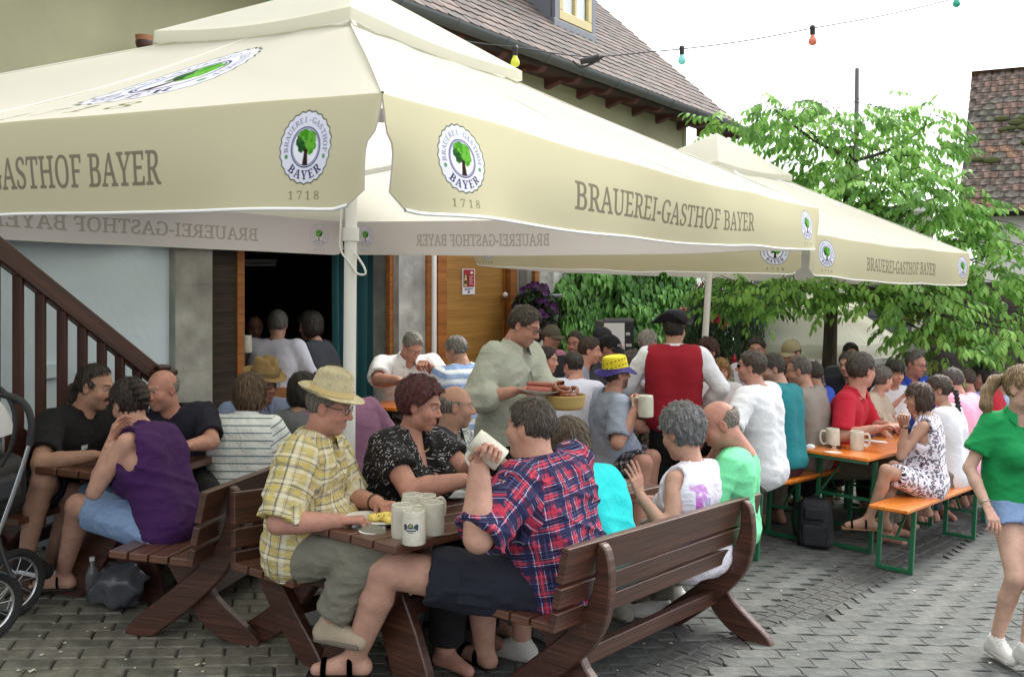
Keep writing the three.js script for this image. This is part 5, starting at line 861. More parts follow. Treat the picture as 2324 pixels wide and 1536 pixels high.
function person(o) {
  const me = thing('person', o.label, 'person', null), seed = ++personN * 7.3, k = o.k ?? 1, fat = o.w ?? 1, fem = !!o.fem, sf = Math.sqrt(fat), d0 = o.h[2];
  const lod = d0 < 5.9 ? 0 : d0 < 8 ? 1 : 2, cB = [.013, .017, .022][lod] * (o.fine ?? 1), cC = [.0105, .0145, .019][lod] * (o.fine ?? 1), cH = [.0038, .0052, .0075][lod], cHd = [.0034, .005, .007][lod];
  const Y = V(0, 1, 0), dirOf = a => V(Math.sin(R(a)), 0, -Math.cos(R(a)));
  const f = dirOf(o.yaw), rt = f.clone().cross(Y), hyaw = o.hy ?? o.yaw, hf0 = dirOf(hyaw), hl0 = Y.clone().cross(hf0);
  const Hc = P(...o.h), base = V(Hc.x, 0, Hc.z); base.y = Gv(base); me.position.copy(base);
  const hq = new THREE.Quaternion().setFromRotationMatrix(new THREE.Matrix4().makeBasis(hl0, Y, hf0)).multiply(new THREE.Quaternion().setFromEuler(new THREE.Euler(R(o.hp ?? 6), 0, R(o.hr ?? 0), 'XYZ')));
  const hUp = V(0, 1, 0).applyQuaternion(hq), hF = V(0, 0, 1).applyQuaternion(hq), hs = o.hs ?? .95, ks = k * hs;
  const T = Y.clone().addScaledVector(f, Math.tan(R(o.lean ?? 8))).addScaledVector(rt, Math.tan(R(o.side ?? 0))).normalize(), ft = T.clone().cross(rt).normalize().multiplyScalar(1); if (ft.dot(f) < 0) ft.negate();
  const s = rt.clone().addScaledVector(T, -rt.dot(T)).normalize();
  const C7 = Hc.clone().addScaledVector(T, -.082 * k * hs).addScaledVector(hUp, -.076 * k * hs).addScaledVector(hF, -.035 * k * hs).addScaledVector(ft, -.012);
  const seatY = o.stand ? base.y + .90 * k : base.y + (o.seat ?? .44) + .085;
  let Lt = (C7.y - seatY) / T.y; const want = Lt / k; Lt = clamp(Lt, .44 * k, .60 * k); if (want < .43 || want > .61) checkLog.push(o.label.slice(0, 40) + ' torso ' + want.toFixed(2));
  const hip = C7.clone().addScaledVector(T, -Lt), tk = Lt / .52;
  const X = (a, b, c = 0) => hip.clone().addScaledVector(s, a * k * (o.sw ?? 1)).addScaledVector(T, b * tk).addScaledVector(ft, c * k);
  // limbs
  const pt = v => v === undefined ? undefined : v.isVector3 ? v : v.l ? X(v.l[0], .42 + v.l[1], v.l[2]) : P(...v);
  const l1 = .285 * k, l2 = .25 * k, arms = ['R', 'L'].map(sd => {
    const q = sd === 'R' ? 1 : -1, sh = X(q * (fem ? .162 : .192), .478, -.01), tgt = pt(o[sd]) ?? X(q * .24, .11, .30), pole = o['e' + sd] ? V(0, 0, 0).addScaledVector(s, o['e' + sd][0] * q).addScaledVector(T, o['e' + sd][1]).addScaledVector(ft, o['e' + sd][2]) : V(0, 0, 0).addScaledVector(s, q * 1.0).addScaledVector(T, -1).addScaledVector(ft, -.35);
    const { e, w } = ik(sh, tgt, l1, l2, pole); return { q, sh, e, w, style: o['s' + sd] ?? 'relax', roll: o['r' + sd] ?? 0, dir: o['d' + sd] };
  });
  const th = .43 * k, sn = .42 * k, legs = ['R', 'L'].map(sd => {
    const q = sd === 'R' ? 1 : -1, hj = X(q * .085, 0, .0); let kn = pt(o[sd + 'K']), ft2 = pt(o[sd + 'F']);
    if (o.stand) { ft2 ??= (() => { const p = hip.clone().addScaledVector(rt, q * .1).addScaledVector(f, q * (o.stride ?? .04)); p.y = Gv(p) + .085 * k; return p; })(); const r = ik(hj, ft2, th, sn, f); kn = r.e; ft2 = r.w; }
    else { if (!kn) { kn = hj.clone().addScaledVector(f, .40 * k).addScaledVector(rt, q * (o.spread ?? .07)); kn.y = hj.y - .0 + .01; } if (!ft2) { ft2 = kn.clone().addScaledVector(f, o.tuck ?? -.04); ft2.y = Gv(ft2) + .08 * k; } }
    const fd = (o['f' + sd] !== undefined ? dirOf(o['f' + sd]) : f.clone().addScaledVector(rt, q * .2).normalize()); return { q, hj, kn, ft: ft2, fd };
  });
  const hw = o.hw ?? 1, be = o.belly ?? 0;
  const torso = (g, kk = .05) => {
    const l = [cap(X(-.075 * hw, .02, -.01), X(.075 * hw, .02, -.01), (.108 * sf * hw) * k + g, (.108 * sf * hw) * k + g, kk), cap(X(-.062, .17), X(.062, .17), .093 * lerp(1, fat, .85) * k + g, .093 * lerp(1, fat, .85) * k + g, .07, { flat: ft, fs: 1.08 }),
      cap(X(-.092, .35, -.005), X(.092, .35, -.005), .104 * sf * k + g, .104 * sf * k + g, .08, { flat: ft, fs: 1.12 }), cap(X(fem ? -.13 : -.152, .478, -.018), X(fem ? .13 : .152, .478, -.018), .053 * k + g, .053 * k + g, .06), cap(X(0, .46, -.02), X(0, .54, .0), .076 * k + g * .6, .052 * k + g * .3, .06)];
    if (g > 0) for (const q of [-1, 1]) l.push(cap(X(q * .066 * hw, .05, -.01), X(q * .088, .40, -.012), (fem ? .088 : .099) * sf * k + g, (fem ? .09 : .1) * sf * k + g, .05, { flat: ft, fs: 1.06 }));
    if (be) l.push(cap(X(-.03, .13, .06 + .05 * be), X(.03, .13, .06 + .05 * be), (.09 + .035 * be) * k + g, (.09 + .035 * be) * k + g, .06));
    if (fem) for (const q of [-1, 1]) { const b = (o.bust ?? 1); l.push(cap(X(q * .075, .31, .075 * sf), X(q * .078, .30, .09 * sf + .01 * b), (.058 + .014 * b) * k + g, (.05 + .014 * b) * k + g, .04)); }
    return l;
  };
  const aw = (fem ? .86 : 1) * sf * (o.aw ?? 1), armP = (a, g, f0 = 0, f1 = 2, flat = false) => {
    const l = [], mid = a.e.clone().lerp(a.w, .35), u = (t) => a.sh.clone().lerp(a.e, t), r = .030 + .0;
    const e1 = Math.min(1, f1); l.push(cap(u(f0), u(e1), .052 * aw * k + g, lerp(.052, .041, e1) * aw * k + g + (flat && f1 <= 1 ? .012 : 0), flat ? .014 : .03, { flatB: flat && f1 <= 1 }));
    if (f1 > 1) { const t = f1 - 1; l.push(cap(a.e, mid, .040 * aw * k + g, .043 * aw * k + g, .014)); const en = mid.clone().lerp(a.w, clamp((t - .35) / .65, 0, 1)); l.push(cap(mid, en, .043 * aw * k + g, lerp(.043, .029, t) * k * aw + g, .012, { flatB: flat })); }
    return l;
  };
  const lw = sf * (o.lw ?? 1), legP = (a, g, f1 = 2, flat = false, flare = 0) => {
    const l = [], kn = a.kn, u = t => a.hj.clone().lerp(kn, t), calf = kn.clone().lerp(a.ft, .32).addScaledVector(f, -.012), e1 = Math.min(1, f1);
    l.push(cap(a.hj, u(e1), .088 * lw * k + g, lerp(.088, .058, e1) * lw * k + g + (f1 < 1 ? flare : 0), .04, { flatB: flat && f1 < 1 }));
    if (f1 > 1) { const t = f1 - 1; l.push(cap(kn, calf, .056 * lw * k + g, .055 * lw * k + g + flare * .5, .015)); const en = calf.clone().lerp(a.ft, clamp((t - .32) / .68, 0, 1)); l.push(cap(calf, en, .055 * lw * k + g + flare * .5, lerp(.055, .036, t) * lw * k + g + flare, .012, { flatB: flat })); }
    return l;
  };
  const heel = a => a.ft.clone().addScaledVector(Y, -.045 * k).addScaledVector(a.fd, -.03 * k), toe = a => a.ft.clone().addScaledVector(Y, -.055 * k).addScaledVector(a.fd, .15 * k);
  const footP = (a, g) => [cap(a.ft, heel(a), .034 * k + g, .036 * k + g, .02), cap(heel(a), toe(a), .036 * k + g, .027 * k + g, .02), cap(a.ft, toe(a), .03 * k + g, .022 * k + g, .02)];
  // skin
  const head = headMesh(o.fat ? 'fat' : fem ? 'f' : 'm', cH), parts = [], tone = o.tone ? (TONE[o.tone] ?? o.tone) : TONE.fair, cv = o.bare ? 0 : -.012;
  const skinP = [...torso(-.014), cap(C7.clone().addScaledVector(T, -.02), Hc.clone().addScaledVector(hUp, -.09 * ks).addScaledVector(hF, -.03 * ks), (fem ? .050 : o.fat ? .068 : .058) * k, (fem ? .046 : o.fat ? .062 : .054) * k, .03)];
  for (const a of arms) skinP.push(...armP(a, -.001)); for (const a of legs) skinP.push(...legP(a, -.001), ...(o.shoe && !o.shoe.sandal ? footP(a, -.006) : footP(a, -.002)));
  const col = (g, fn) => { const p = g.attributes.position, c = new Float32Array(p.count * 3); for (let i = 0; i < p.count; i++) c.set(fn(i, p), i * 3); g.setAttribute('color', new THREE.BufferAttribute(c, 3)); return g; };
  const gy = p => G(p.x, -p.z) + .004;
  const bodyG = new Field(skinP, cB).each((v, x, y, z) => y < base.y + .12 ? Math.max(v, G(x, -z) + .006 - y) : v, .04).mesh();
  const blot = (x, y, z) => 1 + .13 * noise(x * 22 + seed, y * 22, z * 22) + .09 * noise(x * 70, y * 70, z * 70) + .05 * noise(x * 200, y * 200, z * 200);
  parts.push(col(bodyG, (i, p) => { const n = blot(p.getX(i), p.getY(i), p.getZ(i)); return [tone[0] * n, tone[1] * n * .98, tone[2] * n * .97]; }));
  { const g = head.g.clone(), w = head.w, bc = S(o.brow ?? o.hair?.col ?? '#4a3a30'), bd = o.beard ? S(o.beard) : null, sm = o.stubble ?? (fem ? 0 : .16);
    const ruddy = o.ruddy ?? .5; col(g, (i, p) => {
      const n = blot(p.getX(i) + seed, p.getY(i), p.getZ(i)); let c = [tone[0] * n * (1 + .03 * ruddy), tone[1] * n * .96, tone[2] * n * .95]; const [lip, br, ey, be2, ro] = w.slice(i * 5, i * 5 + 5); const mx = (q, t) => { c = c.map((v, j) => lerp(v, q[j], t)); };
      mx([tone[0] * 1.0, tone[1] * .74, tone[2] * .72], ro * .5 * ruddy); mx([.20, .17, .15], be2 * sm); if (bd) { const ya = p.getY(i), x2 = Math.abs(p.getX(i)); mx([bd.r, bd.g, bd.b], (o.mous ? (ya > -.058 && ya < -.036 && x2 < .032 && p.getZ(i) > .05 ? .9 : 0) : be2 * (lip > .2 ? 0 : .85))); }
      mx(fem ? [.42, .12, .11] : [.42, .20, .17], lip * .8); mx([bc.r * .8, bc.g * .8, bc.b * .8], br * .75); if (ey === 1) mx([.40, .36, .34], .8); if (ey === 2) mx([.035, .035, .04], .95); return c; });
    g.applyMatrix4(tmpM.compose(Hc, hq, V(ks * (o.fat ? 1.06 : 1), ks, ks))); parts.push(g); }
  for (const a of arms) {
    const z = a.dir ? pt(a.dir).clone().sub(a.w).normalize() : a.w.clone().sub(a.e).normalize(), g = handMesh(a.style, cHd).clone(); if (a.q < 0) { g.scale(-1, 1, 1); const ix = g.index.array; for (let i = 0; i < ix.length; i += 3) { const t = ix[i]; ix[i] = ix[i + 1]; ix[i + 1] = t; } const nn = g.attributes.normal; }
    let yv = Y.clone().addScaledVector(z, -z.y); if (yv.lengthSq() < .05) yv = f.clone().addScaledVector(z, -z.dot(f)); yv.normalize().applyAxisAngle(z, R(a.roll) * a.q); const xv = yv.clone().cross(z); a.hm = new THREE.Matrix4().makeBasis(xv, yv, z).setPosition(a.w);
    const hs = k * (fem ? .9 : 1.02); g.applyMatrix4(a.hm.clone().multiply(new THREE.Matrix4().makeScale(hs, hs, hs))); parts.push(col(g, (i, p) => { const n = blot(p.getX(i), p.getY(i), p.getZ(i)); return [tone[0] * n, tone[1] * n * .9, tone[2] * n * .88]; }));
  }
  const local = g => g.translate(-base.x, -base.y, -base.z);
  for (const g of parts) { const p = g.attributes.position, uv = new Float32Array(p.count * 2); for (let i = 0; i < p.count; i++) { uv[i * 2] = p.getX(i) + p.getZ(i); uv[i * 2 + 1] = p.getY(i); } g.setAttribute('uv', new THREE.BufferAttribute(uv, 2)); }
  mesh('body', local(mergeG(parts)), skinMat, me);
  // cloth uv: every triangle takes the frame of the nearest bone
  const bones = [{ a: hip, b: C7, t: 1, r: .16 }, ...arms.flatMap(a => [{ a: a.sh, b: a.e, r: .055 }, { a: a.e, b: a.w, r: .05 }])], lb = legs.flatMap(a => [{ a: a.hj, b: a.kn, r: .08 }, { a: a.kn, b: a.ft, r: .06 }]);
  for (const b of [...bones, ...lb]) { b.x = b.b.clone().sub(b.a); b.L = b.x.length(); b.x.divideScalar(b.L); b.e1 = b.t ? s : s.clone().addScaledVector(b.x, -s.dot(b.x)).normalize(); if (!(b.e1.lengthSq() > .2)) b.e1 = ft.clone().addScaledVector(b.x, -ft.dot(b.x)).normalize(); b.e2 = b.t ? ft : b.x.clone().cross(b.e1); }
  const wrap = (g, bl) => {
    const q = g.toNonIndexed(), p = q.attributes.position, uv = new Float32Array(p.count * 2), c = V(), v = V();
    for (let i = 0; i < p.count; i += 3) {
      c.set(0, 0, 0); for (let j = 0; j < 3; j++) c.add(v.fromBufferAttribute(p, i + j)); c.divideScalar(3); let best = null, bd = 1e9;
      for (const b of bl) { const h = clamp(v.copy(c).sub(b.a).dot(b.x), 0, b.L), dd = c.distanceTo(v.copy(b.a).addScaledVector(b.x, h)) - (b.t ? .13 : .045) + (b.t ? 0 : h < .06 ? .03 : 0); if (dd < bd) { bd = dd; best = b; } }
      let a0 = 0; for (let j = 0; j < 3; j++) { v.fromBufferAttribute(p, i + j).sub(best.a); let an = Math.atan2(v.dot(best.e1), v.dot(best.e2)); if (j === 0) a0 = an; else { if (an - a0 > PI) an -= 2 * PI; if (a0 - an > PI) an += 2 * PI; } uv[(i + j) * 2] = an * best.r; uv[(i + j) * 2 + 1] = v.dot(best.x); }
    }
    q.setAttribute('uv', new THREE.BufferAttribute(uv, 2)); return q;
  };
  const wr = (amp) => (v, x, y, z) => { const a = (x - hip.x) * s.x + (z - hip.z) * s.z, c = (x - hip.x) * ft.x + (z - hip.z) * ft.z; const n1 = 1 - Math.abs(noise(a * 5 + seed, y * 15 + a * 6, c * 5)), n2 = 1 - Math.abs(noise(a * 11 + y * 5, y * 26 + seed - a * 7, c * 11)); return v + amp * (.5 * noise(a * 7 + seed, y * 9, c * 7) - 1.7 * (n1 * n1 * n1 * n1 - .25) - 1.0 * (n2 * n2 * n2 * n2 - .25)); };
  const top = o.top;
  if (top) {
    const sl = top.sl ?? .62, gT = top.g ?? .016, pr = torso(gT, .05);
    if (sl > 0) for (const a of arms) pr.push(...armP(a, .013 + (top.loose ?? 0), 0, sl, true)); 
    if (o.dress) { for (const a of legs) pr.push(...legP(a, .022, o.dress, true, .01)); pr.push(cap(legs[0].hj.clone().lerp(legs[1].hj, .5), legs[0].hj.clone().lerp(legs[0].kn, o.dress * .9).lerp(legs[1].hj.clone().lerp(legs[1].kn, o.dress * .9), .5), .08 * k, .07 * k, .05)); }
    const nk = top.neck ?? 'crew', nu = hUp.clone().lerp(T, .5).normalize(), nb = C7.clone().addScaledVector(T, .0);
    pr.push(cap(nb.clone().addScaledVector(T, .015), nb.clone().addScaledVector(nu, .22), (fem ? .058 : .064) * k * (o.fat ? 1.12 : 1), .085 * k, .006, { sub: true }));
    if (nk !== 'crew') { const dp = nk === 'v' ? .12 : nk === 'deep' ? .15 : .075; pr.push(cap(nb.clone().addScaledVector(ft, .06), nb.clone().addScaledVector(ft, .15 + (fem ? .02 : 0)).addScaledVector(T, -dp), (nk === 'deep' ? .058 : .042) * k, nk === 'deep' ? .045 : .014, .008, { sub: true })); }
    if (sl === 0) for (const a of arms) { const u = a.e.clone().sub(a.sh).normalize(); pr.push(cap(a.sh.clone().addScaledVector(s, a.q * .025).addScaledVector(T, .02), a.sh.clone().addScaledVector(s, a.q * .035).addScaledVector(T, -.09), .062 * k, .05 * k, .01, { sub: true })); }
    else if (sl < 1.9) for (const a of arms) { const on = sl <= 1 ? a.sh.clone().lerp(a.e, sl) : a.e.clone().lerp(a.w, sl - 1), dr = (sl <= 1 ? a.e.clone().sub(a.sh) : a.w.clone().sub(a.e)).normalize(); pr.push(cap(on.clone().addScaledVector(dr, -.03), on.clone().addScaledVector(dr, .05), .047 * aw * k, .050 * aw * k, .003, { sub: true })); }
    const hemP = X(0, top.hem ?? -.09), hz = V(0, 0, 0), hard = !o.dress; const wf = wr((top.wr ?? .0055) * [.75, .55, .4][lod]);
    const fld = new Field(pr.filter(p => !p.sub), cC, .03).each((v, x, y, z) => { v = wf(v, x, y, z); if (hard) v = Math.max(v, -((x - hemP.x) * T.x + (y - hemP.y) * T.y + (z - hemP.z) * T.z)); return v; }); pr.forEach(p => p.sub && fld.add(p));
    const tm = mesh(o.dress ? 'dress' : top.name ?? 'shirt', local(wrap(fld.mesh(), o.dress ? [...bones, ...lb] : bones)), top.m, me);
    if (top.collar) {
      const cs = [], nA = 40, op = top.open ?? 26, Rr = (fem ? .062 : .068) * k * (o.fat ? 1.16 : 1), cB2 = nb.clone().addScaledVector(T, .012).addScaledVector(ft, .008), pos = [], idx = [];
      for (let i = 0; i <= nA; i++) { const a = R(lerp(op, 360 - op, i / nA)), dr = ft.clone().multiplyScalar(Math.cos(a)).addScaledVector(s, Math.sin(a)), fr = Math.pow(Math.max(0, Math.cos(a)), 2), dn = -.045 * fr; const w3 = (r, y) => cB2.clone().addScaledVector(dr, r + .012 * fr).addScaledVector(T, y + dn); [w3(Rr, -.012), w3(Rr * 1.0, .036), w3(Rr + .006, .042), w3(Rr + .026, .008 - .022 * fr), w3(Rr + .021, .004 - .02 * fr), w3(Rr + .005, .03)].forEach(p => pos.push(p.x, p.y, p.z)); }
      for (let i = 0; i < nA; i++) for (let j = 0; j < 6; j++) { const a = i * 6 + j, b = i * 6 + (j + 1) % 6; idx.push(a, a + 6, b, b, a + 6, b + 6); }
      const g = new THREE.BufferGeometry(); g.setAttribute('position', new THREE.Float32BufferAttribute(pos, 3)); g.setIndex(idx); g.computeVertexNormals(); mesh('collar', local(wrap(g, [bones[0]])), top.collar === true ? top.m : top.collar, tm);
    }
    if (top.logo) { const [a, b, sz, mat] = top.logo, g = new THREE.PlaneGeometry(sz, sz * .55, 10, 6), p = g.attributes.position, fm = new THREE.Matrix4().makeBasis(s.clone().negate().multiplyScalar(top.back ? -1 : 1), T, ft.clone().multiplyScalar(top.back ? -1 : 1)); const n0 = ft.clone().multiplyScalar(top.back ? -1 : 1); for (let i = 0; i < p.count; i++) { const q = X(a, b, 0).add(V(p.getX(i), p.getY(i), 0).applyMatrix4(fm)); let r = .3; const fv = (rr) => { const w = q.clone().addScaledVector(n0, rr), gi = [0, 1, 2].map(j => Math.round(((j === 0 ? w.x : j === 1 ? w.y : w.z) - fld.lo[j]) / fld.c)); return gi.every((v, j) => v >= 0 && v < fld.n[j]) ? fld.v[(gi[2] * fld.n[1] + gi[1]) * fld.n[0] + gi[0]] : 1; }; while (r > 0 && fv(r) > 0) r -= .004; p.setXYZ(i, ...q.addScaledVector(n0, r + .011).toArray()); } g.computeVertexNormals(); mesh('print', local(g), mat, tm); }
  }
  const bot = o.bot;
  if (bot && !o.dress) {
    const pr = [cap(X(-.078 * hw, .02, -.01), X(.078 * hw, .02, -.01), .104 * sf * hw * k + .004, .104 * sf * hw * k + .004, .05), cap(X(-.06, .12), X(.06, .12), .086 * lerp(1, fat, .85) * k, .086 * lerp(1, fat, .85) * k, .05)];
    if (be) pr.push(cap(X(0, .07, .04 + .04 * be), X(0, .07, .045 + .04 * be), (.08 + .028 * be) * k, (.08 + .028 * be) * k, .06));
    for (const a of legs) pr.push(...legP(a, .016, bot.len ?? 1.92, true, bot.flare ?? .012));
    if ((bot.len ?? 2) < 1) for (const a of legs) { const on = a.hj.clone().lerp(a.kn, bot.len), dr = a.kn.clone().sub(a.hj).normalize(); pr.push(cap(on.clone().addScaledVector(dr, -.03), on.clone().addScaledVector(dr, .06), lerp(.088, .058, bot.len) * lw * k + .007, lerp(.088, .058, bot.len) * lw * k + .007, .004, { sub: true })); }
    const wf = wr(.006), tp = X(0, bot.rise ?? .15); const fl = new Field(pr.filter(p => !p.sub), cC * 1.1, .03).each((v, x, y, z) => Math.max(wf(v, x, y, z), (x - tp.x) * T.x + (y - tp.y) * T.y + (z - tp.z) * T.z - 2.5 * Math.max(0, (x - hip.x) * ft.x + (y - hip.y) * ft.y + (z - hip.z) * ft.z - .06))); pr.forEach(p => p.sub && fl.add(p));
    mesh(bot.name ?? 'trousers', local(wrap(fl.mesh(), [bones[0], ...lb])), bot.m, me);
  }
  if (o.shoe && (lod < 2 || o.stand)) for (const a of legs) {
    const sh = o.shoe, g0 = gy(a.ft);
    if (sh.sandal) {
      const h = heel(a).addScaledVector(a.fd, -.035), t = toe(a).addScaledVector(a.fd, .045), side = a.fd.clone().cross(Y); h.y = t.y = a.ft.y - .075 * k; const g = bar(h, t, .085 * k, .014, .006); const sm = mesh('sandal', local(g), sh.m, me);
      const band = (c, r, w) => { const t2 = new THREE.TorusGeometry(r, w, 8, 20); t2.applyMatrix4(tmpM.makeBasis(side, Y, a.fd).setPosition(c)); return local(t2); }; mesh('strap', [band(a.ft.clone().addScaledVector(Y, -.035 * k).addScaledVector(a.fd, .02), .043 * k, sh.strap ?? .008), band(toe(a).addScaledVector(a.fd, -.03).addScaledVector(Y, .0), .038 * k, sh.strap ?? .008)], sh.m, sm);
    } else { const pr = footP(a, .008); if (sh.high) pr.push(cap(a.ft, a.ft.clone().lerp(a.kn, .14), .044 * k, .046 * k, .01)); const fl = new Field(pr, lod ? .012 : .008, .02).each((v, x, y, z) => smax(v, G(x, -z) + .004 - y, .006), .05); const g = local(fl.mesh()), uv = boxUV(g); const sm = mesh('shoe', uv, sh.m, me); if (lod === 0) { const ls = [], nf = toe(a).sub(a.ft).normalize(), sx = a.fd.clone().cross(Y); for (let i = 0; i < 4; i++) { const c = a.ft.clone().addScaledVector(nf, .035 + i * .021).add(V(0, .034 - i * .004, 0)); ls.push(tube([c.clone().addScaledVector(sx, -.026), c.clone().add(V(0, .008, 0)), c.clone().addScaledVector(sx, .026)], .0035, 5, 8)); } mesh('laces', local(mergeG(ls)), std(C(.7, .69, .66), .9), sm); }
    if (sh.sole) { const h = heel(a).addScaledVector(a.fd, -.03), t = toe(a).addScaledVector(a.fd, .02); h.y = t.y = Math.min(h.y, a.ft.y - .07 * k) + .002; mesh('sole', local(bar(h, t, .088 * k, .026, .01)), sh.sole, sm); } }
    if (sh.sock) mesh('sock', local(rod(a.ft.clone().addScaledVector(Y, -.02), a.ft.clone().lerp(a.kn, .22), .045 * k, .049 * lw * k, 14, true)), sh.sock, me);
  }
  // hair, hat, glasses
  const hg = new THREE.Group(); const onHead = (name, g, m, parent = me) => mesh(name, local(g.applyMatrix4(tmpM.compose(Hc, hq, V(ks * (o.fat ? 1.06 : 1), ks, ks)))), m, parent);
  if (o.hair) {
    const hm = onHead('hair', hairMesh(o.hair, [.0045, .006, .0085][lod], seed), hairMat(o.hair.col));
    if (o.hair.tail) onHead(o.hair.tailName ?? 'ponytail', (() => { const pts = o.hair.tail.map(p => V(...p)), pr = []; for (let i = 0; i < pts.length - 1; i++) { const r = o.hair.tr ?? .022; pr.push(cap(pts[i], pts[i + 1], r * (i === 0 ? .7 : 1), r * (i === pts.length - 2 ? .35 : 1), .012)); } const br = o.hair.braid; const g = new Field(pr, .005, .02).each((v, x, y, z) => v + (br ? .005 * Math.sin(y * 190) : 0) + .003 * noise(x * 80, y * 24, z * 80), .03).mesh(), p = g.attributes.position, uv = new Float32Array(p.count * 2); for (let i = 0; i < p.count; i++) { uv[i * 2] = p.getX(i) + p.getZ(i); uv[i * 2 + 1] = p.getY(i); } g.setAttribute('uv', new THREE.BufferAttribute(uv, 2)); return g; })(), hairMat(o.hair.tailCol ?? o.hair.col), hm);
  }
  if (o.glasses) {
    const dk = o.glasses === 'dark', r = dk ? .024 : .021, tl = [];
    const loop = sx => { const pts = []; for (let i = 0; i < 20; i++) { const a = i / 20 * 2 * PI; pts.push(V(sx * .033 + r * 1.15 * Math.cos(a), .008 + r * .78 * Math.sin(a), .0945 - .16 * Math.pow(Math.abs(sx * .033 + r * Math.cos(a)), 2) * 12)); } return pts; };
    const gs = [-1, 1].flatMap(q => [tube(loop(q), .0017, 5, 30, true), tube([V(q * .058, .016, .078), V(q * .073, .016, .05), V(q * .080, .018, -.01), V(q * .079, .002, -.03)], .0019, 5, 16)]); gs.push(tube([V(-.011, .012, .094), V(0, .016, .099), V(.011, .012, .094)], .0017, 5, 8));
    const gl = onHead('glasses', mergeG(gs), glassesM); const lens = [-1, 1].map(q => { const g = new THREE.CircleGeometry(r * 1.05, 20); g.scale(1.12, .78, 1); g.rotateY(q * .2); g.translate(q * .033, .008, dk ? .0905 : .0895); return g; }); if (dk) lens.push(...[-1, 1].map(q => { const g = new THREE.CircleGeometry(r * .9, 16); g.scale(.7, .6, 1); g.rotateY(q * 1.0); g.translate(q * .060, .010, .077); return g; })); onHead('lenses', mergeG(lens), dk ? darkLens : lensM, gl);
  }
  if (o.hat) o.hat(onHead);
  if (o.extra) o.extra({ me, X, arms, legs, C7, Hc, hq, hF, hUp, T, ft, s, f, rt, local, onHead, base, k, torso });
  return { arms, legs, X, hip, C7, ft, s, T };
}
// ---- hats
const rotTilt = (g, tilt) => g.rotateX(tilt);
function fedora(c, band, s = 1) { return on => {
  const m = std(C(1, 1, 1), .9, { map: dataTex(128, 128, (u, v) => { const n = .86 + .14 * Math.sin(u * 2 * PI * 24) * Math.sin(v * 2 * PI * 24) + .12 * tnoise(u, v, 8, 3, 1, 1, 240); return c.map(q => q * n); }, .09, .09), bumpMap: dataTex(64, 64, (u, v) => { const n = .5 + .5 * Math.sin(u * 2 * PI * 10) * Math.sin(v * 2 * PI * 10); return [n, n, n]; }, .04, .04, false), bumpScale: .0015 });
  const pts = [[0, .187], [.05, .187], [.072, .18], [.081, .165], [.088, .12], [.094, .075], [.097, .062], [.112, .057], [.135, .057], [.147, .063], [.149, .066], [.147, .068], [.134, .062], [.11, .063], [.1, .067]].map(p => new THREE.Vector2(...p)), g = new THREE.LatheGeometry(pts, 44), p = g.attributes.position;
  for (let i = 0; i < p.count; i++) { let x = p.getX(i), y = p.getY(i), z = p.getZ(i), r = Math.hypot(x, z); if (y > .13) { const q = sst(.13, .185, y); y -= q * .045 * Math.exp(-Math.pow(x / .022, 2)) * (1 - sst(.075, .1, r) * .6) * sst(-.1, .0, z + .06); if (z > 0) x *= 1 - .3 * q * sst(0, .09, z); } if (r > .1) y += .5 * (r - .1) * (z < -.02 ? .55 : -.22 * (z > .04 ? 1 : 0)) + .12 * (r - .1) * Math.abs(x / r); p.setXYZ(i, x * s, y, z * 1.13 * s - .012); }
  g.computeVertexNormals(); rotTilt(g, .06); boxless(g); const h = on('hat', g, m); const b = new THREE.CylinderGeometry(.0945 * s, .0985 * s, .026, 40, 1, true); b.scale(1, 1, 1.13); b.translate(0, .083, -.012); rotTilt(b, .06); on('hat_band', b, std(S(band), .9, { side: THREE.DoubleSide }), h);
}; }
function boxless(g) { const p = g.attributes.position, uv = new Float32Array(p.count * 2); for (let i = 0; i < p.count; i++) { const a = Math.atan2(p.getX(i), p.getZ(i)); uv[i * 2] = a * .1; uv[i * 2 + 1] = p.getY(i) + Math.hypot(p.getX(i), p.getZ(i)); } g.setAttribute('uv', new THREE.BufferAttribute(uv, 2)); return g; }
function capHat(c, c2 = c, mark = null, turn = 0) { return on => {
  const g = new THREE.SphereGeometry(1, 28, 14, 0, 2 * PI, 0, PI / 2), p = g.attributes.position; for (let i = 0; i < p.count; i++) p.setXYZ(i, p.getX(i) * .090, .042 + Math.pow(Math.max(0, p.getY(i)), .82) * .098 - .02 * Math.max(0, -p.getZ(i)), p.getZ(i) * .107 - .016); g.computeVertexNormals(); g.rotateY(turn); const h = on('cap', boxless(g), cloth(c, { b: .002 }));
  const bg = sheet(16, 6, (u, v) => { const a = lerp(-1.15, 1.15, u), r = .088 + .085 * v * (1 - .25 * Math.abs(a)); return V(Math.sin(a) * (.088 + .01 * v), .045 - .02 * v * v - .018 * Math.pow(Math.sin(a), 2), Math.cos(a) * r * 1.02 + .0); }); bg.rotateY(turn); const b2 = bg.clone().translate(0, -.004, 0); on('visor', mergeG([bg, b2]), cloth(c2, { b: .001 }), h);
  if (mark) { const m = sheet(8, 2, (u, v) => { const a = lerp(-.5, .5, u); return V(Math.sin(a) * .089, .083 - .026 * v, Math.cos(a) * .096 - .006); }); on('mark', m, std(S(mark), .8, { side: THREE.DoubleSide }), h); }
}; }
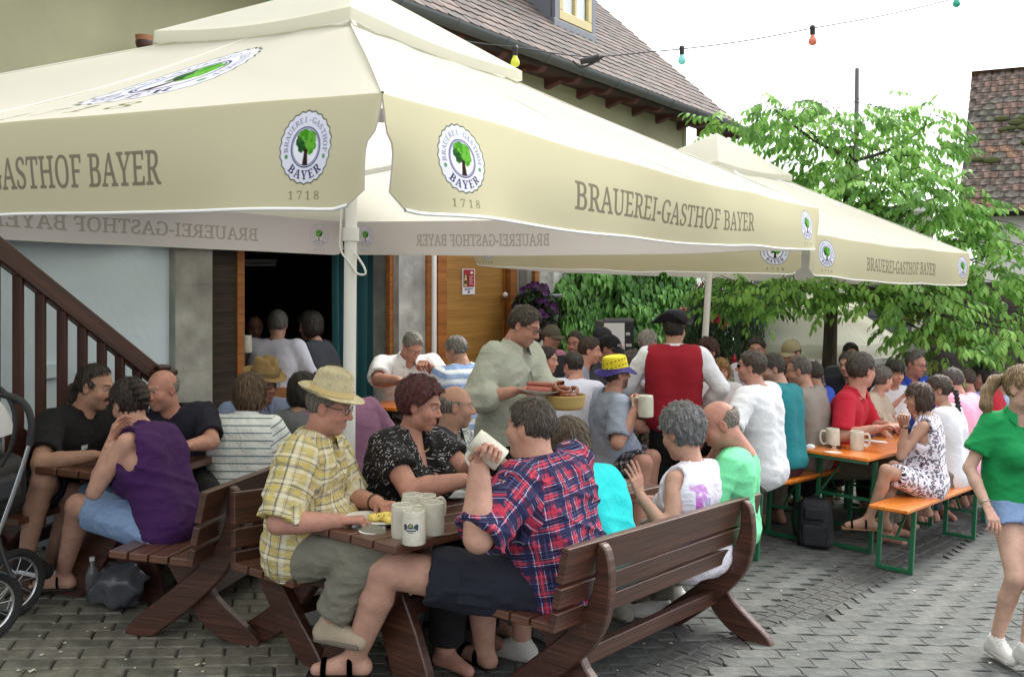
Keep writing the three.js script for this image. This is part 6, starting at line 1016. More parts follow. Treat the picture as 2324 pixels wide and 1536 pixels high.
function bucketHat(on) {
  const ym = printed(c => { c.fillStyle = '#d8c62c'; c.fillRect(0, 0, 256, 256); c.fillStyle = '#5c5414'; for (let i = 0; i < 5; i++) for (let j = 0; j < 6; j++) { c.save(); c.translate(20 + j * 44, 28 + i * 52); c.rotate(-.3); c.fillRect(0, 0, 22, 7); c.fillRect(4, 10, 14, 5); c.restore(); } }, .2);
  const g = new THREE.LatheGeometry([[0, .155], [.06, .155], [.08, .148], [.088, .13], [.096, .062], [.1, .055]].map(p => new THREE.Vector2(...p)), 36); g.scale(1, 1, 1.12); g.translate(0, 0, -.012); const h = on('hat', boxless(g), ym);
  const b = sheet(40, 5, (u, v) => { const a = u * 2 * PI, r = lerp(.098, .155, v); return V(Math.sin(a) * r, .06 - .042 * v + .016 * v * Math.sin(a * 3) - .012 * v * Math.cos(a), Math.cos(a) * r * 1.1 - .012); }); const b2 = b.clone().translate(0, -.004, 0); on('brim', mergeG([b, b2]), cloth('#2f2268', { b: .003 }), h);
}
function tricorn(on) {
  const m = std(C(.007, .006, .009), .95), g = new THREE.LatheGeometry([[0, .175], [.05, .172], [.083, .15], [.095, .1], [.099, .058]].map(p => new THREE.Vector2(...p)), 36); g.scale(1, 1, 1.1); g.translate(0, 0, -.012); const h = on('hat', boxless(g), m);
  const b = sheet(60, 8, (u, v) => { const a = u * 2 * PI, tri = Math.cos(1.5 * ((a % (2 * PI / 3)) - PI / 3)); const r = lerp(.096, .175 + .03 * (1 - tri), v), up = Math.pow(tri, 1.4); return V(Math.sin(a) * lerp(.096, r, 1 - .35 * up * v), .06 + v * (.088 * up - .012), Math.cos(a) * lerp(.1, r, 1 - .42 * up * v) - .012); }); const b2 = b.clone(); { const p = b2.attributes.position; for (let i = 0; i < p.count; i++) p.setXYZ(i, p.getX(i) * .985, p.getY(i) + .003, p.getZ(i) * .985); } on('brim', mergeG([b, b2]), m, h);
}
// ---------------------------------------------------------------- prints
const bands = (base, list) => c => { c.fillStyle = base; c.fillRect(0, 0, 256, 256); for (const [col, a, p, w, dir] of list) { c.globalAlpha = a; c.fillStyle = col; dir !== 'h' && c.fillRect(p, 0, w, 256); dir !== 'v' && c.fillRect(0, p, 256, w); } c.globalAlpha = 1; };
const floral = (bg, cols, n, r0, r1, seed) => c => { c.fillStyle = bg; c.fillRect(0, 0, 256, 256); const r = rng(seed); for (let i = 0; i < n; i++) { const x = r() * 256, y = r() * 256, q = r0 + r() * (r1 - r0); c.fillStyle = cols[Math.floor(r() * cols.length)]; for (const dx of [-256, 0, 256]) for (const dy of [-256, 0, 256]) for (let k = 0; k < 5; k++) { const a = k * 1.2566 + i; c.beginPath(); c.arc(x + dx + q * .7 * Math.cos(a), y + dy + q * .7 * Math.sin(a), q * .5, 0, 7); c.fill(); } } };
const W = {
  plaid: printed(bands('#2c2752', [['#c8324a', .78, 20, 30], ['#c8324a', .6, 58, 14], ['#d8d4ee', .75, 82, 5], ['#1a1c3c', .8, 96, 44], ['#5a5a9a', .5, 112, 10], ['#d8d4ee', .55, 146, 4], ['#b02a44', .75, 158, 26], ['#e06a74', .5, 166, 8], ['#d8d4ee', .7, 194, 5], ['#20224a', .7, 206, 36]]), .125, { b: .009 }),
  yellow: printed(bands('#c2b896', [['#cbb968', .5, 10, 40], ['#ddd8c4', .6, 60, 30], ['#6d6a5c', .75, 100, 9], ['#6d6a5c', .6, 116, 4], ['#c9b35c', .55, 128, 34], ['#5f5d55', .7, 180, 10], ['#e9e3cc', .5, 196, 26], ['#6d6a5c', .5, 234, 5]]), .115, { b: .008 }),
  checks: printed(bands('#a9adab', [['#d6d8d4', .6, 0, 60], ['#5d646a', .5, 76, 22], ['#7f868a', .5, 120, 50], ['#e4e5e1', .6, 180, 16], ['#525a60', .45, 214, 16]]), .11),
  greyPlaid: printed(bands('#3a3a44', [['#c9c7cc', .6, 20, 26], ['#17171d', .8, 70, 40], ['#8d8b94', .6, 128, 12], ['#d9d7da', .5, 170, 14], ['#4c2b33', .6, 205, 20]]), .09),
  darkCheck: printed(bands('#55504c', [['#1d1c1e', .6, 0, 70], ['#a7a29a', .5, 110, 14], ['#2a2a30', .6, 160, 50]]), .08),
  stripe: printed(bands('#dfe3e2', [['#5c6d78', .85, 30, 18, 'h'], ['#7f949c', .5, 48, 12, 'h'], ['#5c6d78', .85, 158, 18, 'h'], ['#9bb0b0', .5, 176, 10, 'h']]), .085),
  blueStripe: printed(bands('#cfd8ea', [['#7f9bcb', .9, 0, 70, 'h'], ['#f2f4f8', .9, 70, 40, 'h'], ['#90a8d2', .8, 130, 60, 'h'], ['#e8ecf4', .9, 200, 30, 'h']]), .15),
  blackFloral: printed(floral('#131216', ['#c9c5c8', '#8d8790', '#6c6670', '#b9b0b0'], 150, 2.5, 5, 3), .15),
  dressPrint: printed(c => { floral('#e4e0ec', ['#2a1f33', '#3a2a46', '#5a2238', '#1d1826'], 120, 5, 12, 9)(c); c.strokeStyle = '#e9e6ef'; c.lineWidth = 3; for (let i = 0; i < 18; i++) { c.beginPath(); c.arc(128, 300, 40 + i * 14, 3.4, 6); c.stroke(); } }, .22),
  whiteFloral: printed(c => { c.fillStyle = '#e6e3f0'; c.fillRect(0, 0, 256, 256); const r = rng(8); for (const [x, y, q, col] of [[58, 70, 26, '#c98bd6'], [80, 110, 30, '#b95cc0'], [40, 130, 18, '#8a7fc0'], [92, 58, 18, '#d9a6dc'], [60, 168, 20, '#c88bb8'], [96, 160, 14, '#7d78b0'], [30, 96, 14, '#a8a0d0']]) for (let k = 0; k < 6; k++) { c.globalAlpha = .7; c.fillStyle = col; c.beginPath(); c.ellipse(x + q * .6 * Math.cos(k * 1.05), y + q * .6 * Math.sin(k * 1.05), q * .42, q * .6, k, 0, 7); c.fill(); } c.globalAlpha = 1; }, .5),
  camo: printed(c => { c.fillStyle = '#7c7766'; c.fillRect(0, 0, 256, 256); const r = rng(18); for (let i = 0; i < 90; i++) { c.fillStyle = ['#4a4a3c', '#a49c86', '#3a352e', '#8f8a74'][i % 4]; c.beginPath(); c.ellipse(r() * 256, r() * 256, 8 + r() * 18, 5 + r() * 9, r() * 3, 0, 7); c.fill(); } }, .22),
  denim: printed(c => { c.fillStyle = '#7d97bd'; c.fillRect(0, 0, 256, 256); const r = rng(21); for (let i = 0; i < 1500; i++) { c.globalAlpha = .2; c.fillStyle = r() > .5 ? '#9db4d4' : '#5f7aa4'; c.fillRect(r() * 256, r() * 256, 2, 8 + r() * 14); } c.globalAlpha = 1; }, .2),
  linen: cloth('#a9ada0', { b: .009 }), white: cloth('#d9dade', { b: .006 }), whiteCool: cloth('#cfcfdd', { b: .006 }), black: cloth('#0d0d0f'), navy: cloth('#17182a'), navyShort: cloth('#1a1d2b', { b: .008 }), purple: cloth('#3b1450', { b: .008 }), teal: cloth('#15757c'), mint: cloth('#72d59c', { b: .005 }), turq: cloth('#22cfd0', { b: .005 }), green: cloth('#0a8a48', { b: .005 }), red: cloth('#b0142c'), vest: cloth('#8f0a20', { b: .004 }), pink: cloth('#efa6c2'), pink2: cloth('#d68fae'), mauve: cloth('#8d6482', { b: .008 }), blueGrey: cloth('#8390b0'), blue: cloth('#2c4fb4'), skyBlue: cloth('#a3b4d8'), lilac: cloth('#8d82bc'), greyTee: cloth('#8c94a6', { b: .007 }), greyTank: cloth('#6d7076'), greige: cloth('#857d75'), khaki: cloth('#6d6a5a'), greyTr: cloth('#7c7a6d', { b: .009 }), darkTr: cloth('#16161a'), maroon: cloth('#3a1020'), beige: cloth('#b3a795'), brownPrint: cloth('#7c6a50'), royal: cloth('#20266e'), mintTr: cloth('#5cc2a0'), dkGrey: cloth('#3a3c44'),
};
const shoe = { beige: { m: cloth('#a99b86', { b: .003 }), sole: std('#6d655a', .8) }, dark: { m: cloth('#1c1a1e', { b: .003 }), sole: std('#cfd0d4', .7) }, white: { m: cloth('#cfcdc9', { b: .003 }), sole: std('#b9b5b0', .7) }, grey: { m: cloth('#9a958a', { b: .003 }), sole: std('#55524c', .8) }, sandal: { sandal: true, m: std('#151417', .6), strap: .012 }, thong: { sandal: true, m: std('#1b1512', .5), strap: .006 }, tanSandal: { sandal: true, m: std('#7a5a40', .7), strap: .007 } };
const H = (style, col, o = {}) => ({ style, col, ...o });
// ---------------------------------------------------------------- left dark table
person({ label: 'person with a dark ponytail in a black T-shirt leaning on the table by the stair', h: [217, 880, 5.55], yaw: 108, hy: 97, hp: 12, lean: 20, k: 1.04, w: 1.12, R: [212, 1034, 5.2], eR: [.9, -.6, -.3], L: [300, 1040, 5.5], RK: [98, 1092, 5.15], RF: [58, 1262, 5.2], LK: [170, 1100, 5.6], tone: 'tan', stubble: .3, beard: '#3a2a20', mous: true, top: { m: W.black, sl: .75, loose: .006, logo: [.07, .36, .055, std('#cfcfd2', .8)] }, bot: { m: W.navyShort, len: .72 }, shoe: shoe.dark, hair: H('thin', '#2c211b', { th: .008, back: .02, nape: .1, tail: [[0, .01, -.11], [0, -.03, -.135], [0, -.09, -.125], [.0, -.16, -.105]], tr: .024 }) });
person({ label: 'person in a purple sleeveless top and denim shorts seen from behind, elbow on knee', fem: true, h: [291, 918, 5.05], yaw: 283, hy: 305, hp: 20, lean: 21, side: 2, k: 1.0, w: 1.12, seat: .37, L: [251, 1003, 4.86], eL: [.1, -1, .35], sL: 'relax', dL: [275, 950, 4.9], rL: 70, R: [300, 1108, 5.2], LK: [176, 1148, 5.05], LF: [142, 1302, 5.28], RK: [160, 1120, 5.4], RF: [110, 1290, 5.65], fL: 262, tone: 'pink', top: { m: W.purple, sl: 0, neck: 'crew', hem: -.08, wr: .008 }, bot: { m: W.denim, len: .82, flare: .016, rise: .1 }, shoe: shoe.thong, hair: H('tight', '#23130f', { th: .016, amp: .004, braid: true, tail: [[.0, .1, -.06], [.02, .07, -.12], [.0, .0, -.135], [-.03, -.06, -.1]], tailName: 'braid', tr: .03 }), extra: ({ me, local, C7, T, ft, s, X }) => { mesh('bra_strap', local(tube([X(.10, .47, -.06), X(.11, .5, -.02), X(.11, .48, .04)], .007, 6)), W.white, me); } });
person({ label: 'bald person in a dark navy T-shirt facing the ponytailed guest', h: [366, 886, 5.7], yaw: 165, hy: 212, hp: 8, lean: 12, side: 8, k: 1.0, w: 1.1, R: [330, 1030, 5.4], L: [425, 1012, 5.35], tone: 'red', ruddy: .8, stubble: .25, top: { m: W.navy, sl: .8 }, bot: { m: W.darkTr }, hair: H('bald', '#a39a90') });
person({ label: 'person with a tan straw hat, glasses and blue-grey shirt beside the doorway', h: [600, 872, 6.55], yaw: 150, hy: 132, hp: 10, lean: 8, k: 1.02, w: 1.2, belly: .5, tone: 'red', ruddy: .9, glasses: 'clear', top: { m: W.blueGrey, sl: .85, collar: true }, bot: { m: W.darkTr }, hair: H('short', '#9a948c'), hat: fedora([.70, .58, .37], '#7a6640', .95) });
person({ label: 'person with light brown hair in a white striped polo seen from behind', fem: true, h: [569, 896, 5.95], yaw: 2, hy: 25, lean: 9, k: 1.0, w: 1.25, R: { l: [.2, -.33, .3] }, L: { l: [-.34, -.36, .16] }, eL: [1, -.7, 0], tone: 'tan', top: { m: W.stripe, sl: .78, collar: W.white, open: 10, loose: .008 }, bot: { m: W.darkTr }, hair: H('mop', '#6a5236', { len: .075, th: .017 }) });
person({ label: 'dark haired person in a grey tank top behind the yellow checked shirt', fem: true, h: [689, 890, 6.45], yaw: 20, hy: 25, lean: 6, k: 1, w: 1.1, L: { l: [-.25, -.3, .25] }, tone: 'tan', top: { m: W.greyTank, sl: 0 }, bot: { m: W.darkTr }, hair: H('mop', '#120c0b', { len: .085, th: .016 }) });
person({ label: 'dark haired person in a mauve shirt partly hidden by the near parasol pole', h: [752, 872, 6.5], yaw: -25, hy: -30, lean: 8, side: -9, k: 1.08, w: 1.25, tone: 'tan', top: { m: W.mauve, sl: .85, collar: true }, bot: { m: W.darkTr }, hair: H('short', '#241813') });
// ---------------------------------------------------------------- dark table in front
person({ label: 'person in a yellow checked shirt, cream hat and glasses eating potatoes', h: [749, 926, 4.5], yaw: 96, hy: 98, hp: 11, lean: 7, k: 1.02, w: 1.22, belly: .75, fine: .85, R: [772, 1182, 4.22], eR: [.55, -.8, -.7], sR: 'pinch', L: [858, 1142, 4.5], sL: 'hold', RK: [842, 1238, 4.2], RF: [748, 1412, 4.32], LK: [880, 1235, 4.45], LF: [800, 1405, 4.6], fR: 118, fL: 100, tone: 'red', ruddy: .8, stubble: .22, glasses: 'clear', top: { m: W.yellow, sl: .95, neck: 'v', collar: true, loose: .018, hem: -.1, wr: .011, g: .02 }, bot: { m: W.greyTr, len: 1.86, flare: .018 }, shoe: shoe.beige, hair: H('crop', '#8d857a', { th: .006 }), hat: fedora([.95, .90, .74], '#d2bd8a', .95), extra: ({ me, local, X, arms }) => { mesh('pocket_pen', local(rod(X(-.09, .33, .16), X(-.09, .385, .155), .004)), M.white, me); const w = arms[1]; mesh('watch', local(new THREE.TorusGeometry(.033, .007, 8, 18).applyMatrix4(w.hm.clone().multiply(tmpM.makeTranslation(0, 0, -.03)))), std('#4a2a1c', .6), me); } });
person({ label: 'person with dark red hair in a black floral blouse across the dark table', fem: true, h: [957, 922, 4.92], yaw: 122, hy: 104, hp: 12, lean: 5, k: 1.03, w: 1.5, bust: 1.9, aw: 1.12, fine: .85, R: [1052, 1090, 4.55], eR: [.75, -.8, -.5], L: [1085, 1040, 4.75], tone: 'red', ruddy: .6, top: { m: W.blackFloral, sl: .62, neck: 'deep', loose: .008, g: .02 }, bot: { m: W.darkTr }, hair: H('full', '#5a0d1c', { th: .028, amp: .008, nape: .07 }), extra: ({ me, local, C7, ft, s, T }) => { const pts = []; for (let i = 0; i <= 14; i++) { const a = lerp(-2.1, 2.1, i / 14); pts.push(C7.clone().addScaledVector(s, .085 * Math.sin(a)).addScaledVector(ft, .02 + .085 * Math.cos(a)).addScaledVector(T, -.01 - .05 * Math.max(0, Math.cos(a)))); } mesh('necklace', local(tube(pts, .0022, 5)), std(C(.5, .38, .2), .3, { metalness: 1 }), me); } });
person({ label: 'balding person in a grey checked shirt looking away behind the dark floral blouse', h: [1036, 924, 5.45], yaw: 112, hy: 82, hp: 4, lean: 7, k: 1, w: 1.15, R: [1085, 1062, 5.1], tone: 'tan', ruddy: .6, stubble: .2, top: { m: W.checks, sl: .85, neck: 'v', collar: W.dkGrey }, bot: { m: W.greyTr }, hair: H('bald', '#8d877c', { th: .006 }) });
person({ label: 'heavy person in a red and blue plaid shirt drinking from a mug', fat: true, h: [1200, 972, 4.40], yaw: -56, hy: -58, hp: 2, hr: 4, lean: 11, side: -2, k: 1.08, w: 1.55, belly: 1.1, aw: 1.1, hw: .98, lw: .98, fine: .85, seat: .40, L: [1087, 1062, 4.02], eL: [.55, -1, .15], sL: 'hold', dL: [1118, 1008, 4.0], rL: 60, R: { l: [.2, -.34, .3] }, LK: [872, 1290, 4.2], LF: [806, 1487, 4.32], fL: 268, RK: { l: [.1, -.42, .5] }, tone: 'pink', ruddy: .6, top: { m: W.plaid, sl: .98, collar: true, open: 30, loose: .018, hem: -.13, g: .02, wr: .012 }, bot: { m: W.navyShort, len: .74, flare: .02 }, shoe: shoe.sandal, hair: H('short', '#4f463c', { th: .011, nape: .085, amp: .0025 }), extra: ({ me, legs, local, s, f }) => { const a = legs[1], c = a.hj.clone().lerp(a.kn, .46), u = a.kn.clone().sub(a.hj).normalize(), n = V(0, 0, 1).addScaledVector(u, -u.z).normalize(); const g = new RoundedBoxGeometry(.15, .13, .035, 3, .014), up = n.clone().cross(u); g.applyMatrix4(tmpM.makeBasis(u, up, n).setPosition(c.addScaledVector(n, .108).addScaledVector(up, .0))); mesh('cargo_pocket', local(boxUV(g)), W.navyShort, me); } });
person({ label: 'person in a turquoise T-shirt squeezed beside the plaid shirt on the bench', fem: true, h: [1287, 1012, 4.9], yaw: -52, hy: -60, hp: 20, lean: 19, side: 5, k: 1, w: 1.45, L: { l: [-.05, -.3, .36] }, tone: 'pink', top: { m: W.turq, sl: .8, hem: -.09 }, bot: { m: W.mintTr, len: 1.7 }, shoe: shoe.white, hair: H('mop', '#63523f', { len: .08 }) });
person({ label: 'grey haired person in a white sleeveless top with a purple flower on the bench', fem: true, h: [1546, 986, 5.45], yaw: -44, hy: -42, hp: 12, lean: 3, k: 1.07, w: 1.1, hs: 1.07, L: [1452, 1122, 5.2], eL: [.6, -1, -.2], sL: 'flat', dL: [1440, 1070, 5.2], rL: 60, R: { l: [-.02, -.12, .36] }, tone: 'pink', top: { m: W.whiteFloral, sl: 0, hem: -.1 }, bot: { m: W.white, len: 1.5 }, shoe: shoe.grey, hair: H('full', '#85868a', { th: .024, amp: .007, nape: .085 }) });
person({ label: 'bald person in a mint green T-shirt bowing at the far end of the bench', h: [1632, 965, 5.65], yaw: -68, hy: -86, hp: 24, lean: 0, side: 0, k: 1.02, hs: 1.08, w: 1.02, tone: 'red', ruddy: .9, stubble: .2, top: { m: W.mint, sl: .8, hem: -.1 }, bot: { m: W.khaki }, shoe: shoe.white, hair: H('bald', '#9b9288', { th: .005 }) });
mug(P(1128, 1012, 4.02).add(V(.02, -.06, 0)), R(200), 'stoneware mug tipped at the mouth of the plaid shirted person', null, 1.05).rotation.set(.15, R(180), R(-52), 'YXZ');
// ---------------------------------------------------------------- waiter and the wall table
person({ label: 'standing person in a pale green linen shirt carrying a plate and a pretzel basket', stand: true, h: [1192, 742, 6.05], yaw: 122, hy: 116, hp: 24, lean: 5, k: .99, w: 1.3, belly: .7, R: [1166, 888, 5.75], eR: [.6, -1, -.4], sR: 'hold', L: [1252, 880, 5.85], sL: 'hold', tone: 'red', ruddy: .6, stubble: .25, glasses: 'clear', top: { m: W.linen, sl: 1.05, neck: 'v', collar: true, loose: .016, hem: -.22, g: .022, wr: .012 }, bot: { m: W.darkTr }, shoe: shoe.dark, hair: H('short', '#463a31', { th: .013 }), extra: ({ me, local, X }) => { mesh('button_strip', local(tube([X(-.005, .40, .13), X(-.01, .30, .165), X(-.01, .18, .195), X(-.01, .05, .2)], .006, 6)), cloth('#8a8f84'), me); } });
{
  const p = plate(P(1224, 893, 5.72), 'white plate of sausages carried by the standing person', 1.02), sm = phys(C(.32, .085, .055), .4, { clearcoat: .3 }); for (const [z, y, a] of [[-.035, .026, .1], [0, .026, -.05], [.033, .026, .08], [-.012, .05, .02]]) mesh('sausage', place(new THREE.CapsuleGeometry(.0145, .12, 6, 12), V(0, y, z), 0, a, PI / 2), sm, p);
  const b = thing('pretzel_basket', 'woven straw basket heaped with brown pretzels held beside the plate', 'basket', null, P(1284, 927, 5.72)), wm = std(C(1, 1, 1), .85, { map: dataTex(128, 64, (u, v) => { const n = .85 + .3 * Math.sin(u * 2 * PI * 16 + (Math.floor(v * 8) & 1) * PI) * Math.sin(v * 2 * PI * 4) ** 2 + .1; return [.80 * n, .68 * n, .42 * n]; }, .12, .06), bumpMap: dataTex(128, 64, (u, v) => { const n = .5 + .5 * Math.sin(u * 2 * PI * 16 + (Math.floor(v * 8) & 1) * PI); return [n, n, n]; }, .12, .06, false), bumpScale: .003 });
  const g = new THREE.LatheGeometry([[0, .004], [.085, .004], [.095, 0], [.105, .02], [.112, .068], [.117, .075], [.112, .08], [.104, .07], [.097, .02], [0, .014]].map(q => new THREE.Vector2(...q)), 36); mesh('basket', boxless(g), wm, b);
  const pm = phys(C(1, 1, 1), .35, { map: mott([.50, .25, .12], .3, 5, 260, .12), clearcoat: .5 }), curve = []; for (let i = 0; i <= 30; i++) { const t = i / 30 * 2 - 1, a = t * 2.55; curve.push(V(.052 * Math.sin(a) * (1 - .25 * Math.abs(t) ** 3), .012 * Math.sign(t) * sst(.75, 1, Math.abs(t)), -.045 * Math.cos(a) * (1 - .6 * sst(.6, 1, Math.abs(t))))); }
  const pg = tube(curve, .0125, 8, 60), rnd = rng(71); for (let i = 0; i < 9; i++) { const o = mesh('pretzel', pg, pm, b); o.position.set((rnd() - .5) * .09, .055 + i * .0085, (rnd() - .5) * .07); o.rotation.set((rnd() - .5) * .9, rnd() * 6, (rnd() - .5) * .9); }
}
person({ label: 'white haired person in a white polo bent over a plate at the wall table', hs: .86, h: [936, 787, 7.9], yaw: 158, hy: 146, hp: 36, lean: 12, k: 1.04, w: 1.35, belly: .6, seat: .56, R: [905, 864, 7.45], eR: [1, -.5, 0], L: [972, 832, 7.6], sL: 'hold', tone: 'red', glasses: 'clear', top: { m: W.white, sl: .85, collar: true, neck: 'v', loose: .012 }, bot: { m: W.khaki }, hair: H('short', '#a8a49c') });
person({ label: 'grey haired person in a blue and white striped shirt facing the white polo', hs: .86, h: [1034, 797, 7.7], yaw: -28, hy: -62, hp: 18, lean: 8, k: 1, w: 1.2, seat: .52, tone: 'tan', top: { m: W.blueStripe, sl: .85, hem: -.06 }, bot: { m: W.royal }, hair: H('short', '#96938d', { th: .011 }) });
// ---------------------------------------------------------------- middle tables
person({ label: 'person in a pink shirt and olive cap near the purple flowers', h: [1252, 768, 9.7], yaw: 140, hy: 128, k: 1, seat: .6, tone: 'pink', top: { m: W.pink2, sl: .8, collar: true, neck: 'v' }, bot: { m: W.darkTr }, hair: H('short', '#5a5048'), hat: capHat('#5d564a') });
person({ label: 'young dark haired person with tied hair just right of the standing person', fem: true, h: [1243, 818, 8.7], yaw: 120, hy: 112, k: .96, tone: 'pink', top: { m: W.brownPrint, sl: .6 }, bot: { m: W.darkTr }, hair: H('tight', '#1a1210', { th: .01 }) });
person({ label: 'smiling person with cropped hair at the back left of the middle tables', h: [1305, 780, 9.6], yaw: 190, hy: 205, k: 1.02, seat: .55, tone: 'red', top: { m: W.dkGrey, sl: .8 }, bot: { m: W.darkTr }, hair: H('crop', '#43382f', { th: .005 }) });
person({ label: 'young brown haired person in a dark top looking right, left of the dark caps', h: [1340, 797, 9.0], yaw: 100, hy: 98, hp: 8, lean: 14, k: 1, seat: .52, tone: 'pink', top: { m: W.greyTee, sl: .8 }, bot: { m: W.darkTr }, hair: H('full', '#46301f', { th: .014 }) });
person({ label: 'person in a white T-shirt with red print on the back facing away', hs: .86, h: [1300, 832, 8.1], yaw: 30, hy: -35, hp: 14, lean: 16, k: 1.04, w: 1.25, tone: 'red', top: { m: W.whiteCool, sl: .8, hem: -.09, logo: [.04, .38, .17, (() => std(C(1, 1, 1), .9, { map: canvasTex(128, 70, c => { c.fillStyle = '#cfcfdd'; c.fillRect(0, 0, 128, 70); c.strokeStyle = '#a04450'; c.lineWidth = 7; c.beginPath(); for (let i = 0; i < 9; i++) { c.moveTo(8 + i * 13, 50); c.lineTo(12 + i * 13, 22); c.lineTo(17 + i * 13, 46); } c.stroke(); }, 1, 1, true) }))()], back: true }, bot: { m: W.darkTr }, hair: H('short', '#1e1713') });
person({ label: 'person with a dark grey cap at the rear of the middle tables', h: [1366, 772, 9.8], yaw: 215, hy: 232, k: 1, seat: .6, tone: 'tan', top: { m: W.dkGrey, sl: .8 }, bot: { m: W.darkTr }, hair: H('short', '#3a3430'), hat: capHat('#30323c') });
person({ label: 'person in a black cap with pale lettering and dark jacket before the menu board', h: [1384, 793, 9.2], yaw: 120, hy: 118, hp: 16, k: 1.04, w: 1.2, seat: .52, tone: 'tan', stubble: .4, top: { m: W.dkGrey, sl: 1.9 }, bot: { m: W.darkTr }, hair: H('short', '#1c1815'), hat: capHat('#14161c', '#14161c', '#9aa0a8') });
person({ label: 'person in a grey T-shirt and yellow and purple bucket hat holding a mug', hs: .86, h: [1401, 850, 7.3], yaw: 78, hy: 70, hp: -6, lean: 0, k: 1.06, w: 1.15, belly: .3, R: [1441, 932, 7.0], eR: [.6, -1, -.35], sR: 'hold', rR: 80, L: { l: [-.15, -.2, .42] }, RK: [1462, 1052, 7.0], LK: [1480, 1040, 7.3], tone: 'red', stubble: .5, beard: '#6a4a34', mous: false, top: { m: W.greyTee, sl: .85, hem: -.1, loose: .01, wr: .010 }, bot: { m: W.greyPlaid, len: .9, flare: .022 }, shoe: shoe.dark, hair: H('short', '#4c3526'), hat: bucketHat });
mug(P(1466, 946, 6.95), R(150), 'mug raised by the person in the yellow and purple hat', null, 1.1);
person({ label: 'white haired person in a light blue shirt left of the red waistcoat', h: [1472, 780, 9.2], yaw: 35, hy: 50, k: 1, seat: .5, tone: 'red', top: { m: W.skyBlue, sl: .8, collar: true }, bot: { m: W.darkTr }, hair: H('short', '#bdb9b2', { th: .014 }) });
person({ label: 'person in a camouflage shirt hidden behind the yellow and purple hat', fem: true, h: [1436, 833, 8.0], yaw: 40, hy: 20, lean: 6, k: 1, w: 1.1, R: [1452, 925, 7.7], tone: 'tan', top: { m: W.camo, sl: .7 }, bot: { m: W.darkTr }, hair: H('tight', '#3a2b1f', { th: .018, amp: .008 }) });
person({ label: 'standing person in a red waistcoat, white shirt and black three-cornered hat', stand: true, hs: .94, h: [1533, 750, 7.55], yaw: 6, hy: 32, hp: 2, lean: 1, k: .985, w: .95, R: { l: [.24, -.36, .12] }, L: { l: [-.20, -.22, .22] }, eL: [1, -.8, -.4], tone: 'tan', top: { m: W.white, sl: 1.92, collar: true, loose: .014, hem: -.04, wr: .009 }, bot: { m: W.darkTr, len: 1.95 }, shoe: shoe.dark, hair: H('short', '#14100f', { th: .012, nape: .1 }), hat: tricorn, extra: ({ me, local, X, s, ft, arms, k, torso }) => {
  const pr = torso(.034, .05);
  for (const a of arms) pr.push(cap(a.sh.clone().addScaledVector(s, a.q * .045).add(V(0, .03, 0)), a.sh.clone().addScaledVector(s, a.q * .055).add(V(0, -.16, 0)), .058, .058, .01, { sub: true })); pr.push(cap(X(0, .52, 0), X(0, .7, .02), .07, .08, .006, { sub: true }));
  const lo = X(0, -.105, 0).y; const fv = new Field(pr.filter(p => !p.sub), .012, .02).each((v, x, y, z) => Math.max(v + .003 * noise(x * 9, y * 22, z * 9), lo - y)); pr.forEach(p => p.sub && fv.add(p)); const g = fv.mesh(); mesh('waistcoat', boxUV(local(g)), W.vest, me); } });
person({ label: 'person with curly red hair before the oleanders', fem: true, h: [1605, 800, 9.4], yaw: 215, hy: 228, hp: 10, k: .98, seat: .5, tone: 'pink', top: { m: W.camo, sl: .7 }, bot: { m: W.darkTr }, hair: H('curly', '#4a0f12', { th: .026 }) });
person({ label: 'blond person in a white blouse sitting behind a mug', fem: true, hs: .86, h: [1637, 842, 8.9], yaw: 185, hy: 188, hp: 4, lean: 8, k: .98, R: { l: [.16, -.3, .3] }, L: { l: [-.16, -.3, .3] }, tone: 'fair', top: { m: W.white, sl: .75, neck: 'v' }, bot: { m: W.darkTr }, hair: H('bob', '#b98a4c', { len: .08, th: .016, fringe: .05 }) });
mug(P(1627, 902, 8.4), R(40), 'mug on the table in front of the blond person', -R(40), 1.15);
person({ label: 'person with dark hair half hidden behind the wraparound sunglasses', h: [1718, 795, 9.5], yaw: 195, hy: 200, k: 1.02, seat: .55, tone: 'tan', top: { m: W.whiteCool, sl: .8 }, bot: { m: W.darkTr }, hair: H('short', '#241a15') });
person({ label: 'person in a white T-shirt with dark wraparound sunglasses', hs: .86, h: [1703, 834, 7.1], yaw: -54, hy: -68, hp: -4, lean: 5, k: 1.06, w: 1.1, belly: .4, seat: .52, L: { l: [-.30, -.26, .20] }, eL: [1.5, -.9, .0], R: { l: [.1, -.2, .34] }, tone: 'red', ruddy: .6, stubble: .2, glasses: 'dark', top: { m: W.white, sl: .88, hem: -.1, loose: .012, wr: .009 }, bot: { m: W.khaki }, shoe: shoe.white, hair: H('short', '#4a392c', { th: .012 }) });
person({ label: 'dark haired person in a teal polo and maroon shorts facing away', hs: .86, h: [1752, 838, 7.75], yaw: -52, hy: -88, hp: 14, lean: 6, side: 6, k: 1.05, w: 1.1, seat: .52, tone: 'tan', top: { m: W.teal, sl: .9, hem: -.03, loose: .01 }, bot: { m: W.maroon, len: .7 }, shoe: shoe.dark, hair: H('short', '#33281f', { th: .012, nape: .09 }) });
person({ label: 'balding person with glasses in a grey-brown polo by the tree trunk', h: [1812, 843, 8.2], yaw: -48, hy: -68, hp: 10, lean: 5, k: 1.02, w: 1.15, seat: .5, tone: 'tan', stubble: .4, glasses: 'clear', top: { m: W.greige, sl: .9 }, bot: { m: W.greyTr }, hair: H('thin', '#6e6660') });
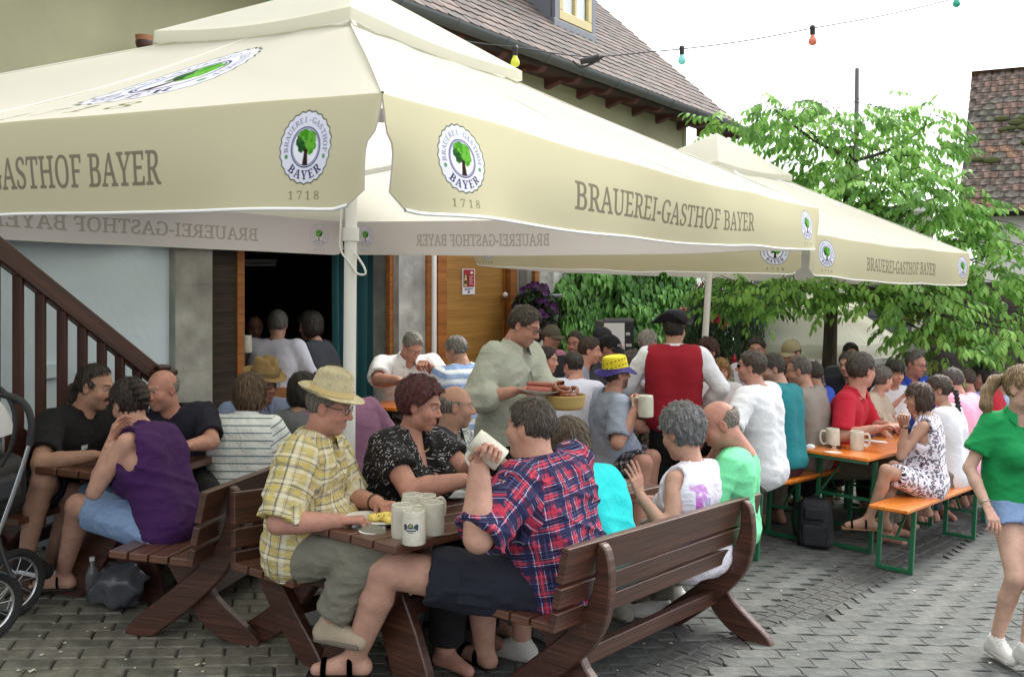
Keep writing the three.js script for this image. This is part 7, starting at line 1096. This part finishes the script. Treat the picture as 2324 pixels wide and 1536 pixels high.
person({ label: 'person in a beige cap and dark checked shirt behind the teal polo', h: [1796, 803, 9.4], yaw: 200, hy: 235, hp: 16, k: 1, seat: .5, tone: 'tan', top: { m: W.darkCheck, sl: .8, collar: true }, bot: { m: W.darkTr }, hair: H('short', '#3c342e'), hat: capHat('#8d8568') });
person({ label: 'person in a blue shirt half hidden behind the grey-brown polo', h: [1843, 850, 9.2], yaw: -50, hy: -50, k: .95, tone: 'tan', top: { m: W.blue, sl: .8 }, bot: { m: W.darkTr }, hair: H('short', '#4a4038') });
// ---------------------------------------------------------------- right-hand tables
person({ label: 'dark haired person with glasses and dark jacket behind the red polo', h: [1924, 828, 9.7], yaw: 205, hy: 225, k: 1, tone: 'pink', glasses: 'clear', top: { m: W.navy, sl: 1.9, collar: true, neck: 'v' }, bot: { m: W.darkTr }, hair: H('short', '#57524c', { th: .012 }) });
person({ label: 'person whose dark hair shows above the guest with glasses by the trunk', h: [1932, 805, 10.4], yaw: 190, hy: 190, k: 1, seat: .5, tone: 'tan', top: { m: W.dkGrey, sl: .8 }, bot: { m: W.darkTr }, hair: H('short', '#2a201a') });
person({ label: 'person in a red polo leaning on the orange table', hs: 1.05, h: [1958, 842, 8.35], yaw: 120, hy: 66, hp: 2, lean: 14, side: 4, k: 1.1, w: 1.2, seat: .5, R: [1992, 972, 7.95], eR: [.8, -1, -.4], L: [2020, 965, 8.3], tone: 'red', ruddy: .7, glasses: 'clear', top: { m: W.red, sl: .9, collar: true, loose: .012, hem: -.1, wr: .009 }, bot: { m: W.khaki }, shoe: shoe.dark, hair: H('short', '#453a32', { th: .014, nape: .088 }) });
person({ label: 'short grey haired person in a beige top beside the red polo', fem: true, h: [2005, 862, 9.2], yaw: 130, hy: 70, k: .98, lean: 8, tone: 'pink', R: { l: [.12, -.3, .34] }, top: { m: W.beige, sl: .65 }, bot: { m: W.darkTr }, hair: H('short', '#77716a', { th: .014 }) });
person({ label: 'person with a dark bob and white top, hand at the chin', fem: true, h: [2033, 848, 9.5], yaw: 165, hy: 172, lean: 10, k: .98, seat: .5, tone: 'pink', R: { l: [.06, .04, .2] }, top: { m: W.white, sl: .3 }, bot: { m: W.darkTr }, hair: H('bob', '#1d1110', { len: .085 }) });
person({ label: 'person in a bright blue polo and glasses sitting highest under the leaves', h: [2081, 828, 9.7], yaw: 175, hy: 152, hp: 10, k: 1.05, w: 1.1, seat: .62, tone: 'red', glasses: 'clear', top: { m: W.blue, sl: .85, collar: true, neck: 'v' }, bot: { m: W.darkTr }, hair: H('thin', '#6e6a66', { th: .008 }) });
person({ label: 'person in a white and dark patterned dress with hands clasped at the chin', fem: true, h: [2084, 906, 7.75], yaw: -58, hy: -78, hp: 2, lean: 4, k: .98, w: .95, L: [2056, 962, 7.55], eL: [.3, -1, .5], sL: 'hold', dL: [2052, 920, 7.5], R: [2048, 960, 7.85], eR: [.3, -1, .5], sR: 'hold', dR: [2050, 918, 7.7], LK: [2012, 1068, 7.4], LF: [1972, 1178, 7.45], RK: [2030, 1060, 7.65], RF: [2006, 1180, 7.5], fL: 285, fR: 300, lw: .9, tone: 'tan', top: { m: W.dressPrint, sl: 0, neck: 'crew' }, dress: .78, shoe: shoe.tanSandal, hair: H('mop', '#4c3020', { len: .078, th: .015, fringe: .055 }), extra: ({ me, arms, local }) => mesh('watch', local(new THREE.TorusGeometry(.027, .007, 8, 18).applyMatrix4(arms[1].hm.clone().multiply(tmpM.makeTranslation(0, 0, -.02)))), M.black, me) });
person({ label: 'person in a white blouse with glasses and a dark braid behind the patterned dress', fem: true, h: [2128, 886, 8.4], yaw: -50, hy: -72, hp: 6, lean: 4, k: 1.03, w: 1.35, tone: 'tan', glasses: 'clear', LK: [2080, 1070, 8.1], LF: [2100, 1150, 8.0], top: { m: W.white, sl: .95, hem: -.1, loose: .012 }, bot: { m: W.khaki, len: 1.3 }, shoe: shoe.dark, hair: H('tight', '#4a3828', { th: .01, tail: [[0, .03, -.11], [0, -.03, -.145], [.0, -.13, -.15], [0, -.24, -.15], [0, -.33, -.145]], tr: .02, braid: true, tailCol: '#1c1620', tailName: 'braid' }) });
person({ label: 'broad person in a pink polo seen from behind at the far table', hs: .86, h: [2160, 866, 9.0], yaw: -42, hy: -55, hp: 12, lean: 8, side: 4, k: 1.05, w: 1.5, tone: 'red', top: { m: W.pink, sl: .95, loose: .012, hem: -.09 }, bot: { m: W.dkGrey }, hair: H('short', '#66605a', { th: .012 }) });
person({ label: 'person in a lilac shirt mostly hidden behind the pink polo', h: [2188, 862, 9.7], yaw: -45, hy: -60, k: .98, seat: .46, tone: 'red', top: { m: W.lilac, sl: .85 }, bot: { m: W.darkTr }, hair: H('short', '#5a4c42') });
person({ label: 'short dark haired person in a red top and glasses before the shed', fem: true, h: [2228, 856, 9.9], yaw: -50, hy: -96, hp: 10, k: 1, w: 1.1, seat: .5, tone: 'pink', glasses: 'clear', top: { m: W.red, sl: .7 }, bot: { m: W.darkTr }, hair: H('mop', '#15100f', { len: .06, th: .018, fringe: .05 }) });
person({ label: 'person in a pale blue shirt glimpsed behind the red top', h: [2262, 868, 10.4], yaw: -60, hy: -60, k: 1, tone: 'red', top: { m: W.skyBlue, sl: .85 }, bot: { m: W.darkTr }, hair: H('short', '#8d8880') });
person({ label: 'young person in a green polo and denim shorts walking at the right edge', fem: true, stand: true, h: [2328, 884, 5.32], yaw: 178, hy: 152, hp: 2, lean: 2, k: .93, hs: 1.04, sw: .86, w: .95, bust: .7, hw: .98, fine: .85, R: [2243, 1152, 5.22], eR: [.8, -.6, -.6], L: { l: [-.26, -.5, -.02] }, RF: [2262, 1452, 5.33], LF: [2330, 1472, 5.14], fR: 176, fL: 165, lw: .96, tone: 'fair', ruddy: .35, top: { m: W.green, sl: .66, collar: true, neck: 'v', open: 30, hem: -.03, loose: .012, wr: .006 }, bot: { m: W.denim, len: .34, flare: .018, rise: .06 }, shoe: shoe.white, hair: H('tight', '#a5875c', { th: .009, tail: [[-.02, .05, -.11], [-.05, .03, -.15], [-.10, -.03, -.16], [-.13, -.10, -.14], [-.13, -.17, -.12]], tr: .034 }), extra: ({ me, arms, local }) => mesh('bracelet', local(new THREE.TorusGeometry(.027, .0035, 8, 18).applyMatrix4(arms[0].hm.clone().multiply(tmpM.makeTranslation(0, 0, -.03)))), std(C(.6, .55, .5), .3, { metalness: 1 }), me) });
// ---------------------------------------------------------------- inside the doorway
person({ label: 'person in a pale T-shirt seen from behind just inside the dark doorway', h: [630, 738, 8.8], yaw: 14, hy: -8, lean: 8, k: 1.04, w: 1.3, seat: .6, tone: 'tan', top: { m: W.whiteCool, sl: .85, hem: -.12, loose: .012 }, bot: { m: W.darkTr }, hair: H('short', '#77746f', { th: .012 }) });
person({ label: 'bald person in a blue-grey shirt deep inside the dark doorway', h: [578, 745, 9.8], yaw: 165, hy: 160, hp: 14, k: 1, seat: .62, tone: 'red', top: { m: W.blueGrey, sl: .85 }, bot: { m: W.darkTr }, hair: H('bald', '#4a423c') });
person({ label: 'dark clothed person beside the wooden chair inside the doorway', fem: true, h: [702, 742, 8.9], yaw: -60, hy: -75, hp: 8, k: 1.02, w: 1.15, seat: .6, tone: 'tan', top: { m: W.dkGrey, sl: .6 }, bot: { m: W.navy }, hair: H('mop', '#120d0c', { len: .08 }) });
if (checkLog.length) console.log(checkLog.join('\n'));
renderer.render(scene, camera);
